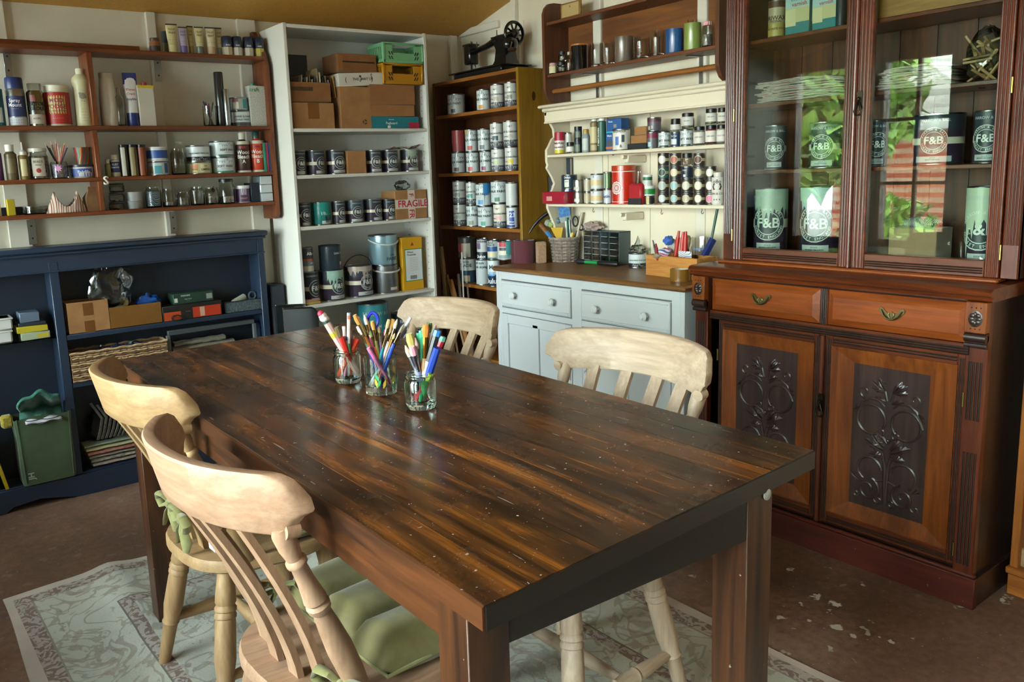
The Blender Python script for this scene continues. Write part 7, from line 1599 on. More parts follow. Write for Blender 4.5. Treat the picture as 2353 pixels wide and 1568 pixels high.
solid(A_[1], 492, 515, 166, 'tall dark smoked cylinder bottle '+T1, [(.95, 0), (1, .01), (1, .98), (.9, 1)], plain('#2a2c2c', .2, coat=.3), inset=.045)
solid(A_[1], 514, 528, 205, 'slim silver tube '+T1, [(.95, 0), (1, .01), (1, .98), (.9, 1)], metal('#a8abae', .25), inset=.02)
s0_ = tin(A_[1], 529, 581, 256, 'lower small wax tin with a grey base '+T1, PALEB, bands=[(.0, .26, '#4a4c50')], texts=[('ANNIE SLOAN', .16, .62, '#2a2c2e', 0), ('CHALK PAINT', .16, .42, '#2a2c2e', 0)])
tin(A_[1], 528, 572, 225, 'upper small tin with teal and burgundy patches '+T1, '#9aa6a0', zb=s0_[4]+.0005, squares=[(.5, .5, .4, '#c9c3b4', -.5), (.4, .3, .75, '#7a2f3c', -.5), (.4, .7, .5, '#3a8a94', .6)])
gt = box(A_[1], 573, 612, 197, .045, 'white speckled rectangular tin with a green cap '+T1, fabric('speckle_print', '#8a8f86', '#d3d3cc', 260, .6), texts=[('craft', .14, .3, .9, '#2f7a5a')], name='varnish_tin', cat='tin'); part('cap', MB().lathe([(.012, gt[3]), (.012, gt[3]+.01), (.01, gt[3]+.011)], 14, Matrix.Translation((-.012, .02, 0))), plain('#1f6a4c', .4), gt[0])
T2 = 'on the left shelf third plank'
solid(A_[2], -18, 8, 352, 'purple bottle cut off by the photo edge '+T2, CYL, '#5a2f6a')
solid(A_[2], 10, 40, 332, 'brown glitter glue bottle with a white cap '+T2, [(.95, 0), (1, .03), (1, .72), (.6, .8)], '#5a4e30', [('cap', [(.7, .8), (.72, .99), (.0001, 1)], '#c9c6ba')], bands=[(.2, .6, '#6a5f40', 0, 1.6)])
solid(A_[2], 41, 66, 327, 'glue bottle with a white pointed nozzle '+T2, [(.95, 0), (1, .02), (1, .62), (.8, .66)], '#6e5a2a', [('nozzle', [(.75, .66), (.7, .74), (.25, .8), (.12, 1), (.0001, 1)], '#cfccc2')], bands=[(.1, .55, '#b3a57c', 0, 1.2)])
jar(A_[2], 64, 114, 341, 'white-lidded jar of dark beads with a red seal '+T2, '#c6c2b4', '#3a2a26', .75, ('#b5ac98', .1, .68, 1.3), txt=[('BEADS', .1, .56), ('mixed', .07, .46)])
sl_ = [o_ for o_ in COL.objects if o_.get('label', '').startswith('white-lidded jar of dark beads')][0]; loc_, r_, h_ = slot(A_[2], 64, 114, 341); part('seal', disc_round(MB(), .009, r_+.0012, h_*.28, 0, 16), plain('#8a2430', .5), sl_)
BTN = plain('#8a7a5c', .5)
mt, nt, bs = new_mat('mixed_buttons'); vo = nd(nt, 'ShaderNodeTexVoronoi'); vo.inputs['Scale'].default_value = 160; nt.links.new(coords(nt), vo.inputs[0]); hs = nt.nodes.new('ShaderNodeHueSaturation'); hs.inputs['Saturation'].default_value = .9; hs.inputs['Value'].default_value = .5; nt.links.new(vo.outputs['Color'], hs.inputs['Color']); nt.links.new(hs.outputs[0], bs.inputs['Base Color']); bs.inputs['Roughness'].default_value = .4; BUTT = mt
pj = jar(A_[2], 118, 160, 372, 'jar of coloured buttons with pencils and a pink star '+T2, None, BUTT, .85, neck=.9, shoulder=.86)
st = MB(); fn = wrapper(pj[2]+.001, pj[3]*.6, -.1); vs = [fn((.016 if i % 2 == 0 else .008)*math.cos(PI*i/8), (.016 if i % 2 == 0 else .008)*math.sin(PI*i/8)) for i in range(16)]; st.add(vs, [tuple(range(16))]); part('star', st, plain('#c88ab0', .5), pj[0])
for i, (tx, ty, c, nm) in enumerate(((103, 328, '#1c1c22', 'black'), (110, 333, '#3a2c24', 'dark brown'), (120, 331, '#c8762a', 'orange'), (127, 322, '#b0342c', 'red'), (133, 330, '#cdbfae', 'bare wood'), (140, 337, '#c9b08a', 'pale'), (149, 326, '#b84a3c', 'coral'), (157, 333, '#3a3550', 'violet'), (116, 325, '#4a2a2a', 'maroon'))):
    tp = PY(tx, ty, pj[1].y); bt = pj[1]+Vector(((tp.x-pj[1].x)*.15, 0, pj[3]*.86)); t = thing('pencil', '%s pencil in the button jar on the left wall shelf' % nm, 'pencil', bt, 0, 'pencils in the button jar'); e = tp-bt; part('barrel', MB().tube([(0, 0, 0), tuple(e*.85)], .0028, 6), plain(c, .45), t); part('point', MB().tube([tuple(e*.85), tuple(e)], [.0027, .0004], 6), plain('#c9a67a', .6), t)
tb = solid(A_[2], 161, 224, 379, 'white filler tub with a blue lid and label '+T2, [(.88, 0), (.92, .03), (1, .82)], '#c3c3bc', [('lid', [(1.03, .84), (1.03, .98), (.0001, 1)], '#22283c')], bands=[(.1, .7, '#2a4a94', -.1, 1.7), (.12, .4, '#c3c6c8', .2, 1)], texts=[('Polyfilla', .3, .45, '#dfe3e8', .1)], name='filler_tub', cat='tub')
cp = slot(A_[2], 171, 211, 339, tb[4]+.0005); t = thing('cup', 'patterned red and teal paper cup standing on the filler tub', 'cup', cp[0], 0); part('cup', MB().lathe([(.0001, 0), (cp[1]*.75, 0), (cp[1], cp[2]), (cp[1]-.002, cp[2]), (cp[1]*.73-.002, .003), (.0001, .003)], 24, cap=False), banded('cup_print', ['#8a2a24', '#1f6a5a', '#a8762a', '#7a1f24', '#2a4a3c'], 0, 30, .4, .06), t)
solid(A_[2], 243, 257, 366, 'tiny bottle with a yellow label '+T2, [(.95, 0), (1, .03), (1, .7), (.7, .76)], '#8a8a4a', [('cap', [(.7, .76), (.7, 1), (.0001, 1)], '#cdcab8')])
solid(A_[2], 254, 278, 356, 'small navy-labelled bottle with a white cap '+T2, [(.95, 0), (1, .03), (1, .74), (.7, .8)], '#b3ad94', [('cap', [(.72, .8), (.74, .99), (.0001, 1)], '#cdcab8')], bands=[(.2, .68, '#22305a', 0, 2.4)], texts=[('RUST', .12, .55, '#d6d9dc', 0), ('REMOVER', .09, .42, '#d6d9dc', 0)])
for i, (a, b, c1_, c2_, nm) in enumerate(((275, 296, '#2a2a26', '#b9b7a8', 'white striped'), (295, 318, '#5a5434', '#8a7d58', 'olive'), (316, 338, '#6a3014', '#8a4420', 'copper'))):
    q = solid(A_[2], a, b, 332, 'tall slim black-topped can with a %s side %s' % (nm, T2), [(.96, 0), (1, .01), (1, .9), (.9, .92)], c1_, [('cap', [(.96, .91), (.96, .99), (.0001, 1)], '#15161a')], bands=[(.02, .9, c2_, -.2, 1.)], name='spray_can', cat='spray can')
s1_ = tin(A_[2], 341, 392, 371, 'lower pale tin with a teal picture '+T2, '#b9c3c4', squares=[(.5, .55, .4, '#4a98a4', -.1), (.3, .7, .5, '#2f5a94', .7), (.3, .5, .4, '#8a7a52', -.8)])
tin(A_[2], 338, 388, 338, 'upper royal blue and white tin '+T2, '#c3c6c6', zb=s1_[4]+.0005, bands=[(.2, .75, '#26509a')], rim=plain('#cfd2d2', .4))
jar(A_[2], 393, 428, 342, 'empty clear glass jar in the middle '+T2, None, None, neck=.8)
s2_ = tin(A_[2], 431, 490, 372, 'lower cream liming wax tin '+T2, '#b9b48a', squares=[(.5, .45, .55, '#c2763a', -.5), (.5, .2, .3, '#b3a03a', -.5), (.9, .65, .45, '#cfc79c', .4)], texts=[('LIMING', .24, .35, '#3a4a2c', .4), ('wax', .16, .65, '#3a4a2c', .4)])
tin(A_[2], 428, 486, 335, 'upper clear wax tin with a black base '+T2, PALEB, zb=s2_[4]+.0005, bands=[(.0, .3, '#1c1e20')], texts=[('CHALK PAINT WAX CLEAR', .12, .5, '#2a2c2e', 0)], sig=[(.12, .9, '#d9dcdc', 0)])
s3_ = wax(A_[2], 488, 543, 361, 'lower soft wax tin with a green line '+T2, .0, band='#3f8a6a')
wax(A_[2], 482, 540, 325, 'upper soft wax tin '+T2, .35, zb=s3_[4]+.0005, band='#4a6a5a')
BOT = [(.95, 0), (1, .015), (1, .68), (.82, .76), (.42, .82), (.42, .84)]
for a, b, pt, c, w2, nm, cc in ((541, 574, 305, '#3a2018', 'A', 'brown', '#cfccc0'), (572, 607, 303, '#c03c1c', 'B', 'orange-red', '#1f4a44')):
    solid(A_[2], a, b, pt, '%s wood bleach bottle with bold white lettering %s' % (nm, T2), BOT, c, [('cap', [(.46, .83), (.48, .98), (.4, 1), (.0001, 1)], cc), ('base', [(1.01, 0), (1.01, .05)], '#c9c6bc')], bands=[(.7, .78, '#b9b4a4', 0, 6), (.6, .66, '#8a2a34', -.2, 1)], texts=[('Wood', .13, .5, '#e3e1da', -.1), ('Bleach', .13, .39, '#e3e1da', -.1), (w2, .13, .27, '#e3e1da', -.1)])
for i, (c, nm) in enumerate((('#2a7a60', 'green'), ('#a82f5a', 'magenta'), ('#2f5a86', 'blue'), ('#1f6a5a', 'teal'), ('#cfcdc6', 'white'))):
    p_ = PY(608+i*5, 360, YLS+.03); t = thing('folder', 'slim %s booklet in the row at the right end of the third plank' % nm, 'booklet', (p_.x, YLS+.02, LS[2]), 0, 'booklets on the left wall shelf'); part('cover', MB().box(-.004, .004, 0, .09, 0, PY(615, 328, YLS+.03).z-LS[2], .0005), plain(c, .5), t)
T3 = 'on the left shelf lowest plank'
solid(A_[3], -14, 5, 460, 'white bottle cut off by the photo edge '+T3, CYL, '#c3bfae')
box(A_[3], 17, 36, 458, .02, 'upright yellow packet '+T3, '#b3a01e', texts=[('- -', .1, .5, .6, '#4a4620')], name='packet', turn=.15)
t = thing('dish', 'low clear dish of dark bits '+T3, 'dish', (PY(82, 488, YLS+.07).x, YLS+.075, LS[3]), 0); part('bowl', MB().lathe([(.0001, 0), (.042, 0), (.047, .004), (.047, .026), (.045, .026), (.045, .006), (.0001, .005)], 26, cap=False), glass('#d6d8cc', .05, 1.45, 'dish_glass'), t); part('contents', MB().lathe([(.0001, .0065), (.043, .0065), (.043, .016), (.0001, .018)], 20), fabric('dark_bits', '#2a241c', '#5a4e40', 150, .8), t); part('lid', MB().lathe([(.048, .0265), (.048, .03), (.0001, .031)], 24), thin_glass('#b9bcb0', .15, .2, 'dish_lid'), t)
bx_ = thing('black_box', 'flat black box behind the yellow packet '+T3, 'box', (PY(25, 480, YLS+.09).x, YLS+.09, LS[3]), 0); part('body', MB().box(-.06, .06, 0, .06, 0, .03, .002), plain('#17181a', .5), bx_)
# striped cloth pouch
p_ = PY(156, 490, YLS+.04); t = thing('cloth_pouch', 'red and white striped cloth pouch lying open '+T3, 'cloth', (p_.x, YLS+.045, LS[3]), 0)
STR = banded('ticking_stripe', ['#c3b5a2', '#c3b5a2', '#7a3f3c', '#c9bcaa', '#8a5a52'], 0, 55, .9, .03)
def pouch(u, v):
    a = 2*PI*u; lip = .06*abs(math.cos(a))**1.5; x = (.075-.012*v)*math.cos(a); y = (.035-.01*v)*math.sin(a); z = v*(.022+lip); return (x*(1-.35*v*abs(math.cos(a))), y, z)
part('cloth', MB().grid(pouch, 40, 8), STR, t, solid=.004)
p_ = PY(222, 480, YLS+.03); t = thing('paper_bag', 'folded brown paper bag '+T3, 'bag', (p_.x, YLS+.035, LS[3]), .15); hb_ = PY(222, 428, YLS+.03).z-LS[3]
part('bag', MB().loft([[(-.034, 0, 0), (.034, 0, 0), (.034, .04, 0), (-.034, .04, 0)], [(-.034, 0, hb_*.55), (.034, 0, hb_*.55), (.034, .04, hb_*.55), (-.034, .04, hb_*.55)], [(-.02, .012, hb_*.82), (.02, .012, hb_*.82), (.02, .024, hb_*.82), (-.02, .024, hb_*.82)], [(-.018, .016, hb_), (.016, .016, hb_*.95), (.016, .02, hb_*.95), (-.018, .02, hb_)]]), fabric('kraft_paper', '#7a5a34', '#957044', 20, .8, 80), t)
z0_ = None
for i, (pt, nm) in enumerate(((463, 'bottom'), (442, 'middle'), (421, 'top'))):
    q = jar(A_[3], 253, 289, pt, '%s one of three stacked squat glass jars %s' % (nm, T3), '#3a3c3c', ['#4a4a46', None, None][i], .6, zb=z0_, neck=.9, lidh=.006); z0_ = q[4]+.0005
TUB = thin_glass('#c9ccd0', .35, .35, 'cloudy_plastic', 1.)
q = solid(A_[3], 292, 334, 462, 'lower cloudy plastic tub '+T3, [(.88, 0), (1, .9), (1.03, .92), (1.03, 1)], plain('#8a8d8c', .3), name='plastic_tub', cat='tub'); solid(A_[3], 290, 333, 441, 'upper cloudy plastic tub '+T3, [(.88, 0), (1, .9), (1.03, .92), (1.03, 1)], plain('#9a9d9c', .3), zb=q[4]+.0005, name='plastic_tub', cat='tub')
jar(A_[3], 336, 373, 430, 'glass jar packed with blue and white clips '+T3, None, banded('paper_clips', ['#3a5a78', '#b9c3c8', '#2a3a48', '#8aa3b0'], 2, 130, .4, .12), .8, neck=.85)
jar(A_[3], 374, 409, 434, 'clear jar with few bits right of the clip jar '+T3, None, '#6a5a46', .3, neck=.85); jar(A_[3], 409, 437, 441, 'small low glass jar of brown bits '+T3, None, '#5a4632', .55, neck=.85)
jar(A_[3], 438, 472, 429, 'glass jar with a silver stirring rod '+T3, None, None, neck=.75); jar(A_[3], 473, 505, 431, 'glass jar of black clips '+T3, None, '#2a2a2a', .5, neck=.85)
t = thing('stirring_rod', 'thin silver rod leaning in a glass jar on the left wall shelf', 'rod', slot(A_[3], 438, 472, 429)[0]+Vector((-.008, 0, .007)), 0); part('rod', MB().tube([(0, 0, 0), (.016, 0, .05)], .002, 6), metal('#c9cbce', .2), t)
t = thing('bird_figure', 'little black bird-shaped clip perched on the jar of black clips', 'figure', slot(A_[3], 473, 505, 431)[0]+Vector((.008, 0, .053)), 0); part('body', MB().ball((0, 0, .008), .01, 10, 7, (.8, .7, 1)).tube([(0, 0, .012), (.002, 0, .024)], [.005, .001], 6), plain('#101012', .5), t)
jar(A_[3], 503, 540, 411, 'tall glass jar with a black lid and pinkish salt '+T3, '#17181a', '#7a5a50', .3, neck=.85)
solid(A_[3], 543, 578, 426, 'white and purple labelled tub '+T3, [(.96, 0), (1, .02), (1, .84)], '#b9b6bc', [('lid', [(1.03, .84), (1.03, .99), (.0001, 1)], '#cfced0')], bands=[(.05, .8, '#4a2850', 0, 6), (.45, .8, '#c3bfc9', -.1, .8)], texts=[('VIOLET', .12, .25, '#c99a6a', -.1)], name='tub', cat='tub')
box(A_[3], 577, 597, 420, .08, 'upright dark navy box '+T3, '#172230')
dw = thing('drawer_stack', 'stack of three white plastic drawers at the right end of the lowest plank', 'drawers', (PY(614, 440, YLS+.01).x, YLS+.012, LS[3]), 0); wd = .058; hd_ = PY(614, 404, YLS+.02).z-LS[3]
part('case', MB().box(-wd/2, wd/2, .004, .1, 0, hd_, .002), thin_glass('#dfe6ea', .3, .2, 'frosted_case'), dw)
for i in range(3): part('drawer', MB().box(-wd/2+.002, wd/2-.002, 0, .09, hd_*i/3+.0015, hd_*(i+1)/3-.0015, .0015), plain('#b9c3c8', .35), dw)
# ================================================================== navy bookcase contents
B1 = Shelf('y', YBL, NS1, 'things on the navy bookcase upper shelf', 0, .006); B2 = Shelf('y', YBL, NS2, 'things on the navy bookcase middle shelf', 0, .006); B0 = Shelf('y', YBL, NS0, 'things at the bottom of the navy bookcase', 0, .006); BL = Shelf('y', YBL, NSL, 'things on the glass shelf of the navy bookcase', 0, .006)
def open_carton(sh, a, b, pt, depth, label, mat, tape=None, inset=None):
    loc, w, h = bslot(sh, a, b, pt, None, inset); t = thing('carton', label, 'box', loc, 0, sh.g)
    part('front', MB().box(-w/2, w/2, 0, .003, 0, h), mat, t); part('back', MB().box(-w/2, w/2, depth-.003, depth, 0, h), mat, t)
    for s in (-1, 1): part('side', MB().box(s*w/2-(.003 if s > 0 else 0), s*w/2+(0 if s > 0 else .003), .003, depth-.003, 0, h), mat, t)
    part('base', MB().box(-w/2, w/2, 0, depth, 0, .003), mat, t)
    if tape:
        for z0, z1 in tape: part('tape', MB().box(-w*.12, w*.12, -.0008, .0002, h*z0, h*z1), plain('#6e4520', .25), t)
    return t, loc, w, h, loc.z+h
oc1 = open_carton(B1, 154, 249, 693, .1, 'open cardboard carton with strips of brown tape on the navy bookcase', CARD, [(.55, .95), (.0, .38)])
oc2 = open_carton(B1, 252, 371, 701, .1, 'wide low carton wrapped in shiny brown tape on the navy bookcase', plain('#7a5426', .22, var=.2, coat=.3))
c_ = PY(258, 640, YBL+.05); t = thing('plastic_bag', 'large crumpled clear bag of foam pieces on the low carton', 'bag', (c_.x, YBL+.058, oc2[4]-.02), 0); part('film', crumple((-.005, 0, .09), .066, (1.2, .62, 1.7), 21, .3, 26, 18), FILM, t); part('dark_foam', crumple((-.005, -.015, .035), .024, (1.2, .8, .8), 4, .2), plain('#2a2c2c', .8), t); part('yellow_foam', crumple((.03, -.02, .035), .02, (1, .8, 1), 7, .2), fabric('yellow_foam', '#a89a5e', '#bfb27a', 60, .9), t); part('white_foam', crumple((.0, -.022, .01), .022, (1.5, .7, .5), 9, .2), fabric('white_foam', '#b9b9ac', '#cfcfc4', 60, .9), t)
c_ = PY(340, 680, YBL+.05); t = thing('plastic_bag', 'crumpled bright blue plastic bag beside the foam bag', 'bag', (c_.x, YBL+.06, oc2[4]-.015), 0); part('film', crumple((0, 0, .02), .03, (1.5, .8, .8), 31, .45), plain('#1f4f9a', .25, var=.3), t)
ob1 = box(B1, 374, 510, 698, .1, 'long black and orange tool box lying on the navy shelf', '#1c1a1a', bands=[(.02, .3, .05, .6, '#b84a1e'), (.5, .98, .05, .75, '#b8381c'), (.62, .7, .1, .72, '#c9a08a')], texts=[('- - -', .2, .42, .55, '#c9c6bc')])
pk = box(B1, 399, 491, 672, .08, 'dark green power tool carton on the orange box', '#1d3a2c', zb=ob1[4]+.001, texts=[('PARKSIDE', .2, .3, .78, '#d6d9d2'), ('laser level', .16, .36, .45, '#b3bcb2'), ('- - - -', .16, .36, .28, '#b3bcb2')], bands=[(.82, .97, .25, .75, '#8a8f8a'), (.02, .1, .2, .6, '#c3c9c2')], inset=.02)
t = thing('wire_coil', 'black cable coil lying in front of the orange tool box', 'cable', (PY(405, 722, YBL+.005).x, YBL+.0, NS1), 0); part('coil', MB().tube([(.022*math.cos(a)*(1-.01*a), -.002+.004*math.sin(a*.5), .012+.012*math.sin(a)) for a in [i*.4 for i in range(40)]], .0022, 6), plain('#141416', .5), t)
# paint-stained wire tray
loc, w, h = bslot(B1, 520, 611, 690, None, .01); t = thing('wire_tray', 'dark paint-stained mesh tray at the right of the navy shelf', 'tray', loc, 0); TRAYM = fabric('stained_mesh', '#1c262c', '#5a6a72', 120, .6)
part('tray', MB().box(-w/2, w/2, 0, .002, 0, h).box(-w/2, w/2, .09, .092, 0, h).box(-w/2, -w/2+.002, 0, .092, 0, h).box(w/2-.002, w/2, 0, .092, 0, h).box(-w/2, w/2, 0, .092, 0, .002), TRAYM, t); part('rim', MB().tube([(-w/2, 0, h), (w/2, 0, h), (w/2, .09, h), (-w/2, .09, h)], .0025, 6, closed=True), plain('#20262a', .4), t)
rl = thing('paint_roller', 'cream paint roller sleeve lying in the mesh tray', 'roller', tuple(loc+Vector((-.012, .045, h*.8))), .4); part('sleeve', MB().tube([(-.035, 0, .0), (.03, 0, .018)], .015, 14), fabric('roller_nap', '#9aa394', '#c3c9ba', 160, .95, 200), rl); part('core', MB().tube([(.03, 0, .018), (.034, 0, .0195)], .008, 10), plain('#3a3c3c', .5), rl)
sr = thing('tape_roll', 'grey tape reel standing at the end of the mesh tray', 'tape', tuple(loc+Vector((.05, .045, h+.012))), 0); part('reel', MB().tube([(.016*math.cos(a), 0, .016*math.sin(a)) for a in [2*PI*i/20 for i in range(20)]], .005, 8, closed=True), plain('#4a5a62', .4), sr)
# long wicker tray on the middle shelf
loc, w, h = bslot(B2, 163, 383, 806, None, .0); z0_ = NS2; a0_, a1_ = PY(163, 820, YBL), PY(383, 790, YBL); w = a1_.x-a0_.x; hh = PY(270, 800, YBL).z-NS2
wt_ = thing('wicker_tray', 'long shallow wicker tray on the navy middle shelf', 'basket', ((a0_.x+a1_.x)/2, YBL+.002, NS2), 0); dpt = .1
RW2 = [fabric('willow_%d' % i, a, b, 60, .7, 160) for i, (a, b) in enumerate((('#86653f', '#c0a074'), ('#4a2f1a', '#7d5734'), ('#a3845a', '#d9bd92')))]
nr = 14
for j in range(nr):
    z = hh*(j+.5)/nr; pts = []
    X0, X1 = -w/2, w/2; per = [(X0+(X1-X0)*k/30, 0) for k in range(30)]+[(X1, dpt*k/8) for k in range(8)]+[(X1-(X1-X0)*k/30, dpt) for k in range(30)]+[(X0, dpt-dpt*k/8) for k in range(8)]
    part('weaver', MB().tube([(x, y+(.0022 if (k+j) % 2 else -.0022), z+.0012*math.sin(k*1.7+j)) for k, (x, y) in enumerate(per)], hh/nr*.46, 5, closed=True), RW2[j % 3], wt_)
for k in range(15): part('stake', MB().tube([(-w/2+w*k/14, .001, 0), (-w/2+w*k/14, -.001, hh)], .0022, 5), RW2[1], wt_)
part('rim', MB().tube([(x*1.01, y, hh+.002*math.sin(k*1.3)) for k, (x, y) in enumerate(per)], .005, 6, closed=True), RW2[0], wt_); part('base', MB().box(-w/2, w/2, 0, dpt, 0, .004), RW2[1], wt_)
for i, (dx_, cc, nm) in enumerate(((-.06, '#1c1e22', 'black'), (.0, '#22304a', 'navy'), (.06, '#33404c', 'slate'))):
    t = thing('cloth', 'crumpled %s plastic sack in the wicker tray' % nm, 'sack', tuple(Vector(wt_.location)+Vector((dx_, .05, hh*.75))), 0); part('film', crumple((0, 0, 0), .035, (1.2, .9, .9), 50+i, .4), plain(cc, .3), t)
# grey folding frame and folded fleeces
a0_, a1_ = PY(386, 762, YBL+.02), PY(584, 733, YBL+.02); gz = (a0_.z+a1_.z)/2
t = thing('folding_frame', 'grey plastic folding stool frame on the navy middle shelf', 'stool', ((a0_.x+a1_.x)/2, YBL+.02, NS2), 0); hw2 = (a1_.x-a0_.x)/2; zz = min(gz-NS2, NS1-.02-NS2-.004)
part('beam', MB().box(-hw2, hw2, 0, .02, zz-.02, zz, .002), plain('#4a5254', .45), t)
for s in (-1, 1): part('leg', MB().box(s*hw2-.008, s*hw2+.008, 0, .016, 0, zz-.02, .002), plain('#5a6264', .45), t)
for i, (x0p, x1p, pyb, pyt, c1_, c2_, nm) in enumerate(((400, 560, 812, 800, '#b9b3a6', '#cfcabf', 'white'), (398, 576, 800, 785, '#8a8472', '#a8a290', 'grey'), (396, 540, 785, 770, '#6e6a58', '#8d8874', 'olive grey'), (400, 520, 770, 758, '#76725e', '#959079', 'brownish'))):
    xa, xb = PY(x0p, 780, YBL+.05).x, PY(x1p, 780, YBL+.05).x; z0_, z1_ = NS2+.001+.023*i, NS2+.023*(i+1); t = thing('folded_fleece', '%s fluffy folded fleece in the pile beside the wicker tray' % nm, 'fleece', ((xa+xb)/2, YBL+.045, z0_), 0, 'fleeces on the navy bookcase'); W2 = (xb-xa)/2
    part('fold', MB().grid(lambda u, v: (lambda a, s: (-W2+2*W2*u, .035+.03*math.cos(a)*(1+.05*math.sin(u*30)), .0112+.0108*math.sin(a)+.0012*math.sin(u*23+i)))(2*PI*v, 1), 30, 14), fabric('fleece_%d' % i, c1_, c2_, 140, .98, 90), t, ang=80)
# bottom: bag of webbing and folded fabrics
c_ = PY(250, 960, YBL+.05); t = thing('webbing_bundle', 'bundle of grey webbing straps at the bottom of the navy bookcase', 'straps', (c_.x, YBL+.06, NS0+.1), 0)
for i in range(8): part('strap', MB().tube([(-.055+.016*i, -.035, .015), (-.045+.017*i, -.044, .05), (-.03+.018*i, -.03, .1), (-.06+.024*i, .01, .16-.012*i)], .0105, 6, flat=.4), fabric('webbing', '#5a5a54', '#85847a', 90, .9, 200), t)
t2_ = thing('dark_sack', 'dark sack behind the grey webbing straps', 'sack', (c_.x-.01, YBL+.075, NS0+.085), 0); part('film', crumple((0, 0, .06), .055, (1.4, .5, 1.2), 61, .3), plain('#1c1e20', .35), t2_)
FAB = [('#b9aba0', '#8a7a74', 'white floral', 'fab0'), ('#3a4a48', '#c3b8a4', 'dark green patterned', 'fab1'), ('#8a8074', '#a89a8c', 'taupe', 'fab2'), ('#b39a84', '#a8302c', 'red and cream', 'fab3'), ('#b0ad7c', '#c9c49a', 'pale olive', 'fab4'), ('#7d8f7a', '#94a58c', 'sage', 'fab5')]
for i, (c1_, c2_, nm, k_) in enumerate(FAB):
    xa, xb = PY(196+3*(5-i), 1050, YBL+.03).x, PY(332, 1040, YBL+.03).x; t = thing('folded_fabric', '%s folded fabric in the pile at the bottom of the navy bookcase' % nm, 'fabric', ((xa+xb)/2, YBL+.012+.004*(i % 3), NS0+.001+.0165*i), 0, 'fabrics on the navy bookcase'); W2 = (xb-xa)/2
    mf = fabric(k_, c1_, c2_, 55, .95, 160)
    part('fold', MB().grid(lambda u, v: (lambda a: (-W2+2*W2*u, .05+.046*math.cos(a), .008+.0075*math.sin(a)+.0008*math.sin(u*17+i*2)))(2*PI*v), 20, 12), mf, t, ang=80)
# left part: tubs, small boxes, green bag
zz = NSL
for i, pt in enumerate((762, 733)):
    q = box(BL, -30, 30, pt, .09, '%s white plastic tub on the glass shelf' % ('lower' if i == 0 else 'upper'), plain('#c3c5c0', .35), zb=zz, ch=.006, name='plastic_tub', cat='tub'); part('rim', MB().box(-q[2]/2-.003, q[2]/2+.003, -.003, .093, q[3]*.85, q[3], .002), plain('#cfd1cc', .35), q[0]); zz = q[4]+.001
zz = NSL
for i, (a, b, pt, c, nm) in enumerate(((50, 117, 763, '#9aa58c', 'lowest clear box with green contents'), (40, 112, 749, '#b3a52a', 'flat yellow lidded box'), (44, 108, 740, '#2a3238', 'flat dark box'), (46, 92, 718, '#5a6a7c', 'uppermost blue-grey box'))):
    q = box(BL, a, b, pt, .08, nm+' in the little stack on the glass shelf', plain(c, .3), zb=zz, inset=.01, name='small_box'); zz = q[4]+.0008
    if i == 0: part('yellow_clips', MB().box(.005, q[2]/2-.006, -.001, .002, q[3]*.2, q[3]*.7), plain('#b3a52a', .5), q[0])
loc, w, h = bslot(B0, 34, 165, 955, None, -.02); t = thing('tote_bag', 'dull green laminated tote bag at the bottom left of the navy bookcase', 'bag', loc, 0)
GB = fabric('green_laminate', '#33462e', '#4d6244', 5, .45, 60)
part('bag', MB().grid(lambda u, v: (lambda a, k: ((w/2*k)*max(-1, min(1, 1.35*math.cos(a))), .055+.055*max(-1, min(1, 1.35*math.sin(a))), h*v+.003*math.sin(9*u*PI)*v))(2*PI*u, .93+.07*v+.02*math.sin(v*7)), 40, 10), GB, t); part('bag_base', MB().box(-w*.45, w*.45, .004, .105, 0, .004), GB, t); [part('seam', MB().tube([(s_*w*.42, -.001, .01), (s_*w*.455, -.001, h)], .002, 5), GB, t) for s_ in (-1, 1)]; mb = MB(); put_flat(mb, 'JH', .03, Matrix.Translation((-w*.32, -.0035, h*.14)) @ Matrix.Rotation(PI/2, 4, 'X') @ Matrix.Rotation(PI/2, 4, 'Z'), .02); part('lettering', mb, plain('#a3ac9a', .5), t)
tw = thing('towel', 'folded teal towel stuffed in the top of the green tote bag', 'towel', tuple(loc+Vector((-.005, .05, h*.93))), 0)
part('fold', MB().grid(lambda u, v: (-.075+.15*u+.01*math.sin(v*5), -.045+.06*math.sin(PI*v*1.6), .0+.13*v*(.55+.45*math.sin(u*2.4+.3))+.007*math.sin(u*14)), 24, 16), fabric('teal_towel', '#17493c', '#2a6a58', 120, .95, 160), tw, solid=.01)
wh_ = thing('cloth', 'white cloth with dark trim under the teal towel', 'cloth', tuple(loc+Vector((0, .03, h*.9))), 0); part('cloth', MB().grid(lambda u, v: (-.064+.128*u, -.045+.06*v, .004+.012*math.sin(v*6)+.004*math.sin(u*11)), 22, 10), banded('white_trim', ['#b9b9c0', '#2a2a3a', '#c3c3c8', '#b3b3bc'], 2, 90, .9, .02), wh_, solid=.006)
for i, (xa, c, nm, hh2) in enumerate(((4, '#b39a14', 'yellow', .25), (-16, '#2a2e30', 'dark grey', .22), (-34, '#3a3f46', 'black', .2))):
    p_ = PY(xa+26, 1110, YBL-.012); t = thing('clipboard', '%s board leaning left of the green tote bag' % nm, 'board', (p_.x-.02, YBL-.005+.01*i, NS0), 0); part('board', MB().box(-.006, .006, 0, .09, 0, hh2, .001, Matrix.Rotation(-.18, 4, 'Y')), plain(c, .5), t)
p_ = PY(8, 960, YBL+.03); t = thing('scrub_brush', 'yellow bristled brush head above the leaning boards', 'brush', (p_.x, YBL+.03, NS0+.235), 0); part('bristles', MB().box(-.012, .03, -.02, .02, 0, .05, .008), fabric('yellow_bristle', '#7a6a14', '#b3a03a', 150, .95, 250), t)
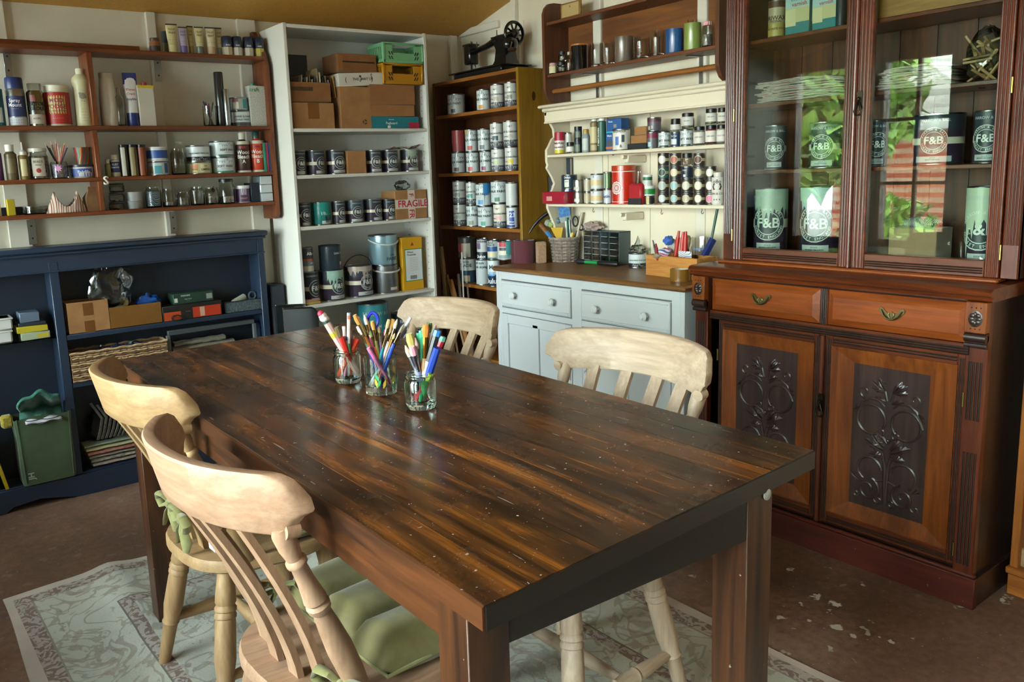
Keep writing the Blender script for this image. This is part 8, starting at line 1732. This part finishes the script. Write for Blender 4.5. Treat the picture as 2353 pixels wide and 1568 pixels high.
# things standing in the gap between the navy and the white bookcase
gx_ = PZ(640, 800, .3)
t = thing('dark_bag', 'dark blue bag in the gap beside the white bookcase', 'bag', (1.495, YBL+.06, 0), 0); part('bag', MB().box(-.035, .035, -.05, .05, 0, PY(630, 652, YBL+.06).z, .008), plain('#141d2c', .5), t)
for i, (px, py, dy_, nm) in enumerate(((672, 706, .0, 'rear'), (655, 718, -.07, 'front'))):
    q = PY(px, py, 3.3+dy_); t = thing('clear_cover', '%s clear plastic box lid standing in the gap beside the white bookcase' % nm, 'lid', (1.5, 3.32+dy_, 0), .35); zt_ = q.z
    rr = .05; out = [(-.12, 0), (.09, 0), (.09, zt_-rr)]+[(.09-rr+rr*math.cos(a), zt_-rr+rr*math.sin(a)) for a in [PI/2*k/6 for k in range(1, 7)]]+[(-.12, zt_+.02)]
    part('sheet', MB().prism(out, 0, .002, Matrix(((1, 0, 0, 0), (0, 0, -1, 0), (0, 1, 0, 0), (0, 0, 0, 1)))), thin_glass('#d6dcde', .1, .12, 'lid_plastic', 1.2), t); part('rolled_rim', MB().tube([(x, 0, z) for x, z in out[1:]], .004, 6), thin_glass('#d6dcde', .1, .12, 'lid_plastic', 1.2), t)
# ================================================================== behind the cabinet glass
RZC = -1.2
KS = [Shelf('x', UX+.03, z, 'things in the carved cabinet', RZC, .02) for z in US+[USB]]
K0 = 'on the carved cabinet top shelf'
tin(KS[0], 1764, 1806, 2, 'brown and cream wax polish tin '+K0, '#3a2c1c', bands=[(.05, .4, '#b09a54'), (.4, .8, '#b9a98c'), (.8, 1, '#5a3a2a')], texts=[('BRIWAX', .16, .52, '#4a2418', 0), ('ORIGINAL', .08, .43, '#4a2418', 0), ('FINE PASTE WAX', .07, .24, '#3a2c1c', 0)])
for a, b, nm in ((1806, 1860, 'left'), (1868, 1921, 'right')):
    q = box(KS[0], a, b, -20, .05, '%s teal and cream varnish can %s' % (nm, K0), '#1f7a80', bands=[(0, 1, .28, .62, '#c3b98c'), (0, 1, .62, 1, '#a8c6c8'), (.02, .45, .2, .6, '#d2c9a0')], texts=[('Decorative', .1, .6, .82, '#1f7a80'), ('varnish', .14, .6, .7, '#a8382a')], name='varnish_can', cat='can')
solid(KS[0], 1921, 1944, -10, 'dark bottle at the right of the varnish cans '+K0, CYL, '#1d2c3a')
wc = box(KS[0], 2015, 2285, -60, .1, 'orange wooden drawer box '+K0, wood('drawer_box', '#8a5a22', '#b98a48', 'x', 1, .5), name='wooden_box'); part('groove', MB().box(-wc[2]/2, wc[2]/2, -.001, .001, wc[3]*.62, wc[3]*.66), plain('#2a1a0c', .6), wc[0])
def paper_pile(sh, a, b, n, label, cols, dz=.0045, seed=1, dpt=.16):
    loc, w, h = bslot(sh, a, b, 100, None, .015); rd = random.Random(seed)
    for i in range(n):
        t = thing('newspaper', label, 'newspaper', loc+Vector((0, 0, dz*i*1.35+.001)), -PI/2+rd.uniform(-.06, .06), label)
        ww = w*rd.uniform(.8, .98); off = rd.uniform(-.01, .01); bow = rd.uniform(.003, .009)*(i/n)
        part('sheets', MB().grid(lambda u, v: (lambda k: (-ww/2+ww*u+off, dpt*v, k*dz+bow*math.sin(PI*u)+.0015*math.sin(u*9+i)))(1.) if True else None, 14, 3), banded('newsprint_%d' % (i % 4), cols[i % len(cols):]+cols[:i % len(cols)], 2, 210, .8, .01), t, solid=dz)
paper_pile(KS[1], 1733, 1935, 10, 'newspaper in the pile behind the left door', ['#b9b2a4', '#8a8478', '#a35a54', '#c9c3b6', '#5a5a5c'], .0048, 3)
paper_pile(KS[1], 2012, 2180, 8, 'newspaper in the pile behind the right door', ['#a8a8a6', '#7a7c7e', '#c3c3c0', '#6a6c70'], .0052, 5)
loc, w, h = bslot(KS[1], 2214, 2294, 60, None, .03); pgb = thing('peg_bag', 'clear bag of wooden clothes pegs behind the right door', 'bag', loc, -PI/2); part('film', crumple((0, .05, .07), .055, (.9, .7, 1.35), 77, .25), FILM, pgb)
rd = random.Random(4)
for i in range(26):
    t = thing('clothes_peg', 'wooden clothes peg in the clear bag behind the right door', 'clothes peg', loc+Vector((rd.uniform(-.02, .035)+.03, rd.uniform(-.032, .032), .01+.1*i/26)), rd.uniform(0, 6), 'clothes pegs in the bag'); part('peg', MB().box(-.035, .035, -.004, .004, -.003, .003, .001, Matrix.Rotation(rd.uniform(-1, 1), 4, 'Y')), plain(['#a8875a', '#8f6c42', '#bd9d6e'][i % 3], .6), t)
K2 = 'on the carved cabinet middle shelf'
fb(KS[2], 1757, 1808, 288, 'dark round-badged paint tin, first '+K2, .05, big=True); fb(KS[2], 1858, 1934, 281, 'dark round-badged paint tin beside the central stile '+K2, -.1, big=True); fb(KS[2], 1990, 2036, 276, 'dark round-badged tin left behind the right door '+K2, .3, big=True); fb(KS[2], 2095, 2220, 262, 'large dark paint tin amid the right door '+K2, -.15, big=True); fb(KS[2], 2236, 2310, 254, 'dark paint tin partly hidden by the right stile '+K2, -.2, big=True)
K3 = 'on the carved cabinet bottom shelf'
fb(KS[3], 1731, 1812, 432, 'tall paint tin with a pale green smeared top, left '+K3, .05, big=True, drips=('#9fb0a0', .72, .3, 2.4)); fb(KS[3], 1838, 1932, 428, 'tall paint tin with an icy blue smeared top, second '+K3, -.1, big=True, drips=('#a9bcc4', .8, -.2, 3)); fb(KS[3], 2219, 2300, 428, 'tall paint tin with pale green drips, far right '+K3, -.1, big=True, drips=('#b3c0a8', .6, .1, 3))
bx3 = box(KS[3], 2042, 2152, 525, .1, 'pale brown cardboard box '+K3, fabric('carton_d', '#85694c', '#9c8060', 10, .8, 90), bands=[(.2, .65, .0, .09, '#c9c6c0')])
t = thing('cloth', 'black and white checked cloth on the cabinet cardboard box', 'cloth', bx3[1]+Vector((.05, 0, bx3[3]+.001)), -PI/2); part('cloth', crumple((0, 0, .012), .04, (1.3, .8, .4), 15, .3), banded('check_cloth', ['#b9b9b6', '#33353a', '#a8a8a6', '#4a4c50'], 0, 120, .9, .03), t)
# ================================================================== jars of brushes on the table
def tjar(px0, px1, pb, pt, name, label, facets=26, thick=.0025, neck=.88, shoulder=.74, band=None):
    c = PZ((px0+px1)/2, pb, tz); v = c-CO; dep = v.dot(FW); r = .5*(px1-px0)/F*dep*(dep/v.length); d = Vector((v.x, v.y, 0)).normalized(); c = c+d*r*.92; c.z = tz+.0006
    dd = ray((px0+px1)/2, pt); h = CH+dd.z*(math.hypot(c.x, c.y)/math.hypot(dd.x, dd.y))-c.z
    t = thing(name, label, 'jar', c, .2); G_ = glass('#e3f0ea', 0, 1.45, 'green_tint_glass')
    if neck < 1:
        k = r-thick; n = r*neck
        part('glass', MB().lathe([(.0001, 0), (r*.86, 0), (r*.97, .006), (r, .014), (r, h*shoulder), (n, h*(shoulder+.1)), (n+.002, h*.9), (n+.002, h*.93), (n, h*.95), (n+.0012, h), (n-thick, h), (n-thick, h*(shoulder+.09)), (k, h*shoulder), (k, .012), (.0001, .009)], facets, cap=False), G_, t)
    else: part('glass', MB().lathe([(.0001, 0), (r*.9, 0), (r*.94, .004), (r*.95, .03), (r, h), (r-thick, h), (r*.95-thick, .02), (.0001, .018)], facets, cap=False), G_, t)
    return t, c, r, h
J = [tjar(768, 834, 884, 802, 'glass_jar', 'faceted glass jam jar of pencils, left of the three on the table', 10), tjar(838, 917, 911, 818, 'tumbler', 'tall painted drinking glass of brushes, middle of the three on the table', 28, .0025, 1), tjar(930, 1007, 946, 856, 'glass_jar', 'faceted glass jam jar of fat markers, right of the three on the table', 10)]
# painted leaves on the middle tumbler
lv = {}
rd = random.Random(9)
for i in range(16):
    a = -1.3+2.9*rd.random(); z = J[1][3]*(.22+.5*rd.random()); c_ = ['#b9b43a', '#2f9a5a', '#c9a23a', '#3aa070'][i % 4]; mb = lv.setdefault(c_, MB()); fn = wrapper(J[1][2]*.985+.0012, z, a); q = rd.uniform(-.6, .6); L = .011; pts = [(0, -L), (.0032, -L*.3), (.0028, L*.3), (0, L), (-.0028, L*.3), (-.0032, -L*.3)]; mb.add([fn(x*math.cos(q)-y*math.sin(q), x*math.sin(q)+y*math.cos(q)) for x, y in pts], [tuple(range(6))])
for c_, mb in lv.items(): part('painted_leaf', mb, plain(c_, .4), J[1][0])['kind'] = 'stuff'
JN = ['left jar', 'middle glass', 'right jar']; used_desc = set()
def in_jar(j, px, py, off=0., dd=0., bz=.014):
    t_, c, r, h = J[j]; d = ray(px, py); hd = math.hypot(c.x, c.y)+dd; top = CO+d*(hd/math.hypot(d.x, d.y))
    side = (top-c); side.z = 0
    rim_k = 1.; base = Vector(c)+Vector((0, 0, bz))
    dirv = side.normalized() if side.length > 1e-4 else Vector((0, 0, 0)); over = max(0., side.length-r*.62)
    base += -dirv*min(r*.6, side.length*.45)+RT*off; base.z = c.z+bz
    return top, base
GRP = ['pencils and brushes in the left jar', 'brushes in the middle glass', 'brushes and markers in the right jar']
def brush(j, px, py, desc, hc, bc_, w=.004, fl=.18, bl=.14, flat=False, off=0., dd=0., fer='#b3a070'):
    top, base = in_jar(j, px, py, off, dd); e = top-base; t = thing('paint_brush', '%s in the %s' % (desc, JN[j]), 'paint brush', base, 0, GRP[j]); k1, k2 = 1-bl-fl, 1-bl
    w *= .82; part('handle', MB().tube([(0, 0, 0), tuple(e*.25), tuple(e*(k1-.12)), tuple(e*k1)], [w*.5, w*.75, w*1.15, w*.8], 8), plain(hc, .3, coat=.3), t); part('ferrule', MB().tube([tuple(e*k1), tuple(e*k2)], [w*.85, w*1.05], 8), metal(fer, .25), t)
    part('bristles', MB().tube([tuple(e*k2), tuple(e*(k2+bl*.5)), tuple(e)], [w*1.05, w*(1.35 if flat else 1.15), w*(1.0 if flat else .25)], 8), fabric('bristle_'+bc_[1:], bc_, bc_, 120, .9, 300), t)
def stick(j, px, py, desc, c1_, c2_, w=.0042, tip=.08, off=0., dd=0., name='pencil', band=None):
    top, base = in_jar(j, px, py, off, dd); e = top-base; t = thing(name, '%s in the %s' % (desc, JN[j]), name, base, 0, GRP[j])
    part('barrel', MB().tube([(0, 0, 0), tuple(e*.06), tuple(e*(1-tip))], [w*.4, w, w], 8), plain(c1_, .35), t); part('end', MB().tube([tuple(e*(1-tip)), tuple(e)], [w*1.08, w*.95], 8), plain(c2_, .4), t)
    if band: part('band', MB().tube([tuple(e*band[0]), tuple(e*band[1])], w*1.06, 8), plain(band[2], .35), t)
    return t, e, base
# left jar
sn = stick(0, 743, 729, 'fat pale pink novelty pencil with a snowman top', '#cfa8a4', '#1f4a3a', .0085, .1, .004, band=(.66, .74, '#c9b03a'), name='novelty_pencil'); e = sn[1]; part('snowman_body', MB().ball(tuple(e*.97), .0115, 12, 8, (1, 1, .7)).ball(tuple(e*1.02), .0098, 12, 8), plain('#dccfc9', .4), sn[0]); part('snowman_hat', MB().ball(tuple(e*1.055+Vector((-.001, 0, 0))), .0085, 10, 7), plain('#c0304a', .5), sn[0])
brush(0, 772, 752, 'broad brown brush with a yellow ferrule', '#b02a24', '#6a5a3c', .008, .3, .22, True, .0, fer='#b3ae3a'); stick(0, 777, 767, 'lilac pencil with a pink rubber', '#a8a0c4', '#d9728a', .0048, .07, .008)
stick(0, 802, 719, 'tall white pencil with coloured streaks', '#c9b9b4', '#8aa0b0', .005, .04, .006, band=(.9, .96, '#b86a5a')); stick(0, 790, 750, 'white speckled pencil', '#c3b3b0', '#cfc6c2', .0045, .05, -.004); stick(0, 797, 773, 'white and navy banded pencil', '#bfb4b4', '#3a5a94', .0045, .1, .003, band=(.7, .78, '#4a3428')); stick(0, 806, 760, 'brown flecked pencil', '#9a7a66', '#b59a8c', .004, .1, -.006, .01)
stick(0, 822, 780, 'bright orange-red marker', '#c23a18', '#b82a14', .0075, .2, -.01, .012, 'marker'); stick(0, 812, 772, 'pink striped pencil', '#b86a86', '#cfa8b4', .0042, .08, .0, .015); stick(0, 785, 775, 'scarlet fat crayon', '#b0241c', '#a8201a', .007, .1, .012, -.008, 'crayon'); stick(0, 800, 790, 'green thin pencil', '#2f7a4a', '#3a8a58', .004, .08, .014, -.004)
# middle glass
for a in ((815, 724, 'broad tan-bristled brush', '#8a4a1c', '#b8803a', .0055, True), (824, 728, 'white tipped brush', '#4a3424', '#cfc6b8', .004, False), (837, 724, 'stubby white bristled brush', '#7a2a4a', '#cdb8a8', .005, False), (832, 742, 'chestnut bristled brush', '#24406a', '#7a4a24', .0042, False), (843, 734, 'cream bristled brush', '#b06a1c', '#c9b08a', .0046, False), (855, 738, 'ochre bristled brush', '#6a6a3a', '#c08a3a', .0046, True), (822, 750, 'white and pink bristled fan brush', '#1f5a4a', '#c9bcb4', .005, True), (834, 752, 'dark brown pointed brush', '#b8681c', '#5a3a20', .0038, False), (867, 744, 'slim ivory brush', '#7a3a6a', '#bfae94', .0034, False), (849, 757, 'green ferruled brush', '#b84a1c', '#6a7448', .004, False), (861, 756, 'pale violet handled brush', '#8a7aa8', '#b39a7a', .0036, False), (876, 770, 'black tipped fine brush', '#2a3a7a', '#2a2220', .0034, False), (881, 777, 'maroon tipped fine brush', '#1f2f5a', '#5a2a2c', .0036, False), (890, 768, 'navy handled brush', '#1f3a86', '#3a2c28', .0038, False), (894, 734, 'tan flat brush', '#7a4a24', '#b09a70', .004, True), (904, 734, 'golden bristled flat brush', '#8a5a1c', '#b8863a', .0055, True), (913, 734, 'pale bristled brush', '#a86a2a', '#cdbcae', .0045, False), (900, 770, 'dark bristled brush', '#14161c', '#2c241e', .0042, False), (908, 762, 'slender orange handled brush', '#b86a1c', '#4a3a28', .0036, False), (921, 754, 'amber handled brush', '#a8641c', '#6a4a2c', .004, False), (928, 745, 'dark red handled brush', '#7a1c24', '#8a7a68', .0036, False)):
    brush(1, a[0], a[1], a[2], a[3], a[4], a[5], .17, .13, a[6], rd.uniform(-.008, .008), rd.uniform(-.012, .012))
for i, (nm, hc) in enumerate((('teal', '#1f6a6a'), ('crimson', '#9a1f30'), ('ultramarine', '#22309a'), ('yellow', '#c0a02a'), ('jet black', '#121214'), ('pine green', '#1f5a34'), ('violet', '#5a3a80'), ('raw wood', '#b08a58'), ('turquoise', '#2a8a94'), ('burnt orange', '#b8541c'), ('white', '#c9c6c0'), ('grey blue', '#5a6a86'), ('rust', '#8a3a1c'), ('lemon', '#c9bc4a'))):
    brush(1, 822+8*i+rd.uniform(-3, 3), 758+rd.uniform(-14, 26), 'slim %s handled round brush' % nm, hc, ['#5a3a22', '#2c2420', '#8a6a44', '#b39a78'][i % 4], .0034, .15, .1, False, rd.uniform(-.012, .012), rd.uniform(-.014, .014))
stick(1, 886, 758, 'coral red pencil', '#c24a4c', '#b83a40', .0038, .06, .004); stick(1, 944, 730, 'long silver metal pen', '#9a9ca0', '#c3c6ca', .0036, .12, -.006); stick(1, 905, 790, 'royal blue pencil', '#22409a', '#2a4aa8', .0042, .1, .01, -.01); stick(1, 846, 800, 'pink crayon', '#c46a94', '#cf7aa0', .0045, .1, .012, -.014, 'crayon'); stick(1, 935, 748, 'grey pencil', '#7a7c80', '#a0a2a6', .0035, .08, -.004, .006)
top, base = in_jar(1, 853, 716); t = thing('scissors', 'blue loop-handled scissors in the middle glass', 'scissors', base, 0); e = top-base; part('blade', MB().tube([(0, 0, 0), tuple(e*.8)], .004, 6), metal('#9a9ca0', .25), t); part('loop', MB().tube([tuple(e*.88+RT*.011*math.cos(a)-DN*.017*math.sin(a)) for a in [2*PI*i/20 for i in range(20)]], .0038, 6, closed=True), plain('#2230b0', .35), t)
# right jar
brush(2, 931, 794, 'small cream bristled brush', '#a8201c', '#c9b89a', .0055, .32, .2, False, .004, fer='#9a9ca6'); brush(2, 940, 767, 'straw yellow bristled brush', '#8a8a9a', '#b3a45a', .0085, .25, .2, True, .0, fer='#8a8c98'); brush(2, 954, 776, 'pinkish white bristled brush', '#2f8a4a', '#c9a8a8', .0055, .35, .18, False, .002, fer='#a0a2aa'); brush(2, 946, 797, 'pink bristled brush', '#7a7a9a', '#cf94a4', .0072, .3, .16, True, .006, -.012, fer='#8f92a0')
for i, (px, py, nm) in enumerate(((962, 766, 'left'), (968, 760, 'middle'), (974, 755, 'right'))): stick(2, px, py, 'mint green %s one of three flat sticks' % nm, '#3fae8a', '#4fc09a', .0055, .1, .002*i, .014, 'stick')
brush(2, 979, 746, 'flat orange bristled brush with a long wooden handle', '#a8865c', '#c2782c', .0075, .28, .16, True, .012, fer='#b08a3a'); brush(2, 987, 742, 'green stained bristle brush', '#8a3024', '#4a6a2c', .007, .3, .12, True, .004, .01, fer='#b0aa9a')
m1 = stick(2, 1006, 759, 'fat black marker with a sky blue end', '#1c2226', '#3a78c0', .0085, .08, .012, 0, 'marker', (.36, .56, '#9a9ca2')); stick(2, 1017, 773, 'fat red marker with a mint end', '#b8283a', '#6ab09a', .0085, .07, .01, .004, 'marker'); stick(2, 1005, 800, 'royal blue capped marker', '#b8324a', '#1f3f9a', .0085, .5, .016, -.014, 'marker'); stick(2, 996, 815, 'olive gold marker', '#8a9a2a', '#6a5a20', .006, .3, .01, .01, 'marker'); stick(2, 990, 860, 'lime green crayon', '#a8c03a', '#94b030', .006, .2, .004, -.016, 'crayon'); stick(2, 975, 880, 'leaf green crayon', '#3a9a58', '#2f8a4a', .0065, .2, .01, -.018, 'crayon'); stick(2, 950, 870, 'plum coloured crayon', '#3a1c3a', '#2a142a', .0065, .2, -.006, -.01, 'crayon')
